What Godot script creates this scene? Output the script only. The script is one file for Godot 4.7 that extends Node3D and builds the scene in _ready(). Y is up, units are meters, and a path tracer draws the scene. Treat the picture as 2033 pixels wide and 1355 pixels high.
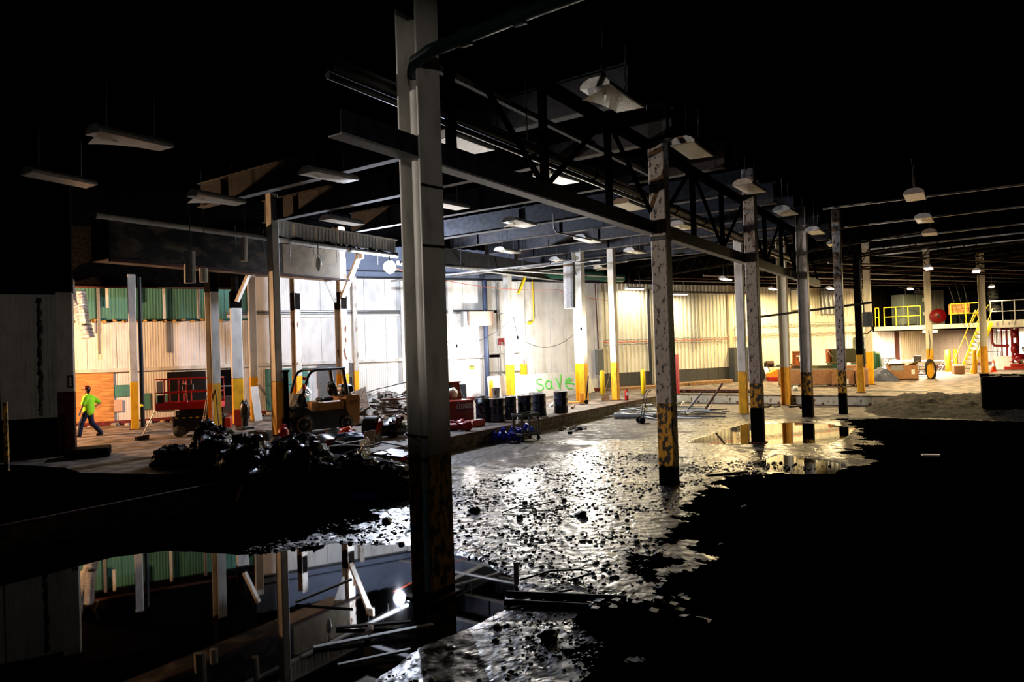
extends Node3D
# An idle factory hall at night: work lamps on a dock behind a row of steel columns, a wet floor in front.
# Floor of the hall y = 0, dock and far floor y = 0.5. The columns stand on a grid along -z; the back wall runs 28.5 degrees off that grid.

const DOCK := 0.5
const DOCK_X := -13.6
const DOCK_Z := -35.1
var WD := Vector3(sin(deg_to_rad(28.5)), 0, -cos(deg_to_rad(28.5)))   # along the back wall
var WN := Vector3(cos(deg_to_rad(28.5)), 0, sin(deg_to_rad(28.5)))    # out of it, into the hall
var WO := Vector3(-28.6, 0, -18.0)
const WTURN := 61.5
var T := {}
var M := {}
var used := {}
var rng := RandomNumberGenerator.new()

# ---------------------------------------------------------------- mesh builder
class MB:
	var v := PackedVector3Array()
	var n := PackedVector3Array()
	var uv := PackedVector2Array()
	var ix := PackedInt32Array()
	var t := Transform3D()

	func at(p: Vector3, turn := Vector3.ZERO) -> MB:
		t = Transform3D(Basis.from_euler(turn * PI / 180.0), p)
		return self

	func pt(p: Vector3, nn: Vector3, u := Vector2.ZERO) -> int:
		v.append(t * p)
		n.append((t.basis * nn).normalized())
		uv.append(u)
		return v.size() - 1

	func tri(a: int, b: int, c: int) -> void:   # counter-clockwise seen from outside
		ix.append(a); ix.append(c); ix.append(b)

	func face(p: Array) -> void:
		var nn: Vector3 = (p[1] - p[0]).cross(p[2] - p[0]).normalized()
		var a0: Vector3 = p[0]
		var ux: Vector3 = (p[1] - p[0]).normalized()
		var uy := nn.cross(ux)
		var first := v.size()
		for q in p:
			pt(q, nn, Vector2((q - a0).dot(ux), (q - a0).dot(uy)))
		for i in range(1, p.size() - 1):
			tri(first, first + i, first + i + 1)

	func box(c: Vector3, s: Vector3, bev := 0.0, turn := Vector3.ZERO) -> MB:
		var keep := t
		t = t * Transform3D(Basis.from_euler(turn * PI / 180.0), c)
		var h := s * 0.5
		var b := minf(bev, minf(h.x, minf(h.y, h.z)) * 0.9)
		for ax in 3:
			var a1 := (ax + 1) % 3
			var a2 := (ax + 2) % 3
			for sg in [-1.0, 1.0]:
				var q := []
				for k in [[-1, -1], [1, -1], [1, 1], [-1, 1]]:
					var p := Vector3()
					p[ax] = h[ax] * sg
					p[a1] = (h[a1] - b) * k[0]
					p[a2] = (h[a2] - b) * k[1]
					q.append(p)
				if sg < 0: q.reverse()
				face(q)
			if b > 0.0:
				for s1 in [-1.0, 1.0]:
					for s2 in [-1.0, 1.0]:
						var e := []
						for k in [[0, -1], [1, -1], [1, 1], [0, 1]]:
							var p := Vector3()
							p[ax] = (h[ax] - b) * k[1]
							p[a1] = (h[a1] - (b if k[0] == 0 else 0.0)) * s1
							p[a2] = (h[a2] - (b if k[0] == 1 else 0.0)) * s2
							e.append(p)
						if s1 * s2 < 0: e.reverse()
						face(e)
		if b > 0.0:
			for sx in [-1.0, 1.0]:
				for sy in [-1.0, 1.0]:
					for sz in [-1.0, 1.0]:
						var e := [Vector3(h.x * sx, (h.y - b) * sy, (h.z - b) * sz), Vector3((h.x - b) * sx, h.y * sy, (h.z - b) * sz), Vector3((h.x - b) * sx, (h.y - b) * sy, h.z * sz)]
						if sx * sy * sz < 0: e.reverse()
						face(e)
		t = keep
		return self

	func frame(a: Vector3, b: Vector3, up := Vector3.UP) -> Basis:   # y runs from a to b
		var y := (b - a).normalized()
		if absf(y.dot(up)) > 0.98: up = Vector3.RIGHT
		var x := up.cross(y).normalized()
		return Basis(x, y, x.cross(y))

	func bar(a: Vector3, b: Vector3, w: float, d: float, bev := 0.0, up := Vector3.UP) -> MB:
		var keep := t
		t = t * Transform3D(frame(a, b, up), (a + b) * 0.5)
		box(Vector3.ZERO, Vector3(w, (b - a).length(), d), bev)
		t = keep
		return self

	func lathe(prof: Array, seg := 16, base := Transform3D()) -> MB:   # prof: Vector2(radius, height); sharp corners where a point comes twice
		var keep := t
		t = t * base
		for i in prof.size() - 1:
			var p: Vector2 = prof[i]
			var q: Vector2 = prof[i + 1]
			if p.distance_to(q) < 1e-5: continue
			var pn := Vector2(q.y - p.y, p.x - q.x).normalized()
			var na := pn
			var nb := pn
			if i > 0 and prof[i - 1].distance_to(p) > 1e-5:
				var e: Vector2 = p - prof[i - 1]
				na = (pn + Vector2(e.y, -e.x).normalized()).normalized()
			if i < prof.size() - 2 and prof[i + 2].distance_to(q) > 1e-5:
				var e: Vector2 = prof[i + 2] - q
				nb = (pn + Vector2(e.y, -e.x).normalized()).normalized()
			var f := v.size()
			for k in seg + 1:
				var an := TAU * k / seg
				var d := Vector3(cos(an), 0, -sin(an))
				pt(d * p.x + Vector3(0, p.y, 0), d * na.x + Vector3(0, na.y, 0), Vector2(an, p.y))
				pt(d * q.x + Vector3(0, q.y, 0), d * nb.x + Vector3(0, nb.y, 0), Vector2(an, q.y))
			for k in seg:
				var a := f + k * 2
				if p.x > 1e-5: tri(a, a + 2, a + 1)
				if q.x > 1e-5: tri(a + 1, a + 2, a + 3)
		t = keep
		return self

	func cyl(a: Vector3, b: Vector3, r0: float, r1 := -1.0, seg := 12, caps := true) -> MB:
		var e := r0 if r1 < 0 else r1
		var l := (b - a).length()
		var p := [Vector2(r0, 0), Vector2(e, l)]
		if caps: p = [Vector2(0, 0), Vector2(r0, 0), Vector2(r0, 0), Vector2(e, l), Vector2(e, l), Vector2(0, l)]
		return lathe(p, seg, Transform3D(frame(a, b), a))

	func ball(c: Vector3, r: Vector3, seg := 14, rings := 8) -> MB:
		var p := []
		for i in rings + 1:
			var an := PI * i / rings - PI / 2
			p.append(Vector2(maxf(cos(an), 0.0), sin(an)))
		return lathe(p, seg, Transform3D(Basis.from_scale(r), c))

	func tube(pts: Array, r: float, seg := 8, caps := true) -> MB:
		var x := Vector3.ZERO
		var f := v.size()
		for i in pts.size():
			var d: Vector3 = (pts[mini(i + 1, pts.size() - 1)] - pts[maxi(i - 1, 0)]).normalized()
			if i == 0:
				x = (Vector3.UP if absf(d.y) < 0.9 else Vector3.RIGHT).cross(d).normalized()
			x = (x - d * x.dot(d)).normalized()
			var y := d.cross(x)
			for k in seg + 1:
				var an := TAU * k / seg
				var o := x * cos(an) + y * sin(an)
				pt(pts[i] + o * r, o, Vector2(an, i))
		for i in pts.size() - 1:
			for k in seg:
				var a := f + i * (seg + 1) + k
				tri(a, a + 1, a + seg + 1)
				tri(a + 1, a + seg + 2, a + seg + 1)
		if caps:
			for e in 2:
				var o := f + (0 if e == 0 else (pts.size() - 1) * (seg + 1))
				var q := []
				for k in seg:
					q.append(t.affine_inverse() * v[o + k])
				if e == 0: q.reverse()
				face(q)
		return self

	func prism(poly: Array, depth: float, base := Transform3D()) -> MB:   # outline in x, y (counter-clockwise), from z = 0 to z = depth
		var keep := t
		t = t * base
		var flat := PackedVector2Array(poly)
		var tris := Geometry2D.triangulate_polygon(flat)
		for s in 2:
			var f := v.size()
			for p in flat:
				pt(Vector3(p.x, p.y, depth * s), Vector3(0, 0, 1 if s else -1), p)
			for i in range(0, tris.size(), 3):
				var a := tris[i]
				var b := tris[i + 1]
				var c := tris[i + 2]
				if ((flat[b] - flat[a]).cross(flat[c] - flat[a]) > 0) == (s == 1): tri(f + a, f + b, f + c)
				else: tri(f + a, f + c, f + b)
		for i in flat.size():
			var p := flat[i]
			var q := flat[(i + 1) % flat.size()]
			face([Vector3(p.x, p.y, 0), Vector3(q.x, q.y, 0), Vector3(q.x, q.y, depth), Vector3(p.x, p.y, depth)])
		t = keep
		return self

	func smooth_grid(nx: int, ny: int, fn: Callable) -> MB:   # fn(i, j) -> point; normals from the neighbours
		var f := v.size()
		var p := PackedVector3Array()
		p.resize(nx * ny)
		for j in ny:
			for i in nx:
				p[j * nx + i] = fn.call(i, j)
		for j in ny:
			for i in nx:
				var dx := p[j * nx + mini(i + 1, nx - 1)] - p[j * nx + maxi(i - 1, 0)]
				var dy := p[mini(j + 1, ny - 1) * nx + i] - p[maxi(j - 1, 0) * nx + i]
				var nn := dx.cross(dy)
				if nn.length_squared() < 1e-16: nn = p[j * nx + i] - (p[0] + p[nx * ny - 1]) * 0.5   # at a pole
				pt(p[j * nx + i], nn, Vector2(float(i) / (nx - 1), float(j) / (ny - 1)))
		for j in ny - 1:
			for i in nx - 1:
				var a := f + j * nx + i
				tri(a, a + 1, a + nx)
				tri(a + 1, a + nx + 1, a + nx)
		return self

	func lump(c: Vector3, r: Vector3, rough: float, sd: int, seg := 10, rings := 7, freq := 1.6, ridged := false) -> MB:   # a noisy ellipsoid
		var fn := FastNoiseLite.new()
		fn.seed = sd
		fn.frequency = freq
		fn.fractal_octaves = 3
		if ridged: fn.fractal_type = FastNoiseLite.FRACTAL_RIDGED
		return smooth_grid(seg + 1, rings + 1, func(i, j):
			var th: float = TAU * (i % seg) / seg
			var ph: float = PI * j / rings
			var d := Vector3(sin(ph) * cos(th), -cos(ph), -sin(ph) * sin(th))
			return c + d * r * (1.0 + rough * fn.get_noise_3dv(d + Vector3(sd % 97, 0, 0))))

	func rock(c: Vector3, r: Vector3, g: RandomNumberGenerator) -> MB:   # a flat-faced chunk: a box with its corners knocked about
		var p := []
		for i in 8:
			var k := 0.55 + 0.45 * g.randf()
			p.append(c + Vector3((1 if i & 1 else -1) * r.x * k, (1 if i & 2 else -1) * r.y * (0.6 + 0.4 * g.randf()), (1 if i & 4 else -1) * r.z * (0.55 + 0.45 * g.randf())))
		for q in [[0, 2, 3, 1], [4, 5, 7, 6], [0, 4, 6, 2], [1, 3, 7, 5], [2, 6, 7, 3], [0, 1, 5, 4]]:
			face([p[q[0]], p[q[1]], p[q[2]]])
			face([p[q[0]], p[q[2]], p[q[3]]])
		return self

	func net(bones: Array, cell: float, k := 0.03) -> MB:   # bones: [a, b, ra, rb]; one smooth skin round tapered capsules, meshed as surface nets
		var lo := Vector3.INF
		var hi := -Vector3.INF
		for b in bones:
			var r: float = maxf(b[2], b[3]) + cell * 2 + k
			lo = lo.min(b[0] - Vector3.ONE * r).min(b[1] - Vector3.ONE * r)
			hi = hi.max(b[0] + Vector3.ONE * r).max(b[1] + Vector3.ONE * r)
		var sx := int((hi.x - lo.x) / cell) + 2
		var sy := int((hi.y - lo.y) / cell) + 2
		var sz := int((hi.z - lo.z) / cell) + 2
		var d := PackedFloat32Array()
		d.resize(sx * sy * sz)
		d.fill(1.0)
		for b in bones:
			var a: Vector3 = b[0]
			var ab: Vector3 = b[1] - a
			var ra: float = b[2]
			var rb: float = b[3]
			var l2 := maxf(ab.length_squared(), 1e-9)
			var m := maxf(ra, rb) + cell * 2 + k
			var i0 := Vector3i(((a.min(b[1]) - Vector3.ONE * m) - lo) / cell)
			var i1 := Vector3i(((a.max(b[1]) + Vector3.ONE * m) - lo) / cell) + Vector3i.ONE
			for z in range(maxi(i0.z, 0), mini(i1.z + 1, sz)):
				for y in range(maxi(i0.y, 0), mini(i1.y + 1, sy)):
					for x in range(maxi(i0.x, 0), mini(i1.x + 1, sx)):
						var p := lo + Vector3(x, y, z) * cell
						var h := clampf((p - a).dot(ab) / l2, 0.0, 1.0)
						var e := (p - a - ab * h).length() - lerpf(ra, rb, h)
						var at0 := (z * sy + y) * sx + x
						var o := d[at0]
						var w := maxf(k - absf(o - e), 0.0) / k
						d[at0] = minf(o, e) - w * w * k * 0.25
		var ids := {}
		var off := [0, 1, sx, sx + 1, sx * sy, sx * sy + 1, sx * sy + sx, sx * sy + sx + 1]
		for z in sz - 1:
			for y in sy - 1:
				for x in sx - 1:
					var c0 := (z * sy + y) * sx + x
					var neg := 0
					for o in off:
						if d[c0 + o] < 0.0: neg += 1
					if neg == 0 or neg == 8: continue
					var sum := Vector3.ZERO
					var cnt := 0
					for e in [[0, 1], [2, 3], [4, 5], [6, 7], [0, 2], [1, 3], [4, 6], [5, 7], [0, 4], [1, 5], [2, 6], [3, 7]]:
						var da := d[c0 + off[e[0]]]
						var db := d[c0 + off[e[1]]]
						if (da < 0.0) != (db < 0.0):
							var f := da / (da - db)
							var pa := Vector3(e[0] & 1, (e[0] >> 1) & 1, e[0] >> 2)
							var pb := Vector3(e[1] & 1, (e[1] >> 1) & 1, e[1] >> 2)
							sum += pa.lerp(pb, f)
							cnt += 1
					var g := Vector3(d[c0 + 1] - d[c0], d[c0 + sx] - d[c0], d[c0 + sx * sy] - d[c0])
					g += Vector3(d[c0 + off[7]] - d[c0 + off[6]], d[c0 + off[7]] - d[c0 + off[5]], d[c0 + off[7]] - d[c0 + off[3]])
					ids[c0] = pt(lo + (Vector3(x, y, z) + sum / cnt) * cell, g)
		for c0 in ids:
			for ax in 3:
				var st: int = [1, sx, sx * sy][ax]
				var u: int = [sx, sx * sy, 1][ax]
				var w: int = [sx * sy, 1, sx][ax]
				if (d[c0] < 0.0) == (d[c0 + st] < 0.0): continue
				if not (ids.has(c0 - u) and ids.has(c0 - w) and ids.has(c0 - u - w)): continue
				var q := [ids[c0], ids[c0 - u], ids[c0 - u - w], ids[c0 - w]]
				if d[c0] >= 0.0: q.reverse()
				tri(q[0], q[1], q[2])
				tri(q[0], q[2], q[3])
		return self

	func mesh(m: Material) -> ArrayMesh:
		var a := []
		a.resize(Mesh.ARRAY_MAX)
		a[Mesh.ARRAY_VERTEX] = v
		a[Mesh.ARRAY_NORMAL] = n
		a[Mesh.ARRAY_TEX_UV] = uv
		a[Mesh.ARRAY_INDEX] = ix
		var am := ArrayMesh.new()
		am.add_surface_from_arrays(Mesh.PRIMITIVE_TRIANGLES, a)
		am.surface_set_material(0, m)
		return am

func mb(p := Vector3.ZERO, turn := Vector3.ZERO) -> MB:
	return MB.new().at(p, turn)

# ---------------------------------------------------------------- nodes
func numbered(called: String) -> String:
	used[called] = used.get(called, -1) + 1
	return called if used[called] == 0 else "%s_%03d" % [called, used[called]]

func tag(o: Node3D, label := "", category := "", group := "", kind := "") -> Node3D:
	if label: o.set_meta("label", label)
	if category: o.set_meta("category", category)
	if group: o.set_meta("group", group)
	if kind: o.set_meta("kind", kind)
	return o

func thing(called: String, label: String, category: String, p := Vector3.ZERO, turn := 0.0, group := "") -> Node3D:
	var o := Node3D.new()
	o.name = numbered(called)
	add_child(o)
	o.position = p
	o.rotation_degrees.y = turn
	return tag(o, label, category, group)

func part(called: String, b: MB, m: Material, parent: Node, label := "") -> MeshInstance3D:
	var o := MeshInstance3D.new()
	o.mesh = b.mesh(m)
	o.name = numbered(called) if parent == self else called
	parent.add_child(o, true)
	if label: o.set_meta("label", label)
	return o

func solid(called: String, b: MB, m: Material, label: String, category: String, group := "") -> MeshInstance3D:
	var o := part(called, b, m, self)
	tag(o, label, category, group)
	return o

func struct(called: String, b: MB, m: Material, label := "") -> MeshInstance3D:
	var o := part(called, b, m, self)
	tag(o, label, "", "", "structure")
	return o

func dup(src: Node3D, p: Vector3, turn: Vector3, label := "") -> Node3D:
	var c: Node3D = src.duplicate()
	c.name = numbered(str(src.name).rstrip("0123456789").trim_suffix("_"))
	add_child(c)
	c.position = p
	c.rotation_degrees = turn
	if label: c.set_meta("label", label)
	return c

func W(s: float, y: float, n := 0.0) -> Vector3:
	return WO + WD * s + WN * n + Vector3(0, y, 0)

func rv(a: float, b: float) -> float:
	return rng.randf_range(a, b)

func sag(a: Vector3, b: Vector3, drop: float, steps := 12) -> Array:
	var p := []
	for i in steps + 1:
		var f := float(i) / steps
		p.append(a.lerp(b, f) - Vector3(0, drop * 4.0 * f * (1.0 - f), 0))
	return p

# ---------------------------------------------------------------- materials
func noise_tex(freq: float, ramp: Array, oct := 4, sd := 1, type := FastNoiseLite.TYPE_SIMPLEX_SMOOTH, size := 512) -> NoiseTexture2D:
	var f := FastNoiseLite.new()
	f.noise_type = type
	f.frequency = freq
	f.fractal_octaves = oct
	f.seed = sd
	var t := NoiseTexture2D.new()
	t.width = size
	t.height = size
	t.seamless = true
	t.noise = f
	if ramp:
		var g := Gradient.new()
		var o := PackedFloat32Array()
		var c := PackedColorArray()
		for r in ramp:
			o.append(r[0])
			c.append(r[1] if r[1] is Color else Color(r[1], r[1], r[1]))
		g.offsets = o
		g.colors = c
		t.color_ramp = g
	return t

func mat(called: String, c: Color, rough := 0.8, metal := 0.0, tex := "", scale := Vector3.ONE, bump := 0.0) -> StandardMaterial3D:
	var m := StandardMaterial3D.new()
	m.resource_name = called
	m.albedo_color = c
	m.roughness = rough
	m.metallic = metal
	if tex or bump > 0.0:
		m.uv1_triplanar = true
		m.uv1_world_triplanar = true
		m.uv1_scale = scale
	if tex: m.albedo_texture = T[tex]
	if bump > 0.0:
		m.heightmap_enabled = true
		m.heightmap_texture = T.bump
		m.heightmap_scale = bump
	M[called] = m
	return m

func glow(called: String, c: Color, energy: float) -> void:
	var m := mat(called, Color(0.9, 0.9, 0.9), 0.5)
	m.emission_enabled = true
	m.emission = c
	m.emission_energy_multiplier = energy

func materials() -> void:
	T.grime = noise_tex(0.008, [[0.0, 0.76], [0.45, 0.95], [1.0, 1.0]], 5, 3)
	T.dirt = noise_tex(0.012, [[0.0, 0.3], [0.4, 0.65], [0.6, 0.9], [1.0, 1.0]], 6, 5)
	T.chip = noise_tex(0.02, [[0.0, 0.06], [0.24, 0.08], [0.27, 0.85], [0.6, 1.0], [1.0, 0.92]], 5, 7)
	T.chips = noise_tex(0.02, [[0.0, 0.04], [0.44, 0.06], [0.47, 0.8], [0.7, 1.0], [1.0, 0.9]], 5, 9)
	T.rust = noise_tex(0.014, [[0.0, Color(0.2, 0.09, 0.04)], [0.2, Color(0.5, 0.3, 0.16)], [0.28, Color(0.92, 0.9, 0.86)], [1.0, Color(1, 1, 1)]], 5, 11)
	T.soot = noise_tex(0.01, [[0.0, 0.05], [0.4, 0.15], [0.62, 0.7], [1.0, 1.0]], 5, 13)
	T.wood = noise_tex(0.01, [[0.0, 0.55], [0.4, 0.8], [0.5, 0.72], [0.6, 0.95], [1.0, 1.0]], 4, 15)
	T.bump = noise_tex(0.03, [], 5, 17)
	T.foam = noise_tex(0.09, [[0.0, 0.15], [0.45, 0.4], [0.6, 0.9], [1.0, 1.0]], 3, 19)
	T.tread = noise_tex(0.06, [[0.0, 0.3], [0.5, 0.7], [1.0, 1.0]], 2, 21, FastNoiseLite.TYPE_CELLULAR)
	mat("white_wall", Color(0.86, 0.85, 0.83), 0.55, 0.0, "grime", Vector3(0.3, 0.12, 0.3))
	mat("cream_wall", Color(0.87, 0.85, 0.76), 0.5, 0.0, "grime", Vector3(0.5, 0.1, 0.5))
	mat("beige_wall", Color(0.78, 0.72, 0.58), 0.6, 0.0, "grime", Vector3(0.5, 0.1, 0.5))
	mat("teal_wall", Color(0.27, 0.5, 0.46), 0.6, 0.0, "grime", Vector3(0.4, 0.15, 0.4))
	mat("foam_yellow", Color(0.8, 0.66, 0.4), 0.95, 0.0, "dirt", Vector3(2, 2, 2), 2.0)
	mat("blue_fascia", Color(0.42, 0.46, 0.55), 0.6, 0.0, "grime", Vector3(0.3, 0.3, 0.3))
	mat("kick_grey", Color(0.23, 0.23, 0.22), 0.7, 0.0, "grime", Vector3(0.5, 0.5, 0.5))
	mat("red_curb", Color(0.5, 0.1, 0.08), 0.7, 0.0, "dirt", Vector3(1, 1, 1))
	mat("white_paint", Color(0.78, 0.76, 0.73), 0.5, 0.0, "rust", Vector3(0.5, 0.16, 0.5))
	mat("white_clean", Color(0.82, 0.81, 0.78), 0.5, 0.0, "grime", Vector3(0.6, 0.25, 0.6))
	mat("white_chipped", Color(0.7, 0.67, 0.64), 0.55, 0.0, "chip", Vector3(0.8, 0.45, 0.8))
	mat("yellow_paint", Color(0.93, 0.68, 0.06), 0.5, 0.0, "grime", Vector3(0.8, 0.4, 0.8))
	mat("yellow_chipped", Color(0.85, 0.62, 0.07), 0.55, 0.0, "chips", Vector3(0.7, 0.4, 0.7))
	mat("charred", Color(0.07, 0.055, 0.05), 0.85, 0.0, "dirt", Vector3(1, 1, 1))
	mat("burnt_panel", Color(0.5, 0.45, 0.37), 0.6, 0.1, "soot", Vector3(0.16, 0.3, 0.16))
	mat("burnt_light", Color(0.72, 0.64, 0.52), 0.55, 0.0, "grime", Vector3(0.4, 0.4, 0.4))
	mat("tar", Color(0.02, 0.019, 0.018), 0.7, 0.0, "dirt", Vector3(1, 1, 1))
	mat("beam", Color(0.15, 0.165, 0.21), 0.6, 0.0, "dirt", Vector3(0.6, 0.6, 0.6))
	mat("beam_flange", Color(0.45, 0.44, 0.43), 0.8, 0.0, "foam", Vector3(1.3, 1.3, 1.3))
	mat("beam_light", Color(0.6, 0.6, 0.6), 0.6, 0.0, "grime", Vector3(1, 1, 1))
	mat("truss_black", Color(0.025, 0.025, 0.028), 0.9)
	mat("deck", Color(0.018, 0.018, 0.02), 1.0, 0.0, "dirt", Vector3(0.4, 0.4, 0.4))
	mat("joist_dark", Color(0.13, 0.1, 0.085), 0.7, 0.2, "dirt", Vector3(1, 1, 1))
	mat("pipe_grey", Color(0.55, 0.55, 0.54), 0.4, 0.5, "grime", Vector3(1, 1, 1))
	mat("pipe_dark", Color(0.1, 0.1, 0.11), 0.5, 0.3)
	mat("pipe_teal", Color(0.1, 0.18, 0.19), 0.5)
	mat("duct_blue", Color(0.2, 0.25, 0.36), 0.5, 0.2, "grime", Vector3(1, 0.3, 1))
	mat("green_duct", Color(0.12, 0.36, 0.3), 0.5, 0.2, "grime", Vector3(1, 1, 1))
	mat("steel", Color(0.6, 0.6, 0.6), 0.32, 0.9, "grime", Vector3(1.5, 1.5, 1.5))
	mat("galv", Color(0.72, 0.73, 0.74), 0.4, 0.7, "grime", Vector3(2, 2, 2))
	mat("foil", Color(0.85, 0.85, 0.86), 0.22, 1.0, "", Vector3(3, 3, 3), 3.0)
	mat("rusty", Color(0.4, 0.2, 0.1), 0.8, 0.2, "dirt", Vector3(2, 2, 2), 0.5)
	mat("enamel", Color(0.86, 0.86, 0.84), 0.45, 0.0, "grime", Vector3(1.2, 1.2, 1.2))
	mat("lens", Color(0.82, 0.8, 0.74), 0.3, 0.0, "grime", Vector3(2, 2, 2), 0.3)
	mat("lens_stain", Color(0.62, 0.5, 0.2), 0.5)
	mat("concrete", Color(0.5, 0.46, 0.42), 0.8, 0.0, "dirt", Vector3(0.25, 0.25, 0.25), 0.6)
	mat("dock_floor", Color(0.52, 0.46, 0.41), 0.7, 0.0, "dirt", Vector3(0.22, 0.22, 0.22), 0.5)
	mat("dock_face", Color(0.4, 0.36, 0.31), 0.85, 0.0, "dirt", Vector3(0.5, 0.9, 0.5), 0.8)
	mat("dock_white", Color(0.8, 0.8, 0.74), 0.7, 0.0, "rust", Vector3(0.5, 0.35, 0.5), 0.5)
	mat("edge_rust", Color(0.42, 0.26, 0.2), 0.7, 0.2, "dirt", Vector3(1, 1, 1))
	mat("rubble", Color(0.62, 0.58, 0.53), 0.9, 0.0, "dirt", Vector3(1.5, 1.5, 1.5))
	mat("rubble_light", Color(0.76, 0.74, 0.7), 0.9, 0.0, "grime", Vector3(1.5, 1.5, 1.5))
	mat("mud", Color(0.09, 0.08, 0.075), 0.4, 0.0, "dirt", Vector3(3, 3, 3), 1.0)
	mat("soil", Color(0.24, 0.21, 0.18), 0.95, 0.0, "dirt", Vector3(0.7, 0.7, 0.7), 3.0)
	mat("ply", Color(0.86, 0.6, 0.33), 0.75, 0.0, "wood", Vector3(0.25, 1.6, 0.25))
	mat("lumber", Color(0.62, 0.47, 0.3), 0.75, 0.0, "wood", Vector3(1, 1, 1))
	mat("old_wood", Color(0.3, 0.18, 0.1), 0.8, 0.0, "wood", Vector3(1, 1, 1))
	mat("card", Color(0.62, 0.44, 0.29), 0.85, 0.0, "grime", Vector3(1, 1, 1))
	mat("card_grey", Color(0.66, 0.6, 0.52), 0.85, 0.0, "grime", Vector3(1, 1, 1))
	mat("bag", Color(0.012, 0.012, 0.014), 0.16, 0.0, "", Vector3(1.6, 1.6, 1.6), 9.0)
	mat("tarp", Color(0.3, 0.33, 0.42), 0.35, 0.0, "grime", Vector3(1, 1, 1), 5.0)
	mat("black", Color(0.03, 0.03, 0.03), 0.5)
	mat("rubber", Color(0.04, 0.04, 0.04), 0.85)
	mat("black_paint", Color(0.035, 0.035, 0.04), 0.35, 0.0, "grime", Vector3(2, 2, 2))
	mat("drum_blue", Color(0.1, 0.12, 0.19), 0.3, 0.0, "grime", Vector3(1.5, 1.5, 1.5))
	mat("lift_red", Color(0.78, 0.1, 0.06), 0.4, 0.0, "grime", Vector3(1.5, 1.5, 1.5))
	mat("tool_red", Color(0.68, 0.08, 0.04), 0.4, 0.0, "grime", Vector3(2, 2, 2))
	mat("chest_red", Color(0.58, 0.16, 0.09), 0.4, 0.0, "grime", Vector3(2, 2, 2))
	mat("pipe_red", Color(0.5, 0.03, 0.05), 0.4)
	mat("fork_yellow", Color(0.62, 0.42, 0.14), 0.45, 0.0, "grime", Vector3(1.5, 1.5, 1.5))
	mat("valve_blue", Color(0.03, 0.12, 0.62), 0.35)
	mat("cart_grey", Color(0.3, 0.31, 0.32), 0.55)
	mat("jack_yellow", Color(0.9, 0.55, 0.1), 0.45)
	mat("safety_yellow", Color(0.95, 0.82, 0.1), 0.45)
	mat("rail_yellow", Color(0.86, 0.8, 0.1), 0.5)
	mat("green_metal", Color(0.1, 0.3, 0.2), 0.5)
	mat("olive_metal", Color(0.26, 0.26, 0.15), 0.55, 0.0, "grime", Vector3(1, 1, 1))
	mat("grey_metal", Color(0.4, 0.42, 0.42), 0.5, 0.2, "grime", Vector3(1, 1, 1))
	mat("cabinet_grey", Color(0.36, 0.4, 0.38), 0.5, 0.1)
	mat("tan_wood", Color(0.72, 0.5, 0.32), 0.7, 0.0, "wood", Vector3(1, 1, 1))
	mat("orange", Color(0.85, 0.28, 0.05), 0.5)
	mat("orange_wood", Color(0.75, 0.4, 0.17), 0.6, 0.0, "wood", Vector3(1, 1, 1))
	mat("card_pink", Color(0.74, 0.62, 0.54), 0.8)
	mat("pipe_charcoal", Color(0.12, 0.12, 0.12), 0.35, 0.4)  # one even dark grey for the roof pipes
	mat("white_plastic", Color(0.85, 0.85, 0.83), 0.4)
	mat("skin", Color(0.72, 0.47, 0.36), 0.6)
	mat("shirt", Color(0.62, 0.95, 0.06), 0.8)
	mat("jeans", Color(0.08, 0.13, 0.26), 0.9)
	mat("boots", Color(0.2, 0.15, 0.11), 0.7)
	mat("glove", Color(0.6, 0.58, 0.54), 0.8)
	mat("hat", Color(0.42, 0.16, 0.06), 0.3)
	mat("hair", Color(0.04, 0.03, 0.025), 0.8)
	mat("spray_green", Color(0.3, 0.86, 0.3), 0.7)
	mat("teal_tape", Color(0.55, 0.78, 0.84), 0.5)
	mat("cord_black", Color(0.05, 0.05, 0.05), 0.6)
	mat("cord_orange", Color(0.8, 0.3, 0.12), 0.6)
	mat("mesh_tan", Color(0.7, 0.58, 0.5), 0.6)
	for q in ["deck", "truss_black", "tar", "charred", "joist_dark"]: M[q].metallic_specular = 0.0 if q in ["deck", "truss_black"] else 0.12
	var w := mat("water", Color(0.012, 0.011, 0.01), 0.02)
	w.metallic_specular = 0.6
	var gl := mat("clear", Color(0.8, 0.9, 0.9, 0.2), 0.05)
	gl.transparency = BaseMaterial3D.TRANSPARENCY_ALPHA
	glow("lamp_white", Color(1.0, 0.97, 0.92), 14.0)
	glow("lamp_cool", Color(0.86, 0.9, 1.0), 14.0)
	glow("tube_glow", Color(1.0, 0.88, 0.82), 7.0)
	glow("warm_glow", Color(1.0, 0.75, 0.5), 6.0)

func _ready() -> void:
	rng.seed = 7
	var cam := Camera3D.new()
	cam.name = "camera"
	cam.position = Vector3(0, 3.18, 0)
	cam.rotation_degrees = Vector3(0.67, 33.85, -1.85)
	cam.fov = 53.13
	cam.far = 300.0
	add_child(cam)
	var env := Environment.new()
	env.background_mode = Environment.BG_COLOR
	env.background_color = Color(0, 0, 0)
	env.ambient_light_source = Environment.AMBIENT_SOURCE_DISABLED
	env.tonemap_mode = Environment.TONE_MAPPER_LINEAR
	env.tonemap_exposure = 1.3
	env.sdfgi_enabled = true
	env.ssao_enabled = true
	env.ssil_enabled = true
	var we := WorldEnvironment.new()
	we.name = "environment"
	we.environment = env
	add_child(we)
	materials()
	lamps()
	floors()
	back_wall()
	other_walls()
	roof()
	columns()
	fixtures()
	left_bay()
	forklift()
	dock_things()
	scrap()
	far_bay()
	mezzanine()
	bag_heap()
	wet_floor_things()

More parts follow.
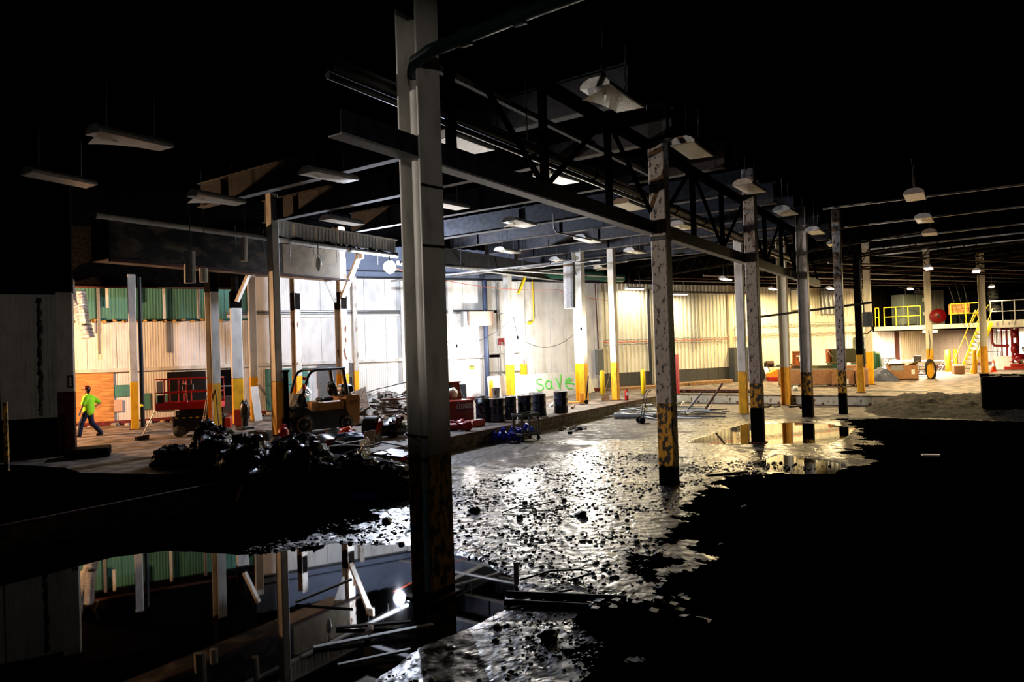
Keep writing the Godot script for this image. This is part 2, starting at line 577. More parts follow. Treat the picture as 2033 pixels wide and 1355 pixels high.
# ---------------------------------------------------------------- lamps
func omni(p: Vector3, c: Color, e: float, size: float) -> void:
	var l := OmniLight3D.new()
	l.name = numbered("lamp_light")
	l.light_color = c
	l.light_energy = e
	l.light_size = size
	l.omni_range = 90.0
	l.omni_attenuation = 2.0
	l.shadow_enabled = true
	add_child(l)
	l.position = p

func work_lamp(p: Vector3, label: String, c: Color, e: float, glow_mat: String, r := 0.16) -> void:
	var o := thing("work_lamp", label, "lamp", p, 0.0, "hanging work lamps")
	part("bulb", mb().ball(Vector3.ZERO, Vector3.ONE * r, 20, 12), M[glow_mat], o)
	var s := mb().lathe([Vector2(0, r + 0.17), Vector2(0.045, r + 0.16), Vector2(0.05, r + 0.02), Vector2(0.075, r - 0.02), Vector2(0.0, r - 0.02)], 12)
	part("socket", s, M.black, o)
	var g := mb()
	for k in 4:
		var pts := []
		for i in 9:
			var an := PI * (i / 8.0 - 0.5)
			pts.append(Vector3(cos(an) * (r + 0.035), -sin(an) * (r + 0.04), 0).rotated(Vector3.UP, PI * k / 4.0 + 0.3))
		g.tube(pts, 0.004, 5)
	part("wire_guard", g, M.steel, o)
	omni(p, c, e, 0.14)

func tube_light(p: Vector3, turn: float, label: String, e: float, c := Color(1.0, 0.88, 0.64), len := 1.3) -> void:
	var o := thing("fluorescent_light", label, "light", p, turn, "lit fluorescent fixtures over the far floor")
	var prof := [Vector2(-0.2, 0), Vector2(0.2, 0), Vector2(0.17, 0.07), Vector2(0.09, 0.14), Vector2(-0.09, 0.14), Vector2(-0.17, 0.07)]
	part("housing", mb().prism(prof, len, Transform3D(Basis(), Vector3(0, 0.02, -len / 2))), M.enamel, o)
	part("tube", mb().box(Vector3(0, 0, 0), Vector3(0.3, 0.035, len - 0.1), 0.012), M.tube_glow, o)
	for z in [-0.4, 0.4]: part("hanger", mb().cyl(Vector3(0, 0.15, z), Vector3(0, 0.9, z), 0.008), M.steel, o)
	var l := AreaLight3D.new()
	l.name = "tube_light"
	l.area_size = Vector2(0.3, len - 0.1)
	l.light_color = c
	l.light_energy = e
	l.area_range = 90.0
	l.area_attenuation = 2.0
	l.shadow_enabled = true
	o.add_child(l)
	l.position = Vector3(0, -0.03, 0)
	l.rotation_degrees = Vector3(-90, 0, 0)

func flood(p: Vector3, dir: Vector3, e: float, cone: float) -> void:  # spot for the added fill lamps behind the camera
	var sp := SpotLight3D.new()
	sp.name = numbered("fill_light")
	sp.light_color = Color(1.0, 0.95, 0.9)
	sp.light_energy = e
	sp.light_size = 0.12
	sp.spot_range = 90.0
	sp.spot_attenuation = 2.0
	sp.spot_angle = cone
	sp.spot_angle_attenuation = 0.5
	sp.shadow_enabled = true
	add_child(sp)
	sp.look_at_from_position(p, p + dir)

func lamps() -> void:
	var lb := W(11.3, 3.18, 2.0)
	var b := Vector3(-19.25, 3.52, -29.23)
	var c := Vector3(-15.6, 3.81, -29.3)
	var a := Vector3(-19.32, 6.65, -20.11)
	work_lamp(a, "bare round work lamp hanging from the pipe end beside the near column", Color(0.88, 0.92, 1.0), 64.0, "lamp_cool", 0.24)
	work_lamp(lb, "glowing work lamp at the back wall behind the gang box, left end of the string", Color(1.0, 0.96, 0.94), 8.0, "lamp_white")
	work_lamp(b, "glowing work lamp hung against the white column behind the drums", Color(1.0, 0.98, 0.95), 21.0, "lamp_white")
	work_lamp(c, "glowing work lamp on the column beside the pallet jack, right end of the string", Color(1.0, 0.97, 0.91), 21.0, "lamp_white")
	var t := Vector3(-19.5, 4.82, -29.3)
	var up := Vector3(0, 0.3, 0)
	solid("lamp_cord", mb().tube(sag(W(9.6, 4.3, 2.0), lb + up, 0.1) + sag(lb + up, t, 0.35) + sag(t, b + up, 0.05, 5) + sag(b + up, c + up, 0.75), 0.014, 6), M.cord_black, "black lamp cord sagging from lamp to lamp along the back wall", "cord")
	solid("lamp_cord", mb().tube([a + Vector3(0, 0.38, 0), a + Vector3(-0.02, 0.48, 0.05), Vector3(-19.48, 7.08, -19.9)], 0.012, 6), M.cord_black, "short black cord holding the bare lamp under the pipe", "cord")
	# a work lamp round the corner of the left wall, where the left bay is lit from
	omni(W(-9.0, 4.3, 4.0), Color(1.0, 0.76, 0.54), 105.0, 0.15)
	var wl := thing("work_lamp", "warm work lamp hidden round the corner of the left wall", "lamp", W(-9.0, 4.3, 4.0))
	part("bulb", mb().ball(Vector3.ZERO, Vector3.ONE * 0.12), M.warm_glow, wl)
	part("socket", mb().cyl(Vector3(0, 0.11, 0), Vector3(0, 0.26, 0), 0.05), M.black, wl)
	part("cord", mb().cyl(Vector3(0, 0.26, 0), Vector3(0, 4.2, 0), 0.01), M.cord_black, wl)
	var fp := Vector3(-12.0, 5.6, 3.4)  # added fill stand, out of view, to brighten the near column
	var fl := thing("added_fill_lamp", "added unseen fill lamp on a stand behind the photographer", "lamp", Vector3(fp.x, 0.02, fp.z))
	part("stand", mb().cyl(Vector3(0, 0, 0), Vector3(0, 5.4, 0), 0.03).cyl(Vector3(-0.5, 0, -0.4), Vector3(0, 1.2, 0), 0.02).cyl(Vector3(0.5, 0, -0.4), Vector3(0, 1.2, 0), 0.02).cyl(Vector3(0, 0, 0.6), Vector3(0, 1.2, 0), 0.02), M.black, fl)
	var dir := (Vector3(-6.7, 4.9, -10.0) - fp).normalized()
	var turn := rad_to_deg(atan2(-dir.x, -dir.z))
	part("housing", mb(Vector3(0, 5.58, 0), Vector3(0, turn, 0)).box(Vector3(0, 0, 0.06), Vector3(0.4, 0.3, 0.1), 0.02), M.black, fl)
	part("lamp_glass", mb(Vector3(0, 5.58, 0), Vector3(0, turn, 0)).box(Vector3(0, 0, 0.0), Vector3(0.34, 0.24, 0.01)), M.lamp_white, fl)
	flood(fp + dir * 0.08, dir, 44.0, 16.0)
	var d2 := (Vector3(-22.8, 3.4, -7.4) - fp).normalized()  # second head, added to brighten the left partition
	var t2 := rad_to_deg(atan2(-d2.x, -d2.z))
	part("housing", mb(Vector3(0, 5.2, 0), Vector3(0, t2, 0)).box(Vector3(0, 0, 0.06), Vector3(0.2, 0.2, 0.1), 0.02), M.black, fl)
	part("lamp_glass", mb(Vector3(0, 5.2, 0), Vector3(0, t2, 0)).box(Vector3.ZERO, Vector3(0.16, 0.16, 0.01)), M.lamp_white, fl)
	flood(fp + Vector3(0, -0.38, 0) + d2 * 0.08, d2, 4.0, 13.0)
	var fq := Vector3(2.4, 6.2, 3.6)  # another added fill, out of view, for the near column's right flange
	dir = (Vector3(-5.9, 5.0, -6.8) - fq).normalized()
	var f2 := thing("added_fill_lamp", "small added unseen fill lamp on a post behind the photographer", "lamp", Vector3(fq.x, 0.02, fq.z))
	part("stand", mb().cyl(Vector3.ZERO, Vector3(0, 6.1, 0), 0.04).box(Vector3(0, 0.02, 0), Vector3(0.8, 0.04, 0.8), 0.01), M.black, f2)
	part("lamp_glass", mb(Vector3(0, 6.18, 0), Vector3(0, rad_to_deg(atan2(-dir.x, -dir.z)), 0)).box(Vector3(0, 0, 0), Vector3(0.2, 0.2, 0.01)), M.lamp_white, f2)
	part("housing", mb(Vector3(0, 6.18, 0), Vector3(0, rad_to_deg(atan2(-dir.x, -dir.z)), 0)).box(Vector3(0, 0, 0.06), Vector3(0.24, 0.24, 0.1), 0.02), M.black, f2)
	flood(fq + dir * 0.08, dir, 9.0, 13.0)
	# fluorescent fixtures over the far floor
	for k in [[-10.7, 6.5, -36.6, "over the dock step in front of the ribbed wall", 55.0], [-10.5, 6.5, -46.3, "near the ribbed wall, left of the pair between the columns", 75.0], [-7.6, 6.5, -49.6, "in front of the hanging plastic sheet", 75.0], [-1.6, 6.5, -39.8, "high over the column with the hose reel", 70.0], [0.4, 6.5, -44.1, "above the column beside the yellow stairs", 70.0], [-3.4, 6.5, -56.1, "over the grey cabinets on the mezzanine", 90.0], [1.4, 6.5, -59.5, "over the foil wrapped duct on the mezzanine", 60.0]]:
		tube_light(Vector3(k[0], k[1], k[2]), 0.0, "lit fluorescent fixture " + k[3], k[4])
	tube_light(W(23.6, 6.55, 0.7), WTURN + 90.0, "lit fluorescent fixture tucked against the top of the ribbed wall", 14.0, Color(1.0, 0.95, 0.82))
	tube_light(W(26.6, 6.2, 1.2), WTURN + 90.0, "lit fluorescent fixture over the flat white door panel", 20.0, Color(1.0, 0.95, 0.82))
	for k in [[47.6, 3.4, 4.0, 170.0], [58.0, 3.4, 3.6, 70.0], [68.0, 3.4, 3.0, 240.0]]:
		tube_light(W(k[0], k[1], k[2]), WTURN + 90.0, ["lit fluorescent fixture under the mezzanine by the green tank", "lit fluorescent fixture under the mezzanine over the folding table", "lit fluorescent fixture under the mezzanine over the red pipework"][int((k[0] - 47.0) / 9.0)], k[3], Color(1.0, 0.9, 0.78))

# ---------------------------------------------------------------- floors
func inside(p: Vector2, poly: Array) -> float:   # signed distance, positive inside
	var d := 1e9
	var inn := false
	var j := poly.size() - 1
	for i in poly.size():
		var a: Vector2 = poly[j]
		var b: Vector2 = poly[i]
		var e := b - a
		d = minf(d, (p - a - e * clampf((p - a).dot(e) / e.length_squared(), 0.0, 1.0)).length_squared())
		if (a.y > p.y) != (b.y > p.y) and p.x < e.x * (p.y - a.y) / e.y + a.x: inn = not inn
		j = i
	return sqrt(d) * (1.0 if inn else -1.0)

var PUDDLES := [
	[Vector2(-13.3, -4.0), Vector2(-12.0, -5.1), Vector2(-11.2, -6.2), Vector2(-9.6, -6.75), Vector2(-9.0, -7.8), Vector2(-7.8, -8.3), Vector2(-6.2, -8.2), Vector2(-5.3, -7.8), Vector2(-4.8, -7.1), Vector2(-4.9, -6.3), Vector2(-5.1, -5.5), Vector2(-4.9, -4.6), Vector2(-5.4, -3.0), Vector2(-8, -1.0), Vector2(-13, -1.0)],
	[Vector2(-7.6, -21.2), Vector2(-7.5, -24), Vector2(-7.3, -26.6), Vector2(-5.8, -27.7), Vector2(-4.6, -27.7), Vector2(-3.5, -26.6), Vector2(-3.4, -24.5), Vector2(-3.8, -22.6), Vector2(-5.6, -21.6)],
	[Vector2(-4.5, -19.9), Vector2(-2.7, -18.9), Vector2(-2.8, -17.6), Vector2(-3.5, -17.1), Vector2(-4.7, -18.0)]]

var EDGE := [Vector2(5, -2.6), Vector2(-4, -2.7), Vector2(-6.7, -3.1), Vector2(-10, -3.9), Vector2(-13, -4.7), Vector2(-15.6, -4.9), Vector2(-17, -3.7), Vector2(-19, -2.4), Vector2(-24, -2.8), Vector2(-30, -3.9)]   # z, x of the edge of the mud on the right

func mud_edge(z: float) -> float:
	for k in EDGE.size() - 1:
		if z <= EDGE[k].x and z > EDGE[k + 1].x: return lerpf(EDGE[k].y, EDGE[k + 1].y, (EDGE[k].x - z) / (EDGE[k].x - EDGE[k + 1].x))
	return EDGE[EDGE.size() - 1].y

func floors() -> void:
	var n1 := FastNoiseLite.new()
	n1.seed = 4
	n1.frequency = 0.35
	n1.fractal_octaves = 4
	var n2 := FastNoiseLite.new()
	n2.seed = 9
	n2.frequency = 3.0
	n2.fractal_octaves = 3
	var X0 := DOCK_X
	var X1 := 14.0
	var Z0 := 4.0
	var Z1 := DOCK_Z
	# what the floor is like at each spot: red = wet, green = black mud, blue = depth of the puddles
	var nx := 700
	var nz := 900
	var alb := PackedByteArray()
	var rgh := PackedByteArray()
	alb.resize(nx * nz * 3)
	rgh.resize(nx * nz)
	var muddy := PackedByteArray()
	muddy.resize(nx * nz)
	var film := PackedByteArray()
	film.resize(nx * nz)
	var sdf := PackedFloat32Array()   # distance into the nearest puddle on a coarse grid
	var cx := 140
	var cz := 196
	sdf.resize(cx * cz)
	for j in cz:
		for i in cx:
			var q := Vector2(X0 + 0.2 * i, Z0 - 0.2 * j)
			var s := -9.0
			if q.x < -2.0:
				for k in PUDDLES.size():
					s = maxf(s, inside(q, PUDDLES[k]))
			sdf[j * cx + i] = clampf(s, -1.0, 1.0)
	for j in nz:
		for i in nx:
			var x := X0 + (X1 - X0) * i / nx
			var z := Z0 + (Z1 - Z0) * j / nz
			var a := n1.get_noise_2d(x, z)
			var b := n1.get_noise_2d(x * 4.0 + 50.0, z * 4.0)
			var c := n2.get_noise_2d(x * 1.5, z * 1.5)
			var dry := clampf((-9.6 - x + a * 1.6) / 0.8, 0.0, 1.0) * clampf((-14.3 - z + a * 2.0 + b * 0.6) / 1.2, 0.0, 1.0)
			dry = maxf(dry, clampf((-27.6 - z + a * 1.5) / 1.2, 0.0, 1.0))
			dry = maxf(dry, clampf((a + b * 0.4 - 0.24) * 6.0, 0.0, 1.0) * clampf((-15.5 - z) / 2.0, 0.0, 1.0) * 0.8)
			var xb := mud_edge(z)
			dry *= clampf(Vector2((x + 10.9 + (z + 19.9) * 0.9) / 1.5, (z + 19.9 + a * 0.5 + b * 0.3) / 0.55).length() * 2.5 - 1.7, 0.0, 1.0)
			var mud := clampf((x - xb - a * 1.1 - b * 0.6 - c * 0.12) / 0.9 + 0.5, 0.0, 1.0) * clampf((z + 31.0) * 0.6, 0.0, 1.0)
			mud = maxf(mud, clampf((-9.7 - x + a + b * 0.5) / 0.5, 0.0, 1.0) * clampf((z + 12.5) / 0.6, 0.0, 1.0))
			var col := Color(0.22, 0.2, 0.19).lerp(Color(0.12, 0.11, 0.105), clampf(0.5 + b * 1.4 + c * 0.5, 0.0, 1.0))
			var g := 0.82 + 0.5 * b + 0.3 * c
			col = col.lerp(Color(0.46 * g, 0.41 * g, 0.36 * g), dry)
			col = col.lerp(Color(0.035, 0.032, 0.03), mud)
			var wetr := clampf(0.34 + a * 0.12 + b * 0.3 + c * 0.25, 0.14, 0.75)
			var r := lerpf(lerpf(wetr, clampf(0.72 + b * 0.5, 0.4, 0.9), dry), 0.92, mud)
			var o := j * nx + i
			alb[o * 3] = int(clampf(col.r, 0, 1) * 255)
			alb[o * 3 + 1] = int(clampf(col.g, 0, 1) * 255)
			alb[o * 3 + 2] = int(clampf(col.b, 0, 1) * 255)
			rgh[o] = int(r * 255)
			film[o] = int(255 * (1.0 - dry) * clampf(0.55 + c * 2.2 + b * 1.2, 0.0, 1.0))
			muddy[o] = 1 if mud > 0.5 else 0
	var m := StandardMaterial3D.new()
	m.resource_name = "hall_floor"
	m.albedo_texture = ImageTexture.create_from_image(Image.create_from_data(nx, nz, false, Image.FORMAT_RGB8, alb))
	m.roughness = 1.0
	m.roughness_texture = ImageTexture.create_from_image(Image.create_from_data(nx, nz, false, Image.FORMAT_L8, rgh))
	m.metallic_specular = 0.71
	m.clearcoat_enabled = true   # the film of water on the concrete
	m.clearcoat = 1.0
	m.clearcoat_roughness = 0.26
	m.clearcoat_texture = ImageTexture.create_from_image(Image.create_from_data(nx, nz, false, Image.FORMAT_L8, film))
	m.heightmap_enabled = true
	var bn := FastNoiseLite.new()
	bn.seed = 31
	bn.frequency = 0.06
	bn.fractal_octaves = 6
	bn.fractal_gain = 0.6
	m.heightmap_texture = ImageTexture.create_from_image(bn.get_image(2048, 2048))
	m.heightmap_scale = 2.6
	M["hall_floor"] = m
	var xs := []
	var x := X0
	while x < X1:
		xs.append(x)
		x += 0.06 if x < -1.5 else 0.35
	xs.append(X1)
	var zs := []
	var z := Z0
	while z > Z1:
		zs.append(z)
		z -= 0.05 if z > -13.0 else (0.09 if z > -22.0 else 0.15)
	zs.append(Z1)
	var f := mb()
	var hs := PackedFloat32Array()
	var count := xs.size()
	hs.resize(count * zs.size())
	for j in zs.size():
		for i in count:
			var px: float = xs[i]
			var pz: float = zs[j]
			var gx := clampf((px - X0) / 0.2, 0, cx - 1.01)
			var gz := clampf((Z0 - pz) / 0.2, 0, cz - 1.01)
			var i0 := int(gx)
			var j0 := int(gz)
			var s := lerpf(lerpf(sdf[j0 * cx + i0], sdf[j0 * cx + i0 + 1], gx - i0), lerpf(sdf[j0 * cx + cx + i0], sdf[j0 * cx + cx + i0 + 1], gx - i0), gz - j0)
			var fine := n2.get_noise_2d(px * 1.6, pz * 1.6)
			var mid := n1.get_noise_2d(px * 3.0, pz * 3.0)
			var h := 0.018 + 0.006 * mid + 0.012 * maxf(fine - 0.1, 0.0) + 0.006 * fine
			h -= clampf((s + 0.12 * mid + 0.1 * fine + 0.16) * 0.16, 0.0, 0.06)
			hs[j * count + i] = h
	f.smooth_grid(count, zs.size(), func(i, j): return Vector3(xs[i], hs[j * count + i], zs[j]))
	for k in f.uv.size():
		f.uv[k] = Vector2((f.v[k].x - X0) / (X1 - X0), (Z0 - f.v[k].z) / (Z0 - Z1))
	var dry_ix := PackedInt32Array()
	var wet_ix := PackedInt32Array()
	for k in range(0, f.ix.size(), 3):   # the black mud is a surface of its own, dull where the concrete is wet
		var q := (f.v[f.ix[k]] + f.v[f.ix[k + 1]] + f.v[f.ix[k + 2]]) / 3.0
		var o := clampi(int((Z0 - q.z) / (Z0 - Z1) * nz), 0, nz - 1) * nx + clampi(int((q.x - X0) / (X1 - X0) * nx), 0, nx - 1)
		(dry_ix if muddy[o] else wet_ix).append_array(PackedInt32Array([f.ix[k], f.ix[k + 1], f.ix[k + 2]]))
	f.ix = wet_ix
	struct("floor", f, m, "wet dirty concrete floor of the hall")
	f.ix = dry_ix
	var mm := mat("black_mud_and_shade", Color(0.035, 0.032, 0.03), 1.0, 0.0, "dirt", Vector3(0.5, 0.5, 0.5), 1.5)  # mud, and the shade laid on the near dock
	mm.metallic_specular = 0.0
	struct("floor", f, mm, "black mud covering the right and the left near part of the hall floor")
	var names := ["large dark puddle round the foot of the near column, mirroring the lit wall", "bright puddle beyond the third column, mirroring the yellow lit wall", "small puddle in the mud right of the second column"]
	for k in PUDDLES.size():
		var lo := Vector2(1e9, 1e9)
		var hi := -lo
		for q in PUDDLES[k]:
			lo = lo.min(q)
			hi = hi.max(q)
		lo -= Vector2(0.4, 0.4)
		hi += Vector2(0.4, 0.4)
		lo.x = maxf(lo.x, X0 + 0.01)
		var wb := mb()
		wb.face([Vector3(lo.x, 0, hi.y), Vector3(hi.x, 0, hi.y), Vector3(hi.x, 0, lo.y), Vector3(lo.x, 0, lo.y)])
		solid("puddle", wb, M.water, names[k], "puddle")
	# the raised dock: left of the hall and behind it
	var d := mb()
	d.box(Vector3(-24.0, 0.2, -17.8), Vector3(20.8, 0.6, 45.6), 0.0)
	struct("floor", d, M.dock_floor, "raised concrete dock left of the hall")
	d = mb()
	d.box(Vector3(0.3, 0.2, -57.8), Vector3(27.8, 0.6, 45.4), 0.0)
	d.box(Vector3(-24.0, 0.2, -60.55), Vector3(20.8, 0.6, 39.9), 0.0)
	struct("floor", d, M.dock_floor, "raised concrete floor behind the hall")
	var mp := [Vector2(-13.65, -10.2), Vector2(-14.6, -10.0), Vector2(-15.6, -8.8), Vector2(-16.9, -8.3), Vector2(-18.0, -7.9), Vector2(-19.3, -8.1), Vector2(-20.6, -7.9), Vector2(-22.5, -7.4), Vector2(-25.5, -3.0), Vector2(-25.5, 4.4), Vector2(-13.65, 4.4)]  # outline of the shade beside the left wall, laid as a dark slab
	struct("floor", mb().prism(mp.map(func(q): return Vector2(q.x, -q.y)), 0.02, Transform3D(Basis(Vector3(1, 0, 0), Vector3(0, 0, -1), Vector3(0, 1, 0)), Vector3(0, DOCK - 0.005, 0))), M.black_mud_and_shade, "dark slab painting the shade on the near part of the dock")
	struct("trim_1", mb().box(Vector3(DOCK_X + 0.02, 0.24, -15.5), Vector3(0.06, 0.44, 39.2), 0.01), M.dock_face, "stained concrete face of the dock below its steel edge")
	struct("trim_2", mb().box(Vector3(DOCK_X + 0.02, 0.47, -15.5), Vector3(0.09, 0.07, 39.2), 0.01), M.edge_rust, "rusty steel edge of the dock")
	struct("trim_3", mb().box(Vector3(0.2, 0.26, DOCK_Z + 0.02), Vector3(27.6, 0.4, 0.06), 0.01), M.dock_white, "white painted step face with rust runs")
	struct("trim_4", mb().box(Vector3(0.2, 0.47, DOCK_Z + 0.02), Vector3(27.6, 0.07, 0.1), 0.01), M.concrete, "worn edge of the white step")

# ---------------------------------------------------------------- walls
func wb() -> MB:   # a builder whose x runs along the back wall, y up, z out of it
	var b := MB.new()
	b.t = Transform3D(Basis(WD, Vector3.UP, WN), WO)
	return b

func ribbed(b: MB, s0: float, s1: float, y0: float, y1: float, n0: float, pitch: float, depth: float, flat := 0.5) -> MB:
	var pts := [Vector2(s0, n0 - 0.03), Vector2(s0, n0)]
	var k := maxi(1, int(round((s1 - s0 - 0.02) / pitch)))
	var p := (s1 - s0 - 0.02) / k
	if depth > 0.0:
		for i in k:
			var a := s0 + 0.01 + p * i
			pts.append(Vector2(a + p * flat * 0.5, n0))
			pts.append(Vector2(a + p * (flat * 0.5 + 0.1), n0 + depth))
			pts.append(Vector2(a + p * (0.9 - flat * 0.5), n0 + depth))
			pts.append(Vector2(a + p * (1.0 - flat * 0.5), n0))
	pts.append(Vector2(s1, n0))
	pts.append(Vector2(s1, n0 - 0.03))
	for i in pts.size() - 1:
		var q: Vector2 = pts[i]
		var r: Vector2 = pts[i + 1]
		b.face([Vector3(q.x, y0, q.y), Vector3(r.x, y0, r.y), Vector3(r.x, y1, r.y), Vector3(q.x, y1, q.y)])
	for y in [y0, y1]:
		var cap := [Vector3(s0, y, n0 - 0.03), Vector3(s0, y, n0), Vector3(s1, y, n0), Vector3(s1, y, n0 - 0.03)]
		if y == y0: cap.reverse()
		b.face(cap)
	return b

func back_wall() -> void:
	var base := struct("wall_back", wb().box(Vector3(34, 4.3, -0.2), Vector3(90, 8.6, 0.3)), M.charred, "long back wall of ribbed panels")
	var g := 0.015   # the joint between panels
	var s := -9.0
	while s < 21.5:
		var e := minf(s + 1.08, 21.5)
		if s >= 14.6:
			part("panel", ribbed(wb(), s, e - g, 0.7, 6.95, 0.0, 0.36, 0.004), M.white_wall, base)
		else:
			part("panel", ribbed(wb(), s, e - g, 0.66, 2.74, 0.0, 0.1, 0.006), M.white_wall, base)
			if s < 0.8:
				part("panel", ribbed(wb(), s, e - g, 2.9, 4.9, 0.0, 0.1, 0.008), M.white_wall, base)
				part("panel", ribbed(wb(), s, e - g, 4.95, 6.4, -0.02, 0.12, 0.012), M.teal_wall, base)
			else:
				part("panel", ribbed(wb(), s, e - g, 2.9, 5.2, 0.0, 0.1, 0.0025), M.white_wall, base)
				part("panel", ribbed(wb(), s, e - g, 5.36, 6.95, 0.0, 0.1, 0.0025), M.white_wall, base)
		s = e
	s = 21.5
	while s < 34.0:
		var e := minf(s + 0.93, 34.0)
		if s > 24.9 and s < 26.9:
			part("panel", ribbed(wb(), s, e - g, 0.72, 6.95, 0.03, 0.4, 0.004), M.white_clean, base)
		else:
			part("panel", ribbed(wb(), s, e - 0.006, 1.52, 6.95, 0.0, 0.31, 0.055, 0.45), M.cream_wall, base)
			part("kick_panel", wb().box(Vector3((s + e) / 2, 1.1, 0.02), Vector3(e - s - g, 0.82, 0.05), 0.008), M.kick_grey, base)
		s = e
	while s < 46.4:
		var e := minf(s + 0.93, 46.4)
		part("panel", ribbed(wb(), s, e - g, 0.5, 4.35, 0.02, 0.31, 0.03, 0.5), M.cream_wall, base)
		part("panel", ribbed(wb(), s, e - g, 4.37, 6.9, 0.0, 0.31, 0.035, 0.5), M.cream_wall, base)
		s = e
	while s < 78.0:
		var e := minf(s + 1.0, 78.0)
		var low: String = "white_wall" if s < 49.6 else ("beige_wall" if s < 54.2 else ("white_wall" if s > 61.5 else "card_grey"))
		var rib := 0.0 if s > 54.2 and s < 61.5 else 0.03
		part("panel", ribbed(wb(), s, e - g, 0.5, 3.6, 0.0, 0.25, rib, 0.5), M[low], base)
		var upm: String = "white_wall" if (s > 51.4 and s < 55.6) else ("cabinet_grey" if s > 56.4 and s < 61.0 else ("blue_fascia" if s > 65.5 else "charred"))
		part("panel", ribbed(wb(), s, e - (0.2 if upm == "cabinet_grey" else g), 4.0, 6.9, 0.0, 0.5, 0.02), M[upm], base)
		s = e
	# bands over and along it
	part("fascia", wb().box(Vector3(11.0, 7.8, 0.05), Vector3(21.5, 1.66, 0.25), 0.01), M.blue_fascia, base)
	part("fascia", wb().box(Vector3(-4.0, 7.6, 0.05), Vector3(9.0, 2.2, 0.2), 0.01), M.charred, base)
	part("header", wb().box(Vector3(34.5, 7.1, 0.1), Vector3(26.0, 0.28, 0.3), 0.01), M.joist_dark, base)
	part("header", wb().box(Vector3(11.0, 7.0, 0.16), Vector3(21.0, 0.08, 0.12), 0.01), M.pipe_dark, base)
	part("header", wb().box(Vector3(11.0, 7.32, 0.2), Vector3(21.0, 0.06, 0.06), 0.01), M.pipe_dark, base)
	part("curb", wb().box(Vector3(3.0, 0.58, 0.06), Vector3(24.0, 0.17, 0.2), 0.02), M.red_curb, base)
	part("curb", wb().box(Vector3(18.2, 0.6, 0.05), Vector3(6.4, 0.2, 0.14), 0.02), M.red_curb, base)
	part("plinth", wb().box(Vector3(24.6, 0.58, 0.45), Vector3(6.0, 0.2, 0.8), 0.02), M.lumber, base)
	part("plinth", wb().box(Vector3(29.2, 0.6, 0.45), Vector3(4.2, 0.24, 0.8), 0.02), M.lumber, base)
	part("plinth", wb().box(Vector3(58.5, 0.62, 0.08), Vector3(9.0, 0.24, 0.2), 0.02), M.red_curb, base)
	var fo := mb()
	for i in 26:
		var s0 := -9.0 + i * 0.38
		fo.lump(W(s0, 4.92 + rv(-0.03, 0.03), 0.04), Vector3(0.24, 0.05 + rv(0, 0.04), 0.07), 0.5, 60 + i, 8, 5)
	part("foam_line", fo, M.foam_yellow, base)
	struct("trim_5", wb().box(Vector3(2.4, 2.82, 0.07), Vector3(22.8, 0.16, 0.16), 0.012), M.white_clean, "white ledge along the back wall below mid height")
	struct("trim_6", wb().box(Vector3(7.6, 5.22, 0.05), Vector3(13.6, 0.07, 0.1), 0.01).box(Vector3(7.6, 5.3, 0.04), Vector3(13.6, 0.05, 0.06), 0.008), M.pipe_grey, "grey rail along the back wall at mid height")
	struct("trim_7", wb().box(Vector3(7.6, 5.1, 0.04), Vector3(13.6, 0.13, 0.08), 0.008), M.white_clean, "white trim under the grey wall rail")
	struct("trim_8", wb().box(Vector3(11.8, 3.8, 0.07), Vector3(0.28, 6.3, 0.14), 0.01).box(Vector3(16.1, 3.85, 0.09), Vector3(0.34, 6.5, 0.18), 0.01).box(Vector3(21.4, 3.7, 0.08), Vector3(0.3, 6.4, 0.16), 0.01).box(Vector3(9.25, 3.85, 0.08), Vector3(0.4, 6.3, 0.16), 0.01), M.white_clean, "flat white pilasters on the back wall")
	struct("trim_9", wb().box(Vector3(16.1, 1.6, 0.1), Vector3(0.36, 1.5, 0.2), 0.01), M.yellow_paint, "yellow foot of the white pilaster behind the drums")
	struct("trim_10", wb().box(Vector3(31.95, 3.9, 0.08), Vector3(0.34, 6.2, 0.2), 0.01), M.beige_wall, "beige post in the ribbed wall")
	struct("trim_11", wb().box(Vector3(49.7, 2.0, 0.1), Vector3(0.35, 3.1, 0.2), 0.01), M.rusty, "rusty post under the mezzanine")
	# what hangs on the wall
	solid("plywood_sheet", wb().box(Vector3(-6.0, 1.63, 0.06), Vector3(4.5, 2.26, 0.03), 0.004), M.ply, "large orange plywood sheet covering the wall behind the worker", "plywood")
	solid("board", wb().box(Vector3(-3.69, 1.3, 0.06), Vector3(0.5, 0.5, 0.03), 0.005), M.card_pink, "small square tan board on the wall right of the plywood", "board")
	solid("wall_patch", wb().box(Vector3(-3.46, 1.93, 0.035), Vector3(0.56, 0.5, 0.025)), M.teal_wall, "teal patch on the wall above the small tan board", "wall patch")
	solid("wall_patch", wb().box(Vector3(-2.55, 1.42, 0.035), Vector3(0.34, 0.7, 0.025)), M.teal_wall, "narrow teal patch on the wall right of the yellow post", "wall patch")
	solid("wall_patch", wb().box(Vector3(-1.85, 1.3, 0.035), Vector3(0.62, 0.72, 0.025)), M.teal_wall, "teal patch on the wall seen through the red lift rail", "wall patch")
	solid("wall_cabinet", wb().box(Vector3(-0.95, 1.9, 0.3), Vector3(1.55, 1.5, 0.5), 0.02), M.black_paint, "black cabinet on the wall behind the red lift", "cabinet")
	var op := thing("boarded_opening", "dark boarded opening in the wall right of the red lift", "opening", W(0.55, 0.66, 0.0), WTURN)
	part("frame", mb().box(Vector3(0, 1.0, 0.03), Vector3(1.05, 2.0, 0.06), 0.01), M.charred, op)
	part("board", mb().box(Vector3(0, 0.42, 0.07), Vector3(0.9, 0.8, 0.03), 0.005), M.old_wood, op)
	part("crossbar", mb().box(Vector3(0, 1.25, 0.08), Vector3(1.2, 0.07, 0.05), 0.01), M.pipe_grey, op)
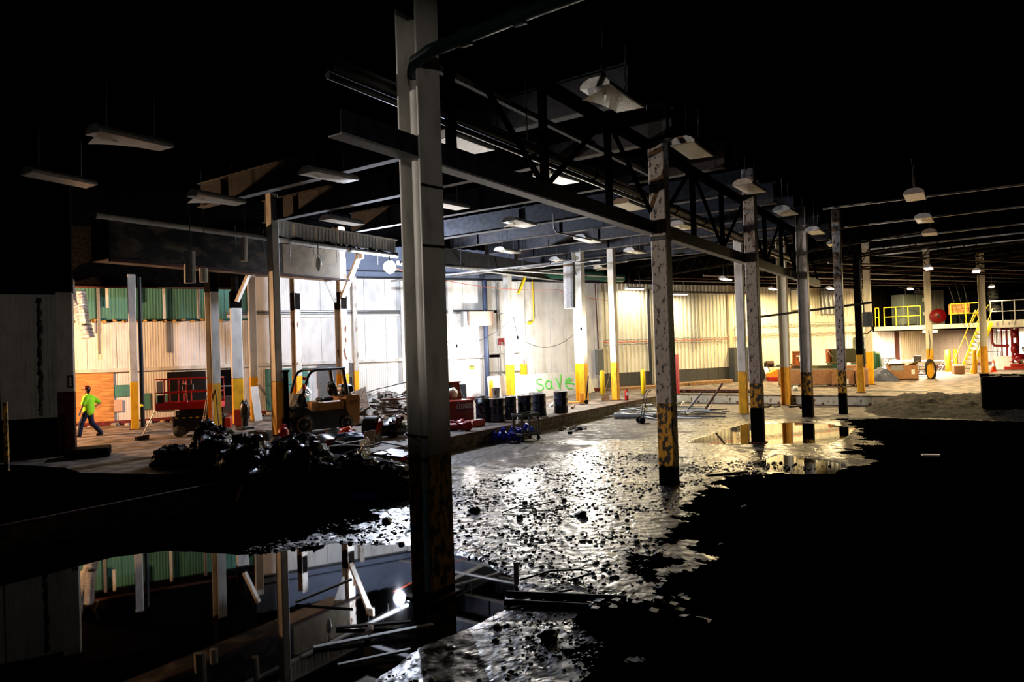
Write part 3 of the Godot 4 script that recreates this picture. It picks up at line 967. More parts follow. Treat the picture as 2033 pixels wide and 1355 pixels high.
	var td := thing("sliding_door", "teal panel door on the back wall behind the forklift mast", "door", W(3.35, 0.6, 0.05), WTURN)
	for k in 4:
		part("panel", ribbed(mb(), -0.98 + k * 0.5, -0.5 + k * 0.5, 0.0, 2.0, 0.03, 0.12, 0.01), M.teal_wall, td)
	part("rail", mb().box(Vector3(0, 1.3, 0.06), Vector3(2.0, 0.12, 0.05), 0.01), M.teal_wall, td)
	var wi := thing("sheet_metal_hatch", "shiny sheet metal frame round a dark hatch behind the rubble", "hatch", W(5.76, 0.95, 0.03), WTURN)
	part("sheet", mb().box(Vector3(0, 1.2, 0.02), Vector3(2.02, 1.1, 0.03), 0.006), M.steel, wi)
	part("hatch", mb().box(Vector3(0.35, 0.55, 0.03), Vector3(0.7, 1.1, 0.04), 0.006), M.pipe_dark, wi)
	part("jamb", mb().box(Vector3(0.86, 0.55, 0.04), Vector3(0.3, 1.1, 0.06), 0.006), M.steel, wi)
	part("jamb", mb().box(Vector3(-0.5, 0.5, 0.04), Vector3(0.9, 1.0, 0.05), 0.006), M.steel, wi)
	var ac := thing("wall_unit", "box shaped wall unit with a tan front high beside the blue pipe", "wall unit", W(13.25, 4.45, 0.1), WTURN)
	part("case", mb().box(Vector3(-0.5, 0.38, 0.2), Vector3(0.75, 0.86, 0.4), 0.02), M.galv, ac)
	part("front", mb().box(Vector3(0.13, 0.42, 0.3), Vector3(1.42, 0.76, 0.5), 0.015), M.card_pink, ac)
	solid("wall_clock", wb().lathe([Vector2(0, 0), Vector2(0.22, 0), Vector2(0.24, 0.03), Vector2(0.22, 0.08), Vector2(0.19, 0.07), Vector2(0, 0.06)], 20, Transform3D(Basis.from_euler(Vector3(PI / 2, 0, 0)), Vector3(14.95, 4.95, 0.02))), M.white_clean, "round white wall clock above the red valves", "clock")
	solid("wall_duct", wb().cyl(Vector3(13.73, 0.5, 0.35), Vector3(13.73, 6.95, 0.35), 0.14, -1, 16).cyl(Vector3(13.73, 2.8, 0.35), Vector3(13.73, 2.88, 0.35), 0.17), M.duct_blue, "thick dark blue vertical pipe on the back wall", "pipe")
	solid("conduit", wb().tube([Vector3(14.62, 6.9, 0.1), Vector3(14.62, 3.9, 0.1)], 0.045), M.pipe_grey, "grey vertical pipe above the red valves", "pipe")
	var vm := thing("sprinkler_manifold", "small red valve manifold with drop pipes beside the blue pipe", "valves", W(14.9, 3.7, 0.1), WTURN)
	part("header", mb().cyl(Vector3(-0.3, 0, 0.06), Vector3(0.5, 0, 0.06), 0.1), M.pipe_red, vm)
	for k in 3:
		part("valve", mb().cyl(Vector3(-0.25 + k * 0.33, -0.28, 0.06), Vector3(-0.25 + k * 0.33, 0.02, 0.06), 0.1, 0.07), M.pipe_red, vm)
		part("drop_pipe", mb().tube([Vector3(-0.25 + k * 0.33, -0.25, 0.06), Vector3(-0.25 + k * 0.33, -2.5, 0.06), Vector3(-0.2 + k * 0.33, -2.6, 0.12)], 0.04), M.pipe_grey, vm)
	part("bracket", mb().box(Vector3(0, -0.75, 0.02), Vector3(1.9, 0.05, 0.05)), M.pipe_grey, vm)
	part("bracket", mb().box(Vector3(0, -1.75, 0.02), Vector3(1.9, 0.05, 0.05)), M.pipe_grey, vm)
	var yp := thing("gas_pipe", "thin yellow pipe dropping down the pale wall with an elbow", "pipe", W(16.85, 4.6, 0.15), WTURN)
	part("pipe", mb().tube([Vector3(0, 2.6, 0), Vector3(0, 0.25, 0), Vector3(-0.08, 0.08, 0), Vector3(-0.3, 0.02, 0)], 0.035), M.safety_yellow, yp)
	part("valve", mb().cyl(Vector3(-0.38, 0.0, 0), Vector3(-0.2, 0.04, 0), 0.09), M.safety_yellow, yp)
	solid("yellow_brace", wb().bar(Vector3(15.5, 6.2, 0.9), Vector3(15.95, 7.1, 0.9), 0.2, 0.12, 0.01), M.safety_yellow, "short yellow slanted brace at the top of the back wall", "brace")
	var sg := thing("wall_sign", "small yellow and black sign on the white door panel behind the gang box", "sign", W(12.98, 2.17, 0.03), WTURN)
	part("plate", mb().box(Vector3(0, 0.1, 0), Vector3(0.3, 0.24, 0.01)), M.safety_yellow, sg)
	part("print", mb().box(Vector3(0, 0.15, 0.006), Vector3(0.26, 0.06, 0.004)), M.black, sg)
	var es := thing("wall_sign", "narrow red and white extinguisher sign on the yellow pilaster", "sign", W(16.1, 2.3, 0.22), WTURN)
	part("plate", mb().box(Vector3(0, 0.16, 0), Vector3(0.12, 0.34, 0.01)), M.white_plastic, es)
	part("print", mb().box(Vector3(0, 0.16, 0.006), Vector3(0.07, 0.28, 0.004)), M.tool_red, es)
	var eb := thing("breaker_box", "grey electrical box on the pale wall end beside the yellow bollards", "electrical box", W(21.2, 1.5, 0.15), WTURN)
	part("case", mb().box(Vector3(0, 0.75, 0.08), Vector3(0.5, 1.5, 0.2), 0.015), M.grey_metal, eb)
	part("conduit", mb().cyl(Vector3(-0.05, 1.5, 0.08), Vector3(-0.12, 5.4, 0.05), 0.035), M.rusty, eb)
	# cables and conduits on the ribbed wall
	for k in 3:
		var pts := []
		for i in 42:
			var ss := 21.6 + i * 0.3
			pts.append(W(ss, 3.52 - 0.13 * k + 0.03 * sin(i * 2.1 + k), 0.1 + 0.015 * k))
		solid("wall_cable", mb().tube(pts, 0.022, 5), M[["pipe_grey", "cord_orange", "pipe_grey"][k]], ["uppermost grey conduit along the ribbed wall", "orange cable strung along the ribbed wall", "lowest grey conduit along the ribbed wall"][k], "cable")
	for k in 4:
		var y: float = [4.25, 4.15, 3.62, 3.5][k]
		var pts := []
		for i in 40:
			pts.append(W(34.2 + i * 0.31, y + 0.025 * sin(i * 1.7 + k * 2.0), 0.12))
		solid("wall_cable", mb().tube(pts, 0.02, 5), M[["pipe_grey", "pipe_grey", "cord_orange", "pipe_grey"][k]], ["upper grey conduit on the cream wall behind the cartons", "second grey conduit on the cream wall behind the cartons", "orange cable on the cream wall behind the cartons", "lowest grey conduit on the cream wall behind the cartons"][k], "cable")
	solid("wall_pipe", wb().cyl(Vector3(25.9, 6.45, 0.35), Vector3(33.5, 6.45, 0.35), 0.06), M.pipe_dark, "dark horizontal pipe across the top of the ribbed wall", "pipe")
	solid("wall_pipe", wb().cyl(Vector3(24.95, 0.6, 0.3), Vector3(24.95, 6.6, 0.3), 0.09), M.pipe_dark, "black vertical pipe beside the flat white door panel", "pipe")
	solid("wall_pipe", wb().cyl(Vector3(25.35, 0.6, 0.2), Vector3(25.35, 6.6, 0.2), 0.12), M.cream_wall, "pale round vertical pipe beside the black one", "pipe")
	for k in 3:
		solid("conduit", wb().cyl(Vector3(28.55 + k * 0.28, 2.6 + 0.2 * k, 0.12), Vector3(28.45 + k * 0.28, 6.4, 0.12), 0.022), M.pipe_grey, ["left of three thin conduits up the ribbed wall", "middle of three thin conduits up the ribbed wall", "right of three thin conduits up the ribbed wall"][k], "conduit", "thin conduits on the ribbed wall")
	var dr := thing("door", "grey steel door case at the right end of the ribbed wall", "door", W(32.55, 0.5, 0.1), WTURN)
	part("left_side", mb().box(Vector3(-0.55, 1.15, 0.2), Vector3(0.5, 2.3, 0.5), 0.01), M.kick_grey, dr)
	part("leaf", mb().box(Vector3(0.05, 1.1, 0.1), Vector3(0.7, 2.2, 0.1), 0.01), M.cabinet_grey, dr)
	part("right_side", mb().box(Vector3(0.55, 1.15, 0.3), Vector3(0.35, 2.3, 0.6), 0.01), M.grey_metal, dr)
	for k in 4:
		part("conduit", mb().tube([Vector3(-0.4 + k * 0.28, 2.3, 0.2), Vector3(-0.4 + k * 0.28, 3.6 + k * 0.12, 0.15), Vector3(0.2 + k * 0.2, 3.9 + k * 0.12, 0.15), Vector3(0.9, 3.95 + k * 0.12, 0.15)], 0.025, 6), M.pipe_grey, dr)
	var ps := thing("plastic_sheet", "grey plastic sheeting hung high on the cream wall", "plastic sheet", W(41.95, 5.0, 0.15), WTURN)
	part("sheet", mb().smooth_grid(24, 10, func(i, j): return Vector3(-1.15 + i * 0.1, j * 0.19, 0.1 + 0.07 * sin(i * 1.3 + j * 0.3) * (1.0 - j * 0.06))), M.galv, ps)
	part("batten", mb().box(Vector3(0, 1.72, 0.1), Vector3(2.4, 0.06, 0.08)), M.old_wood, ps)
	var hb := thing("heater_box", "cream box unit on the wall between two columns", "wall unit", W(38.3, 5.0, 0.1), WTURN)
	part("case", mb().box(Vector3(0, 1.0, 0.25), Vector3(0.85, 1.4, 0.5), 0.02), M.cream_wall, hb)
	part("lower_case", mb().box(Vector3(0.75, 0.25, 0.25), Vector3(0.7, 0.7, 0.5), 0.02), M.white_clean, hb)
	part("bracket", mb().box(Vector3(0, 0.95, 0.52), Vector3(0.7, 0.06, 0.04)), M.black, hb)
	var pb := thing("panel_board", "grey control panels with a round gauge on the wall behind the machines", "control panel", W(45.3, 2.2, 0.1), WTURN)
	part("case", mb().box(Vector3(0, 0.5, 0.12), Vector3(1.5, 1.1, 0.24), 0.015), M.grey_metal, pb)
	part("gauge", mb().lathe([Vector2(0, 0), Vector2(0.27, 0), Vector2(0.29, 0.05), Vector2(0.24, 0.06), Vector2(0, 0.05)], 20, Transform3D(Basis.from_euler(Vector3(PI / 2, 0, 0)), Vector3(0.35, 0.55, 0.24))), M.white_clean, pb)
	for k in 5:
		part("conduit", mb().tube([Vector3(-0.6 + k * 0.25, 1.05, 0.12), Vector3(-0.6 + k * 0.25, 1.8, 0.12), Vector3(-0.45 + k * 0.25, 1.95, 0.12)], 0.02, 6), M.pipe_grey, pb)

func other_walls() -> void:
	# near left: a pale ribbed partition that ends in a column, black at its foot and above
	var base := struct("wall_left", mb(Vector3(-22.0, 0, -9.2), Vector3(0, WTURN, 0)).box(Vector3(-8.35, 1.0, -0.3), Vector3(16.5, 2.0, 0.3), 0.02).box(Vector3(-8.35, 6.9, -0.3), Vector3(16.5, 3.4, 0.3), 0.02).box(Vector3(-8.35, 3.4, -0.4), Vector3(16.5, 5.0, 0.1)), M.tar, "dark partition at the left edge with pale ribbed panels")
	for k in 10:
		var a := -1.5 - k * 1.5
		part("panel", ribbed(mb(Vector3(-22.0, 0, -9.2), Vector3(0, WTURN, 0)), a + 0.02, a + 1.48 - (0.06 if k == 0 else 0.0), 1.62, 5.2, -0.12, 0.11, 0.014), M.white_clean, base)
	var pj := MB.new().at(Vector3(-22.0, 0, -9.2), Vector3(0, WTURN, 0))
	for i in 26:   # torn strip of skin that peels off between two panels
		var y := 5.1 - i * 0.13
		pj.face([Vector3(-0.58 + rv(-0.04, 0.03), y - 0.15, -0.08), Vector3(-0.52 + rv(-0.03, 0.03), y - 0.15, -0.02 + rv(-0.03, 0.06)), Vector3(-0.52 + rv(-0.03, 0.04), y, -0.01 + rv(-0.03, 0.06)), Vector3(-0.58, y, -0.08)])
	part("torn_skin", pj, M.black_paint, base)
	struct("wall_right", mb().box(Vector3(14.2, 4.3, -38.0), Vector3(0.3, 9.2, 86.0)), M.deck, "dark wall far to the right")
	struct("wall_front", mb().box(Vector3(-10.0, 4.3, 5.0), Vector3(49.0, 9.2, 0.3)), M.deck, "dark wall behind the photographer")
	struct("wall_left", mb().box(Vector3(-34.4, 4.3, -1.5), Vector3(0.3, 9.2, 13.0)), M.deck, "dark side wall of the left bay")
	var jc := thing("steel_column", "pale column with a brown foot at the end of the dark left partition", "column", Vector3(-21.95, DOCK, -9.2), WTURN)
	part("shaft", mb().box(Vector3(0.08, 3.3, -0.1), Vector3(0.42, 2.9, 0.4), 0.015), M.white_clean, jc)
	part("foot", mb().box(Vector3(0.08, 0.93, -0.1), Vector3(0.42, 1.84, 0.4), 0.015), M.rusty, jc)
	part("top", mb().box(Vector3(0.08, 6.4, -0.1), Vector3(0.42, 3.3, 0.4), 0.015), M.charred, jc)
	var es := thing("wall_sign", "small dark sign on the pale column at the left partition", "sign", Vector3(-21.95, 2.5, -9.2) + WN * 0.11 + WD * 0.2, WTURN)
	part("plate", mb().box(Vector3(0, 0.15, 0.01), Vector3(0.16, 0.36, 0.015)), M.rusty, es)
	part("print", mb().box(Vector3(0, 0.15, 0.02), Vector3(0.05, 0.24, 0.004)).prism([Vector2(-0.06, 0.06), Vector2(0.0, 0.0), Vector2(0.06, 0.06)], 0.004, Transform3D(Basis(), Vector3(0, 0, 0.018))), M.white_plastic, es)
	solid("kerb_block", mb(Vector3(-21.2, DOCK, -9.3), Vector3(0, WTURN, 0)).box(Vector3(0.2, 0.13, 0.15), Vector3(1.1, 0.26, 0.9), 0.03), M.tar, "black kerb block at the foot of the left partition", "kerb")
	solid("bollard", mb(Vector3(-20.35, DOCK, -7.2)).cyl(Vector3.ZERO, Vector3(0, 1.75, 0), 0.06), M.yellow_chipped, "thin yellow post at the far left edge in the dark", "post")

# ---------------------------------------------------------------- roof
func ibeam(b: MB, a: Vector3, e: Vector3, h: float, w: float, tf := 0.03, tw := 0.02) -> MB:   # a and e on the underside
	var up := Vector3.UP * h
	b.bar(a + up * 0.5, e + up * 0.5, tw, h, 0.0)
	b.bar(a + up - Vector3.UP * tf / 2, e + up - Vector3.UP * tf / 2, w, tf, 0.004)
	return b

func roof() -> void:
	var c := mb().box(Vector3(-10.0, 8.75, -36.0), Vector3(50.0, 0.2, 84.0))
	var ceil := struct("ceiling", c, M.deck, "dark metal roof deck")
	var r := mb()
	for i in 180:
		r.box(Vector3(-32.0 + i * 0.26, 8.62, -16.0), Vector3(0.11, 0.07, 41.0))
	tag(part("deck_ribs", r, M.deck, ceil), "", "", "", "stuff")
	# purlins across the hall
	var zs := [-12.2, -14.5, -18.4, -22.0, -24.4, -27.1, -29.7, -32.4, -35.0]
	var ord := ["nearest", "second", "third", "fourth", "fifth", "sixth", "seventh", "eighth", "farthest"]
	for k in zs.size():
		var z: float = zs[k]
		var y := 7.68 if k == 1 else 7.85
		var o := thing("roof_beam", "dark steel roof beam crossing the hall, %s from the camera" % ord[k], "beam", Vector3(0, y, z), 0.0, "roof beams across the hall")
		var x0 := -19.6
		var x1 := -5.3
		part("web", ibeam(mb(), Vector3(x0, 0.01, 0), Vector3(x1, 0.01, 0), 0.74, 0.22), M.beam, o)
		part("bottom_flange", mb().box(Vector3((x0 + x1) / 2, 0.01, 0), Vector3(x1 - x0, 0.03, 0.24), 0.006), M.beam_flange, o)
		for q in 4:
			part("stiffener", mb().box(Vector3(-18.4 + q * 4.2 + (k % 3) * 0.4, 0.36, 0.0), Vector3(0.012, 0.66, 0.2)), M.beam, o)
	# the truss over the column row: deep bottom chord, posts, slanted web members, pipes beside it
	var tr := thing("truss_girder", "long steel truss girder over the row of near columns", "girder", Vector3(-5.87, 5.665, 0), 0.0)
	part("bottom_chord", mb().box(Vector3(0, 0.14, -20.1), Vector3(0.2, 0.28, 29.6), 0.01), M.beam, tr)
	part("shaded_end", mb().box(Vector3(0, 0.14, -1.1), Vector3(0.2, 0.28, 8.4), 0.01), M.truss_black, tr)  # near end coloured black, standing for the girder fading into shade
	part("bottom_flange", mb().box(Vector3(0, 0.0, -20.1), Vector3(0.22, 0.03, 29.6), 0.005), M.beam_light, tr)
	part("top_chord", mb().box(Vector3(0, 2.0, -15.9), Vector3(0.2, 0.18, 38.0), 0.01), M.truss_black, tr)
	for k in 11:
		var z := -7.4 - k * 2.5
		part("post", mb().box(Vector3(0, 1.15, z), Vector3(0.12, 1.7, 0.1)), M.truss_black, tr)
		part("diagonal", mb().bar(Vector3(0, 0.3, z - (0.1 if k % 2 else 2.4)), Vector3(0, 2.0, z - (2.4 if k % 2 else 0.1)), 0.07, 0.07), M.truss_black, tr)
	var pp := thing("ceiling_pipe", "thick dark sprinkler pipe running along the girder over the near columns", "pipe", Vector3(-6.25, 6.68, 0))
	part("pipe", mb().cyl(Vector3(0, 0, -5.6), Vector3(0, 0, -34.0), 0.1, -1, 14), M.pipe_charcoal, pp)
	part("shaded_end", mb().cyl(Vector3(0, 0, 3.0), Vector3(0, 0, -5.6), 0.1, -1, 14), M.truss_black, pp)  # pipe end coloured black for the shade, like the girder
	for k in 11:
		part("coupling", mb().cyl(Vector3(0, 0, -7.9 - k * 2.3), Vector3(0, 0, -8.05 - k * 2.3), 0.12, -1, 14), M.pipe_charcoal, pp)
	for q in [-10, -16, -22]: part("hanger", mb().cyl(Vector3(0, 0.1, q), Vector3(0, 1.3, q), 0.01), M.pipe_charcoal, pp)
	solid("ceiling_pipe", mb().cyl(Vector3(-6.3, 6.54, -5.6), Vector3(-6.3, 6.54, -34.0), 0.045, -1, 10), M.pipe_charcoal, "thin pipe below the thick sprinkler pipe over the near columns", "pipe")
	solid("foam_beam", mb().box(Vector3(-6.3, 7.3, -11.7), Vector3(0.14, 0.1, 9.2), 0.03), M.beam_flange, "beam with flaking grey foam high above the near girder", "beam")
	solid("drain_pipe", mb().tube([Vector3(-5.87, 6.72, -6.66), Vector3(-5.85, 6.8, -6.64), Vector3(-5.78, 6.9, -6.6), Vector3(-5.5, 6.96, -6.58), Vector3(-4, 6.96, -6.5), Vector3(0.5, 6.96, -6.4)], 0.085, 12).cyl(Vector3(-5.0, 6.96, -6.55), Vector3(-4.85, 6.96, -6.55), 0.11).cyl(Vector3(-4.2, 6.96, -6.51), Vector3(-4.05, 6.96, -6.51), 0.11), M.pipe_teal, "teal drain pipe that bends off the top of the near column", "pipe")
	solid("ceiling_pipe", mb().tube([Vector3(-2.2, 8.2, -5.2), Vector3(-2.2, 6.9, -5.3), Vector3(-2.15, 6.6, -5.36), Vector3(-2.0, 6.45, -5.4)], 0.07, 10), M.pipe_teal, "dim curved pipe end hanging at the top of the picture", "pipe")
	solid("hook_conduit", mb().tube([Vector3(-11.9, 7.85, -20.6), Vector3(-11.9, 7.35, -20.6), Vector3(-11.85, 7.2, -20.7), Vector3(-11.6, 7.15, -22.4), Vector3(-11.6, 7.15, -22.8)], 0.03, 7), M.pipe_grey, "thin bent conduit hanging from a roof beam in mid air", "conduit")
	# lengthwise beams and pipes over the dock
	var lg := thing("dock_girder", "grey steel girder running above the dock columns towards the back wall", "girder", Vector3(-19.5, 7.0, 0))
	part("web", mb().box(Vector3(0, 0.4, -30.5), Vector3(0.03, 0.8, 16.0)).box(Vector3(0, 0.8, -30.5), Vector3(0.26, 0.03, 16.0)), M.beam, lg)
	part("flange", mb().box(Vector3(0, 0.0, -30.5), Vector3(0.3, 0.03, 16.0), 0.005), M.beam_light, lg)
	for k in 4:
		var y: float = [6.55, 6.85, 7.1, 7.3][k]
		var z: float = [-23.5, -25.6, -28.0, -31.0][k]
		var o := thing("sprinkler_pipe", ["lowest white pipe across the dock ceiling", "second white pipe across the dock ceiling", "third white pipe across the dock ceiling", "farthest white pipe across the dock ceiling"][k], "pipe", Vector3(0, y, z), 0.0, "pipes under the dock ceiling")
		part("pipe", mb().cyl(Vector3(-22.5, 0, 0), Vector3(-13.8, 0.0, 0), 0.045), M.pipe_grey, o)
		for q in 3:
			part("hanger", mb().cyl(Vector3(-21.5 + q * 3.2, 0, 0), Vector3(-21.5 + q * 3.2, 7.9 - y, 0), 0.014), M.pipe_dark, o)
	solid("sprinkler_main", mb().cyl(Vector3(-19.3, 6.85, -20.6), Vector3(-15.0, 6.75, -33.0), 0.06, -1, 10).cyl(Vector3(-19.3, 6.85, -20.6), Vector3(-19.3, 6.85, -21.0), 0.09), M.pipe_grey, "long white pipe slanting over the dock towards the ribbed wall", "pipe")
	solid("loose_cable", mb().tube(sag(Vector3(-20.5, 6.9, -21.0), Vector3(-17.8, 6.2, -31.0), 0.35, 16), 0.014, 5).tube(sag(Vector3(-17.8, 6.2, -31.0), W(24.0, 6.0, 0.4), 0.3, 10), 0.014, 5), M.cord_orange, "thin orange cable sagging under the dock ceiling", "cable")
	solid("green_duct", mb().cyl(W(16.9, 7.35, 0.9), W(21.0, 7.35, 0.9), 0.32, -1, 16).cyl(W(21.0, 7.2, 0.9), W(22.6, 7.2, 0.9), 0.25, -1, 16), M.green_duct, "dark green round duct along the top of the pale wall", "duct")
	# over the far floor: dark joists along the wall's square, with pipes and clutter below
	for k in 9:
		var s := 24.0 + k * 4.6
		var o := thing("roof_joist", "dark open web joist over the far floor, number %s from the left" % ["one", "two", "three", "four", "five", "six", "seven", "eight", "nine"][k], "joist", W(s, 7.15, 0.0), WTURN, "joists over the far floor")
		part("bottom_chord", mb().box(Vector3(0, 0, 8.0), Vector3(0.12, 0.07, 15.6)), M.joist_dark, o)
		part("top_chord", mb().box(Vector3(0, 0.75, 8.0), Vector3(0.14, 0.08, 15.6)), M.joist_dark, o)
		var d := mb()
		for q in 13:
			d.bar(Vector3(0, 0.03, 0.3 + q * 1.2), Vector3(0, 0.74, 0.9 + q * 1.2), 0.035, 0.035)
			d.bar(Vector3(0, 0.74, 0.9 + q * 1.2), Vector3(0, 0.03, 1.5 + q * 1.2), 0.035, 0.035)
		part("web", d, M.joist_dark, o)
	for k in 7:
		var n := 1.5 + k * 2.0
		solid("ceiling_conduit", mb().cyl(W(23.0 + k * 0.8, 7.0 - 0.06 * (k % 3), n), W(58.0 + k, 7.02 - 0.05 * (k % 2), n + 0.6), 0.03 + 0.012 * (k % 3), -1, 8), M.rusty if k % 3 == 1 else M.pipe_grey, "%s of the long conduits under the far roof, counted from the wall" % ["first", "second", "third", "fourth", "fifth", "sixth", "seventh"][k], "conduit", "conduits under the far roof")
	for k in 5:
		var z: float = [-25.2, -30.0, -35.06, -38.5, -41.7][k]
		solid("roof_rail", mb().bar(Vector3(-4.0, 7.6, z), Vector3(6.0, 7.6, z - 0.5 + k * 0.6), 0.06, 0.06), M.galv, "pale rail under the dark right part of the roof, %s from the camera" % ["first", "second", "third", "fourth", "fifth"][k], "rail", "rails under the right part of the roof")
	solid("tie_rail", mb().bar(Vector3(-7.9, 4.22, -31.0), Vector3(-3.6, 4.75, -34.5), 0.06, 0.1), M.pipe_grey, "thin grey rail strung between the far columns at mid height", "rail")
	# over the left bay: the burnt duct panel and the ribbed fascia above it, at the dock's column row
	var so := thing("burnt_duct", "scorched sheet metal duct panel over the left bay opening", "duct", Vector3(-19.5, 6.0, -14.0))
	part("side", mb().box(Vector3(-0.5, 0.55, 1.75), Vector3(1.0, 1.08, 5.7), 0.02), M.burnt_panel, so)
	part("side", mb().box(Vector3(-0.5, 0.55, -2.4), Vector3(1.0, 1.08, 2.58), 0.02), M.burnt_light, so, "end of the duct panel left bare and tan")
	part("lower_angle", mb().box(Vector3(0.02, -0.02, 0.25), Vector3(0.12, 0.09, 8.7), 0.01), M.rusty, so)
	part("gusset", mb().prism([Vector2(-0.6, 0), Vector2(0.0, 0), Vector2(0.0, -0.85), Vector2(-0.1, -0.85)], 0.02, Transform3D(Basis(Vector3(0, 0, -1), Vector3.UP, Vector3(1, 0, 0)), Vector3(-0.3, 0, -3.7))), M.white_paint, so)
	var fa := thing("ribbed_fascia", "ribbed pale sheet fascia with a ragged burnt lower edge under the roof", "fascia", Vector3(-19.55, 7.3, -14.6))
	for k in 6:
		part("panel", ribbed(mb(Vector3.ZERO, Vector3(0, 90, 0)), k * 1.02, k * 1.02 + 1.0, 0.0, 0.5, 0.05, 0.17, 0.02), M.white_clean, fa)
	part("top_trim", mb().box(Vector3(0.08, 0.52, -3.05), Vector3(0.1, 0.05, 6.2), 0.005), M.white_clean, fa)
	var bu := mb()
	for i in 40:
		bu.lump(Vector3(0.06 + rv(-0.02, 0.06), -0.08 + rv(-0.08, 0.04), -i * 0.155), Vector3(0.07, 0.07 + rv(0, 0.05), 0.13), 0.6, 300 + i, 7, 5)
	part("burnt_edge", bu, M.charred, fa)
	var cp := thing("hall_pipe", "long pale pipe from the burnt duct to the bare lamp", "pipe", Vector3(-19.35, 7.13, -9.0))
	part("pipe", mb().cyl(Vector3.ZERO, Vector3(0, 0, -11.6), 0.085, -1, 12), M.white_clean, cp)
	for q in [-9.0, -6.2]: part("collar", mb().cyl(Vector3(0, 0, q), Vector3(0, 0, q - 0.1), 0.11), M.pipe_grey, cp)
	for k in 7:
		part("hanger", mb().cyl(Vector3(0.0, -0.45 - 0.1 * (k % 3), -4.2 - k * 1.05), Vector3(0, 0.3, -4.2 - k * 1.05), 0.012), M.pipe_grey, cp)
	var kb := thing("knee_brace", "white diagonal brace on the scorched column under the bare lamp", "brace", Vector3(-21.6, 5.6, -19.7))
	part("strut", mb().bar(Vector3(-0.25, 0.0, -0.2), Vector3(1.3, 1.6, 0.25), 0.2, 0.14, 0.01), M.white_paint, kb)
	part("plate", mb().box(Vector3(1.3, 1.55, 0.25), Vector3(0.4, 0.3, 0.1), 0.01), M.white_paint, kb)
	solid("knee_brace", mb().bar(Vector3(-24.5, 5.45, -16.7), Vector3(-23.9, 6.6, -16.9), 0.18, 0.12, 0.01), M.white_paint, "white diagonal brace beside the scorched column at the left bay", "brace")
	var bl := thing("black_fascia", "burnt black fascia hanging over the teal wall", "fascia", W(-3.0, 6.2, 2.0), WTURN)
	part("panel", mb().box(Vector3(0, 1.2, 0), Vector3(9.0, 2.4, 0.15), 0.02), M.charred, bl)
	part("edge_angle", mb().box(Vector3(0, -0.02, 0.1), Vector3(9.0, 0.08, 0.1), 0.01), M.rusty, bl)
	for k in 7:
		var s: float = [-5.22, -5.05, -4.19, -3.87, -3.05, -1.76, -0.41][k]
		var y: float = [4.38, 5.28, 3.51, 5.43, 3.66, 4.95, 4.94][k]
		solid("hanging_stud", wb().box(Vector3(s, (y + 6.3) / 2, 0.8), Vector3(0.11, 6.3 - y, 0.07), 0.01), M.galv if k % 2 == 0 else M.white_clean, "metal stud hanging from the black fascia, %s from the left" % ["first", "second", "third", "fourth", "fifth", "sixth", "seventh"][k], "stud", "studs hanging over the teal wall")
	var fd := thing("flexible_duct", "crumpled foil duct hanging down over the plywood wall", "duct", Vector3(-28.4, 6.2, -12.3))
	var pts := []
	for i in 40:
		var f := i / 39.0
		pts.append(Vector3(-0.3 + 0.35 * f + 0.36 * smoothstep(0.2, 0.9, f), 0.02 - 2.1 * pow(f, 1.3), 0.1 - 0.45 * f))
	var fl := mb()
	for i in 39:
		fl.cyl(pts[i], pts[i + 1], 0.25 if i % 2 else 0.215, 0.215 if i % 2 else 0.25, 16, i == 38)
	part("hose", fl, M.foil, fd)
	var f2 := mb()
	for i in 22:
		var a := Vector3(0.5 + i * 0.012, -0.3 - i * 0.058, -0.1)
		f2.cyl(a, a + Vector3(0.012, -0.058, 0), 0.17 if i % 2 else 0.145, 0.145 if i % 2 else 0.17, 14, false)
	part("second_hose", f2, M.foil, fd)
	part("elbow", mb().cyl(Vector3(-0.75, 0.1, 0.3), Vector3(-0.05, 0.02, 0.05), 0.22, 0.24, 16), M.foil, fd)

# ---------------------------------------------------------------- columns
func column(x: float, z: float, y0: float, top: float, w: float, d: float, look: String, label: String, turn := 0.0, hsec := false, foot := 0.0) -> Node3D:
	# look: paint of the shaft / paint of the band below 1.85 m
	var o := thing("steel_column", label, "column", Vector3(x, y0, z), turn, "columns of the hall")
	var paint: Array = look.split("/")
	var shapes := [[0.0, foot, "tar", "foot"], [foot, 1.85, paint[1], "painted_band"], [1.85, top - y0, paint[0], "shaft"]]
	for q in shapes:
		if q[1] - q[0] < 0.02: continue
		var b := mb()
		var c := Vector3(0, (q[0] + q[1]) / 2, 0)
		var h: float = q[1] - q[0]
		if hsec:
			b.box(c + Vector3(w / 2 - 0.015, 0, 0), Vector3(0.03, h, d), 0.006)
			b.box(c - Vector3(w / 2 - 0.015, 0, 0), Vector3(0.03, h, d), 0.006)
			b.box(c, Vector3(w - 0.06, h, 0.02))
		else:
			b.box(c, Vector3(w, h, d), 0.02)
		part(q[3], b, M[q[2]], o)
	part("base_plate", mb().box(Vector3(0, 0.012, 0), Vector3(w + 0.12, 0.024, d + 0.12), 0.005), M.rusty, o)
	return o

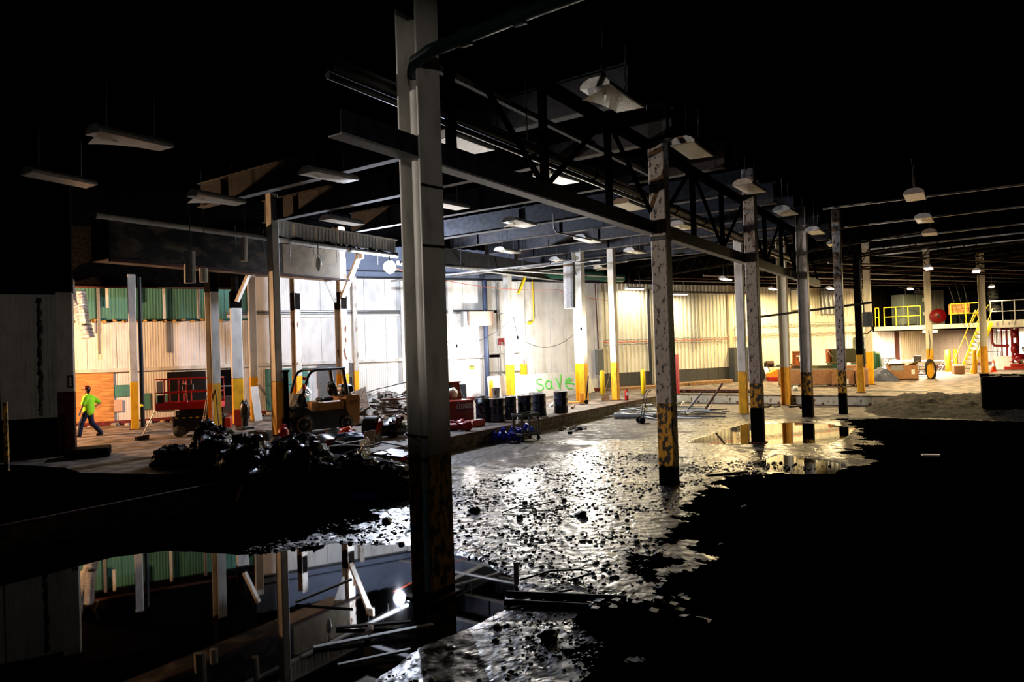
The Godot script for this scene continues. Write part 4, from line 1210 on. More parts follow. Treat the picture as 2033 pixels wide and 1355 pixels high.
func columns() -> void:
	var c1 := column(-5.93, -6.82, 0.0, 8.6, 0.36, 0.45, "white_clean/yellow_chipped", "nearest and largest column, white above yellow, with a downpipe in its web", 0.0, true, 0.12)
	part("downpipe", mb().cyl(Vector3(0.05, 0.1, 0.13), Vector3(0.05, 6.74, 0.13), 0.068, -1, 14), M.white_clean, c1)
	part("tape_strip", mb().box(Vector3(0.07, 0.76, 0.202), Vector3(0.05, 1.3, 0.014)), M.teal_tape, c1)
	for k in 2:
		part("chain", mb().tube(sag(Vector3(-0.19, 2.12 - k * 0.3, 0.24), Vector3(0.17, 2.1 - k * 0.3, 0.24), 0.01, 6), 0.014, 6), M.pipe_dark, c1)
	for k in 2:
		part("weld_seam", mb().box(Vector3(0.183, 4.55 + k * 0.78, 0.0), Vector3(0.006, 0.035, 0.45), 0.0, Vector3(3, 0, 0)), M.black, c1)
	var c2 := column(-5.7, -14.65, 0.0, 8.6, 0.37, 0.32, "white_chipped/yellow_chipped", "second column of the near row, badly chipped white and yellow paint", 0.0, false, 0.45)
	part("band", mb().box(Vector3(0, 5.55, 0), Vector3(0.4, 0.1, 0.35), 0.01), M.black, c2)
	column(-5.6, -22.0, 0.0, 8.6, 0.36, 0.32, "white_chipped/yellow_chipped", "third column of the near row, white with a black lower half", 0.0, false, 1.1)
	column(-5.58, -29.8, 0.0, 8.6, 0.4, 0.36, "white_clean/yellow_chipped", "fourth column of the near row, standing behind the bright puddle", 0.0, true, 0.9)
	column(-4.5, -31.4, 0.0, 8.6, 0.32, 0.3, "white_chipped/yellow_chipped", "thin dark column at the left foot of the soil ramp", 0.0, false, 0.9)
	column(-8.35, -30.6, 0.0, 8.6, 0.36, 0.26, "white_clean/yellow_paint", "clean white and yellow column left of the third near column")
	column(-7.5, -34.95, 0.0, 8.6, 0.42, 0.34, "cream_wall/yellow_paint", "column with an open web against the white step", 0.0, true)
	var c8 := column(-4.5, -37.2, DOCK, 8.6, 0.3, 0.28, "charred/yellow_paint", "dark column with an electrical box at the edge of the far floor")
	column(-4.75, -43.4, DOCK, 8.6, 0.36, 0.3, "cream_wall/yellow_paint", "cream column just behind the one with the electrical box")
	var ebx := thing("electrical_box", "grey electrical disconnect box on the dark column right of the machines", "electrical box", Vector3(-4.1, 3.75, -37.0))
	part("case", mb().box(Vector3(0.02, 0.3, 0.05), Vector3(0.42, 0.72, 0.26), 0.02), M.grey_metal, ebx)
	part("door", mb().box(Vector3(-0.05, 0.32, 0.19), Vector3(0.26, 0.6, 0.02), 0.006), M.cabinet_grey, ebx)
	part("conduit", mb().tube([Vector3(-0.12, 0.66, 0.05), Vector3(-0.12, 1.0, 0.05), Vector3(-0.2, 1.3, 0.05), Vector3(-0.2, 3.2, 0.05)], 0.03, 7).tube([Vector3(0.2, 0.0, 0.05), Vector3(0.2, -0.2, 0.05), Vector3(0.0, -0.38, 0.05), Vector3(-0.2, -0.4, 0.05), Vector3(-0.2, -2.0, 0.05)], 0.03, 7), M.pipe_dark, ebx)
	var c9 := column(-2.1, -49.8, DOCK, 8.6, 0.36, 0.34, "cream_wall/yellow_paint", "column with a red hose reel before the mezzanine")
	column(0.75, -55.8, DOCK, 8.6, 0.42, 0.36, "cream_wall/yellow_paint", "column at the foot of the yellow mezzanine stairs", 0.0, true)
	column(-19.1, -14.42, DOCK, 8.6, 0.3, 0.28, "white_clean/yellow_paint", "white and yellow column left of the forklift mast")
	var ca := column(-21.05, -13.4, DOCK, 5.9, 0.34, 0.3, "white_clean/yellow_paint", "scarred column in front of the red lift with tools leaning on it", 0.0, true)
	part("scorched_top", mb().box(Vector3(0, 5.35, 0), Vector3(0.36, 0.9, 0.32), 0.02), M.charred, ca)
	column(-24.75, -16.8, DOCK, 5.2, 0.42, 0.36, "white_clean/yellow_paint", "thick white and yellow column with a charred head at the left bay", WTURN)
	solid("column_head", mb(Vector3(-24.75, 5.2, -16.8), Vector3(0, WTURN, 0)).box(Vector3(0, 0.35, 0), Vector3(0.44, 0.7, 0.38), 0.03).cyl(Vector3(0, 0.7, 0), Vector3(0, 1.3, 0), 0.14), M.charred, "charred head on the thick column of the left bay", "column head")
	column(-25.16, -17.85, DOCK, 6.8, 0.32, 0.3, "white_clean/yellow_paint", "slim white and yellow column behind the thick one at the left bay", WTURN)
	for k in 2:
		var x: float = [-23.3, -22.1][k]
		var z: float = [-18.6, -20.0][k]
		var c := column(x, z, DOCK, [6.6, 8.6][k], [0.32, 0.4][k], [0.28, 0.36][k], "white_paint/yellow_paint", ["peeling column with a scorched ring behind the forklift cab", "open web column with a scorched ring right of the forklift"][k], 0.0, true)
		part("scorched_ring", mb().box(Vector3(0, 4.95, 0), Vector3([0.33, 0.41][k], 0.72, [0.29, 0.37][k]), 0.02), M.charred, c)
	var c5 := column(-27.35, -14.0, DOCK, 6.6, 0.28, 0.26, "white_clean/yellow_paint", "white and yellow post between the worker and the red lift", WTURN)
	part("black_pipe", mb().cyl(Vector3(0.27, 0.05, 0.0), Vector3(0.27, 6.0, 0.0), 0.075), M.pipe_dark, c5)
	part("yellow_valve", mb().ball(Vector3(0.24, 0.92, 0.1), Vector3(0.07, 0.06, 0.07)), M.safety_yellow, c5)
	column(-20.1, -29.7, DOCK, 7.85, 0.36, 0.34, "white_clean/yellow_paint", "white and yellow column behind the group of drums")
	column(-15.95, -29.85, DOCK, 8.0, 0.5, 0.4, "white_clean/yellow_paint", "open web column with a yellow band beside the pallet jack", 0.0, true)
	column(-14.55, -30.7, DOCK, 8.0, 0.32, 0.3, "white_clean/yellow_paint", "slim column at the dock edge beside the fire extinguisher")
	column(-25.1, -23.6, DOCK, 7.0, 0.22, 0.2, "white_paint/yellow_paint", "narrow post with yellow foot and teal stains seen left of the nearest column", WTURN)
	# red hose reel on its column
	var hr := thing("hose_reel", "red hose reel on the column before the mezzanine", "hose reel", Vector3(-1.6, 4.36, -49.62))
	part("rim", mb().lathe([Vector2(0.3, -0.12), Vector2(0.44, -0.12), Vector2(0.44, -0.09), Vector2(0.3, -0.09), Vector2(0.3, 0.09), Vector2(0.44, 0.09), Vector2(0.44, 0.12), Vector2(0.0, 0.12)], 24, Transform3D(Basis.from_euler(Vector3(PI / 2, 0.4, 0)), Vector3.ZERO)), M.pipe_red, hr)
	part("hose", mb().lathe([Vector2(0.32, -0.09), Vector2(0.4, -0.06), Vector2(0.4, 0.06), Vector2(0.32, 0.09)], 24, Transform3D(Basis.from_euler(Vector3(PI / 2, 0.4, 0)), Vector3.ZERO)), M.tool_red, hr)
	part("hub", mb().cyl(Vector3(0.03, 0, 0.1), Vector3(0.06, 0, 0.2), 0.08), M.black, hr)
	part("arm", mb().bar(Vector3(-0.5, -0.1, -0.05), Vector3(0.0, 0.0, -0.12), 0.06, 0.06), M.black, hr)
	var ho := mb()
	for k in 5:
		var p := []
		for i in 21:
			var an := TAU * i / 20.0
			p.append(Vector3(0.26 * cos(an) + 0.02 * k - 0.02, 0.62 + 0.6 * sin(an) - 0.03 * k, 0.24 + 0.03 * k))
		ho.tube(p, 0.022, 6)
	solid("hose_coil", mb().at(Vector3(-2.1, DOCK, -49.8)).tube([Vector3(0, 3, 0.22), Vector3(0.05, 2.2, 0.24), Vector3(-0.05, 1.3, 0.25)], 0.02, 6), M.cord_black, "black hose hanging down the column before the mezzanine", "hose")
	ho.t = Transform3D()
	var hc := thing("hose_coil", "coil of black hose hung at the foot of the column before the mezzanine", "hose", Vector3(-2.1, DOCK, -49.8))
	part("loops", ho, M.cord_black, hc)

# ---------------------------------------------------------------- unlit ceiling fixtures
func fixture_mesh(look: int) -> Node3D:
	var o := Node3D.new()
	var prof := [Vector2(-0.27, 0), Vector2(0.27, 0), Vector2(0.27, 0.05), Vector2(0.2, 0.12), Vector2(0.1, 0.16), Vector2(-0.1, 0.16), Vector2(-0.2, 0.12), Vector2(-0.27, 0.05)]
	part("housing", mb().prism(prof, 1.4, Transform3D(Basis(), Vector3(0, 0.02, -0.7))), M.enamel, o)
	var l := mb()
	l.smooth_grid(9, 15, func(i, j):
		var bow := 0.0
		if look == 1: bow = -0.05 * sin(PI * i / 8.0) * sin(PI * j / 14.0)
		if look == 2: bow = -0.16 * pow(j / 14.0, 2.0) * (i / 8.0)
		return Vector3(0.25 - i * 0.0625, 0.012 + bow, -0.68 + j * 0.097))
	part("lens", l, M.lens, o)
	if look > 0:
		part("torn_strip", mb().bar(Vector3(-0.12, -0.012, 0.1), Vector3(0.16, -0.03 - 0.04 * look, 0.62), 0.035, 0.008), M.lens_stain, o)
	for z in [-0.45, 0.45]: part("hanger", mb().cyl(Vector3(0, 0.15, z), Vector3(0, 1.1, z), 0.008), M.steel, o)
	return o

func fixtures() -> void:
	var proto := [fixture_mesh(0), fixture_mesh(1), fixture_mesh(2)]
	var rows := [
		[-1.25, [-24.2, -29.3, -33.5], "in the dark right hand row"],
		[-4.95, [-10.75, -14.75, -19.5, -24.0, -29.3, -34.0], "in the row right of the near columns"],
		[-8.52, [-11.2, -14.95, -19.4, -24.15], "in the row just left of the near girder"],
		[-13.3, [-6.87], "at the upper left in the dark"],
		[-17.34, [-7.32], "at the far upper left in the dark"],
		[-12.57, [-11.15, -15.6, -19.45, -24.4, -29.1], "in the row above the dock edge"],
		[-16.6, [-10.8, -15.2, -24.65, -29.3, -34.0], "in the leftmost row over the dock"]]
	var ord := ["nearest", "second", "third", "fourth", "fifth", "sixth"]
	var n := 0
	for r in rows:
		for k in r[1].size():
			var src: Node3D = proto[[0, 1, 0, 2, 0, 1, 2][n % 7]]
			var o: Node3D = src.duplicate()
			o.name = numbered("ceiling_light")
			add_child(o)
			o.position = Vector3(r[0], 7.4, r[1][k])
			o.rotation_degrees = Vector3(rv(-2, 2), rv(-2, 2), rv(-3, 3))
			tag(o, "unlit dusty ceiling light, %s %s" % [ord[k], r[2]], "light", "unlit ceiling lights")
			n += 1
	# fallen ones that hang on end
	for k in 4:
		var p: Vector3 = [Vector3(-15.0, 6.0, -27.2), Vector3(-19.1, 5.9, -11.5), Vector3(-19.1, 5.7, -11.95), Vector3(-19.1, 6.6, -13.35)][k]
		var o: Node3D = proto[0].duplicate()
		o.name = numbered("ceiling_light")
		add_child(o)
		for c in o.get_children():
			if str(c.name).begins_with("hanger"):
				o.remove_child(c)
				c.free()
		o.position = p
		o.rotation_degrees = [Vector3(84, 20, 8), Vector3(88, 35, 0), Vector3(90, 30, 0), Vector3(80, 40, 0)][k]
		o.scale = [Vector3(1, 1, 1.55), Vector3(0.6, 1, 0.68), Vector3(0.4, 1, 0.3), Vector3(0.35, 1, 0.55)][k]
		tag(o, ["pale light fixture fallen and hanging on end over the dock behind the near columns", "dim light fixture hanging on end in the dark before the burnt duct", "small light fixture hanging on end beside the scarred column's head", "narrow strip of a light fixture hanging before the burnt duct"][k], "light")
		solid("hanging_wire", mb().tube([p + Vector3(0, 0.5, 0), p + Vector3(0.03, 1.0, 0), p + Vector3(0, 2.0, 0)], 0.012, 5), M.cord_black, ["wire holding the fallen light over the dock", "wire holding the dim fallen light on the left", "wire holding the small fallen light on the left", "wire holding the narrow fallen light strip"][k], "wire")
	for p in proto: p.free()
	var cl := thing("caged_lamp", "unlit lamp in a wire cage hanging before the burnt duct", "lamp", Vector3(-19.2, 6.75, -16.4))
	var cg := mb()
	for k in 6:
		var pts := []
		for i in 7:
			pts.append(Vector3(0.13 * sin(PI * (0.15 + 0.85 * i / 6.0)), -0.6 + 0.6 * (1.0 - i / 6.0) - 0.0, 0).rotated(Vector3.UP, TAU * k / 6.0))
		cg.tube(pts, 0.008, 5)
	part("cage", cg, M.galv, cl)
	part("globe", mb().ball(Vector3(0, -0.3, 0), Vector3(0.1, 0.24, 0.1)), M.lens, cl)
	part("stem", mb().cyl(Vector3(0, 0, 0), Vector3(0, 0.4, 0), 0.02), M.black, cl)

# ---------------------------------------------------------------- the left bay
func person() -> void:
	var o := thing("person", "worker in a lime shirt, jeans and brown hard hat walking left past the plywood", "person", Vector3(-26.66, DOCK, -12.0), -52.0)
	var hl := Vector3(0.09, 0.93, 0.0)
	var hr := Vector3(-0.09, 0.93, 0.0)
	var kl := Vector3(0.11, 0.5, 0.2)
	var al := Vector3(0.11, 0.1, 0.28)
	var kr := Vector3(-0.1, 0.5, -0.04)
	var ar := Vector3(-0.11, 0.13, -0.36)
	var sl := Vector3(0.2, 1.42, 0.0)
	var sr := Vector3(-0.2, 1.42, -0.02)
	var el := Vector3(0.28, 1.15, 0.05)
	var wl := Vector3(0.25, 0.92, 0.16)
	var er := Vector3(-0.36, 1.19, -0.22)
	var wr := Vector3(-0.2, 1.04, -0.1)
	var body := [[Vector3(0, 0.98, 0), Vector3(0, 1.34, 0), 0.125, 0.15], [sl * Vector3(0.75, 1, 1), sr * Vector3(0.75, 1, 1), 0.07, 0.07], [Vector3(0, 1.44, 0), Vector3(0, 1.56, 0.03), 0.06, 0.055],
		[hl, kl, 0.085, 0.056], [kl, al, 0.055, 0.036], [hr, kr, 0.085, 0.056], [kr, ar, 0.055, 0.036],
		[sl, el, 0.052, 0.042], [el, wl, 0.042, 0.03], [sr, er, 0.052, 0.042], [er, wr, 0.042, 0.03], [al, al + Vector3(0.02, -0.05, 0.14), 0.04, 0.034], [ar, ar + Vector3(0, -0.07, 0.13), 0.04, 0.034]]
	var b := mb().net(body, 0.02, 0.04)
	# head with a face; the hands have fingers
	var hd := Vector3(0, 1.66, 0.04)
	b.net([[hd + Vector3(0, 0.03, -0.02), hd + Vector3(0, 0.02, 0.02), 0.085, 0.085], [hd, hd + Vector3(0, -0.08, 0.05), 0.07, 0.045], [hd + Vector3(0, 0.0, 0.09), hd + Vector3(0, -0.025, 0.108), 0.01, 0.016],
		[hd + Vector3(0, -0.057, 0.09), hd + Vector3(0, -0.063, 0.092), 0.018, 0.018], [hd + Vector3(0.03, 0.022, 0.085), hd + Vector3(0.045, 0.024, 0.08), 0.016, 0.016], [hd + Vector3(-0.03, 0.022, 0.085), hd + Vector3(-0.045, 0.024, 0.08), 0.016, 0.016],
		[hd + Vector3(0.085, 0.0, 0.0), hd + Vector3(0.09, -0.03, 0.0), 0.018, 0.014], [hd + Vector3(-0.085, 0.0, 0.0), hd + Vector3(-0.09, -0.03, 0.0), 0.018, 0.014]], 0.008, 0.02)
	part("body", b, M.skin, o)
	for k in 2:
		var w: Vector3 = [wl, wr][k]
		var dir: Vector3 = ([wl - el, wr - er][k] as Vector3).normalized()
		var side := dir.cross(Vector3(0, 0, 1) if k == 0 else Vector3(0, 1, 0)).normalized()
		var palm := w + dir * 0.08
		var hb := [[w, palm, 0.026, 0.034], [w + side * 0.018, palm + side * 0.022, 0.022, 0.022], [w - side * 0.018, palm - side * 0.022, 0.022, 0.022]]
		var curl := dir.cross(side).normalized() * (1.0 if k == 0 else -1.0)
		for f in 4:
			var s0 := palm + side * (0.033 - 0.022 * f)
			var ln: float = [0.036, 0.042, 0.04, 0.032][f]
			var m1 := s0 + (dir * 0.9 + curl * 0.3).normalized() * ln
			hb.append([s0, m1, 0.0105, 0.0095])
			hb.append([m1, m1 + (dir * 0.6 + curl * 0.8).normalized() * ln * 0.9, 0.0095, 0.008])
		var th := w + dir * 0.025 + side * 0.03
		hb.append([th, th + (dir + side * 0.8 + curl * 0.3).normalized() * 0.045, 0.013, 0.011])
		hb.append([th + (dir + side * 0.8 + curl * 0.3).normalized() * 0.045, th + (dir * 1.4 + side * 0.7 + curl * 0.6).normalized() * 0.085, 0.011, 0.009])
		part("gloved_hand", mb().net(hb, 0.0045, 0.006), M.glove, o)
	var shirt := [[Vector3(0, 0.93, -0.005), Vector3(0, 1.3, 0.0), 0.168, 0.178], [Vector3(0.05, 0.92, 0), Vector3(0.08, 1.28, 0), 0.15, 0.15], [Vector3(-0.05, 0.92, 0), Vector3(-0.08, 1.28, 0), 0.15, 0.15], [sl * Vector3(0.8, 1, 1), sr * Vector3(0.8, 1, 1), 0.092, 0.092], [sl * 0.98, sl.lerp(el, 0.8), 0.088, 0.078], [sr * 0.98, sr.lerp(er, 0.8), 0.088, 0.078], [Vector3(0, 1.45, 0), Vector3(0, 1.49, 0.01), 0.075, 0.07]]
	part("shirt", mb().net(shirt, 0.018, 0.05), M.shirt, o)
	var jeans := [[Vector3(0.03, 0.93, 0), Vector3(-0.03, 0.93, 0), 0.14, 0.14], [hl, kl, 0.115, 0.086], [kl, al + Vector3(0, -0.02, 0), 0.084, 0.074], [hr, kr, 0.115, 0.086], [kr, ar + Vector3(0, -0.02, 0), 0.084, 0.074]]
	part("jeans", mb().net(jeans, 0.018, 0.04), M.jeans, o)
	var boots := mb()
	boots.net([[al + Vector3(0, -0.01, -0.02), al + Vector3(0, -0.055, 0.0), 0.055, 0.045], [al + Vector3(0, -0.055, -0.03), al + Vector3(0.02, -0.062, 0.15), 0.042, 0.038]], 0.015, 0.03)
	boots.net([[ar + Vector3(0, -0.01, -0.02), ar + Vector3(0, -0.07, 0.0), 0.055, 0.045], [ar + Vector3(0, -0.07, -0.03), ar + Vector3(0, -0.092, 0.14), 0.042, 0.038]], 0.015, 0.03)
	part("boots", boots, M.boots, o)
	part("hair", mb().net([[hd + Vector3(0, 0.03, -0.035), hd + Vector3(0, -0.04, -0.045), 0.085, 0.062]], 0.014, 0.02), M.hair, o)
	var hat := mb().lathe([Vector2(0.13, 0.0), Vector2(0.125, 0.02), Vector2(0.118, 0.06), Vector2(0.1, 0.1), Vector2(0.06, 0.13), Vector2(0, 0.14)], 20, Transform3D(Basis.from_euler(Vector3(0.08, 0, 0)), hd + Vector3(0, 0.055, -0.005)))
	hat.box(hd + Vector3(0, 0.058, 0.13), Vector3(0.2, 0.012, 0.1), 0.005, Vector3(8, 0, 0)).bar(hd + Vector3(0, 0.17, 0.08), hd + Vector3(0, 0.18, -0.09), 0.03, 0.02, 0.005)
	part("hard_hat", hat, M.hat, o)

func wheel(b: MB, c: Vector3, r: float, w: float, axis := Vector3.RIGHT) -> MB:
	return b.lathe([Vector2(0, -w / 2), Vector2(r * 0.55, -w / 2), Vector2(r * 0.6, -w * 0.35), Vector2(r * 0.92, -w / 2), Vector2(r, -w * 0.36), Vector2(r, w * 0.36), Vector2(r * 0.92, w / 2), Vector2(r * 0.6, w * 0.35), Vector2(r * 0.55, w / 2), Vector2(0, w / 2)], 24, Transform3D(b.frame(Vector3.ZERO, axis), c))

func left_bay() -> void:
	person()
	# red scissor lift, long way along z: front (left in the picture) at +z
	var o := thing("scissor_lift", "red and black scissor lift with railed platform parked before the left wall", "scissor lift", Vector3(-22.6, DOCK, -14.02), -42.0)
	part("chassis", mb().box(Vector3(0, 0.42, 0.17), Vector3(0.72, 0.48, 1.66), 0.03).box(Vector3(0, 0.62, 0.17), Vector3(0.66, 0.14, 1.74), 0.02), M.black_paint, o)
	for k in 4:
		var c := Vector3(0.34 if k % 2 else -0.34, 0.2, 0.78 if k < 2 else -0.44)
		part("wheel", wheel(mb(), c, 0.2, 0.14), M.rubber if k > 1 else M.cart_grey, o)
		part("hub", wheel(mb(), c + Vector3(0.03 if k % 2 else -0.03, 0, 0), 0.13, 0.12), M.cart_grey, o)
	for k in 5:
		var y := 0.7 + k * 0.048
		part("scissor_arm", mb().bar(Vector3(0.3, y, 0.9), Vector3(0.3, y + 0.045, -0.55), 0.04, 0.045, 0.006).bar(Vector3(-0.3, y, 0.9), Vector3(-0.3, y + 0.045, -0.55), 0.04, 0.045, 0.006), M.black, o)
	var hz := mb()
	for k in 7: hz.box(Vector3(0.362, 0.655, 0.85 - k * 0.22), Vector3(0.012, 0.035, 0.11))
	part("hazard_marks", hz, M.safety_yellow, o)
	var pf := Vector3(0, 0.99, 0.46)
	part("platform", mb().box(pf, Vector3(0.76, 0.09, 2.08), 0.015).box(pf + Vector3(0.38, 0.09, 0), Vector3(0.03, 0.24, 2.08), 0.006).box(pf + Vector3(-0.38, 0.09, 0), Vector3(0.03, 0.24, 2.08), 0.006).box(pf + Vector3(0, 0.06, 1.04), Vector3(0.76, 0.2, 0.03), 0.006).box(pf + Vector3(0, 0.06, -1.04), Vector3(0.76, 0.2, 0.03), 0.006), M.lift_red, o)
	for sd in [-0.38, 0.38]:
		part("rail", mb().tube([pf + Vector3(sd, 0.0, 1.04), pf + Vector3(sd, 1.02, 1.04), pf + Vector3(sd, 1.02, -1.04), pf + Vector3(sd, 0.0, -1.04)], 0.022), M.lift_red, o)
		part("mid_rail", mb().tube([pf + Vector3(sd, 0.55, 1.04), pf + Vector3(sd, 0.55, -1.04)], 0.018), M.lift_red, o)
		for z in [0.76, 0.3, 0.05, -0.7]:
			part("rail_post", mb().tube([pf + Vector3(sd, 0.1, z), pf + Vector3(sd, 1.02, z)], 0.02), M.lift_red, o)
	for z in [1.04, -1.04]:
		part("end_rail", mb().tube([pf + Vector3(-0.38, 1.02, z), pf + Vector3(0.38, 1.02, z)], 0.022).tube([pf + Vector3(-0.38, 0.55, z), pf + Vector3(0.38, 0.55, z)], 0.018), M.lift_red, o)
	part("control_box", mb().box(pf + Vector3(0.3, 0.72, 0.02), Vector3(0.12, 0.22, 0.36), 0.02), M.cart_grey, o)
	part("notice", mb().box(pf + Vector3(0.36, 0.75, 0.9), Vector3(0.02, 0.42, 0.2), 0.004), M.white_plastic, o)
	part("notice", mb().box(pf + Vector3(0.36, 0.3, 0.88), Vector3(0.06, 0.34, 0.2), 0.01), M.black, o)
	part("cable", mb().tube([pf + Vector3(0.3, 0.85, 0.2), pf + Vector3(0.34, 0.9, 0.1), pf + Vector3(0.34, 0.4, 0.06), pf + Vector3(0.3, 0.1, 0.04)], 0.014, 6), M.white_plastic, o)
	part("step_box", mb().box(Vector3(0.2, 0.4, -0.78), Vector3(0.3, 0.34, 0.2), 0.02), M.lift_red, o)
	# push broom leaning on the lift, tools against the column
	var br := thing("push_broom", "push broom standing on the floor with its handle against the red lift", "broom", Vector3(-23.5, DOCK, -12.25), 20)
	part("handle", mb().cyl(Vector3(0, 0.1, 0), Vector3(0.45, 1.55, -0.55), 0.016, -1, 8), M.galv, br)
	part("block", mb().box(Vector3(0, 0.11, 0), Vector3(0.14, 0.05, 0.55), 0.012), M.old_wood, br)
	part("bristles", mb().box(Vector3(0, 0.045, 0), Vector3(0.12, 0.09, 0.53), 0.01), M.black, br)
	for k in 4:
		var e: Vector3 = [Vector3(-0.35, 0, 0.25), Vector3(-0.2, 0, 0.42), Vector3(0.3, 0, 0.3), Vector3(0.42, 0, 0.1)][k]
		var p := Vector3(-21.05, DOCK, -13.4) + e
		var t := thing("shovel" if k < 2 else "digging_bar", ["flat shovel leaning against the scarred column, outer one", "flat shovel leaning against the scarred column, inner one", "steel bar leaning on the right of the scarred column", "dark bar leaning on the far right of the scarred column"][k], "shovel" if k < 2 else "bar", p)
		var top := Vector3(-e.x * 0.6, 1.35 + 0.1 * k, -e.z * 0.5)
		part("handle", mb().cyl(Vector3.ZERO if k > 1 else top * 0.22, top, 0.017, -1, 8), M.galv if k != 3 else M.black, t)
		if k < 2:
			part("blade", mb().bar(Vector3(0, 0.0, 0), top * 0.25, 0.24, 0.012, 0.004), M.steel if k else M.black, t)
	solid("machine_part", mb(Vector3(-20.75, DOCK, -13.7)).lump(Vector3(0, 0.14, 0), Vector3(0.24, 0.15, 0.2), 0.3, 5).cyl(Vector3(-0.1, 0.1, 0.1), Vector3(0.2, 0.25, 0.1), 0.09), M.black, "lump of black machinery at the foot of the scarred column", "machine part")
	solid("fan_body", mb(Vector3(-22.6, DOCK, -15.6)).cyl(Vector3(0, 0, 0), Vector3(0, 0.9, 0), 0.12).lump(Vector3(0, 0.7, 0), Vector3(0.18, 0.4, 0.18), 0.4, 8).box(Vector3(0, 0.06, 0), Vector3(0.5, 0.12, 0.5), 0.03), M.black_paint, "black coiled machine behind the right end of the red lift", "machine")
	solid("fire_cabinet", mb(Vector3(-23.4, DOCK + 0.1, -15.9), Vector3(0, 40, 0)).box(Vector3(0, 0.3, 0), Vector3(0.3, 0.6, 0.25), 0.02).box(Vector3(0, -0.05, 0), Vector3(0.2, 0.1, 0.2)), M.chest_red, "small red box on the floor right of the red lift", "box")
	solid("white_board", mb(Vector3(-24.6, DOCK, -17.2), Vector3(-12, WTURN, 4)).box(Vector3(0.35, 0.75, 0), Vector3(0.3, 1.45, 0.04), 0.008), M.white_clean, "white board leaning between the two white and yellow columns", "board")
	solid("dark_plank", wb().bar(Vector3(1.9, 0.5, 0.5), Vector3(1.75, 2.0, 0.1), 0.16, 0.05, 0.005), M.old_wood, "dark plank leaning on the wall right of the slim column", "plank")
	# broken masonry along the foot of the wall
	for k in 46:
		var s := rv(-6.2, 3.4)
		var n := 0.25 + absf(rng.randfn(0.0, 0.55))
		var sz := rv(0.06, 0.17)
		var rk := part("rubble_chunk", mb(W(s, DOCK + sz * 0.32, n), Vector3(0, rv(0, 360), 0)).rock(Vector3.ZERO, Vector3(sz, sz * 0.5, sz * 0.8), rng), M[["rubble", "rubble_light", "foam_yellow"][k % 3]], self)
		tag(rk, "small chunk of broken masonry strewn along the foot of the left wall", "rubble", "rubble along the foot of the left wall")
	solid("curb_timber", wb().bar(Vector3(-3.9, 0.6, 0.5), Vector3(-1.4, 0.62, 0.35), 0.16, 0.16, 0.02, Vector3.UP), M.red_curb, "red painted kerb timber at the foot of the wall behind the yellow post", "timber")

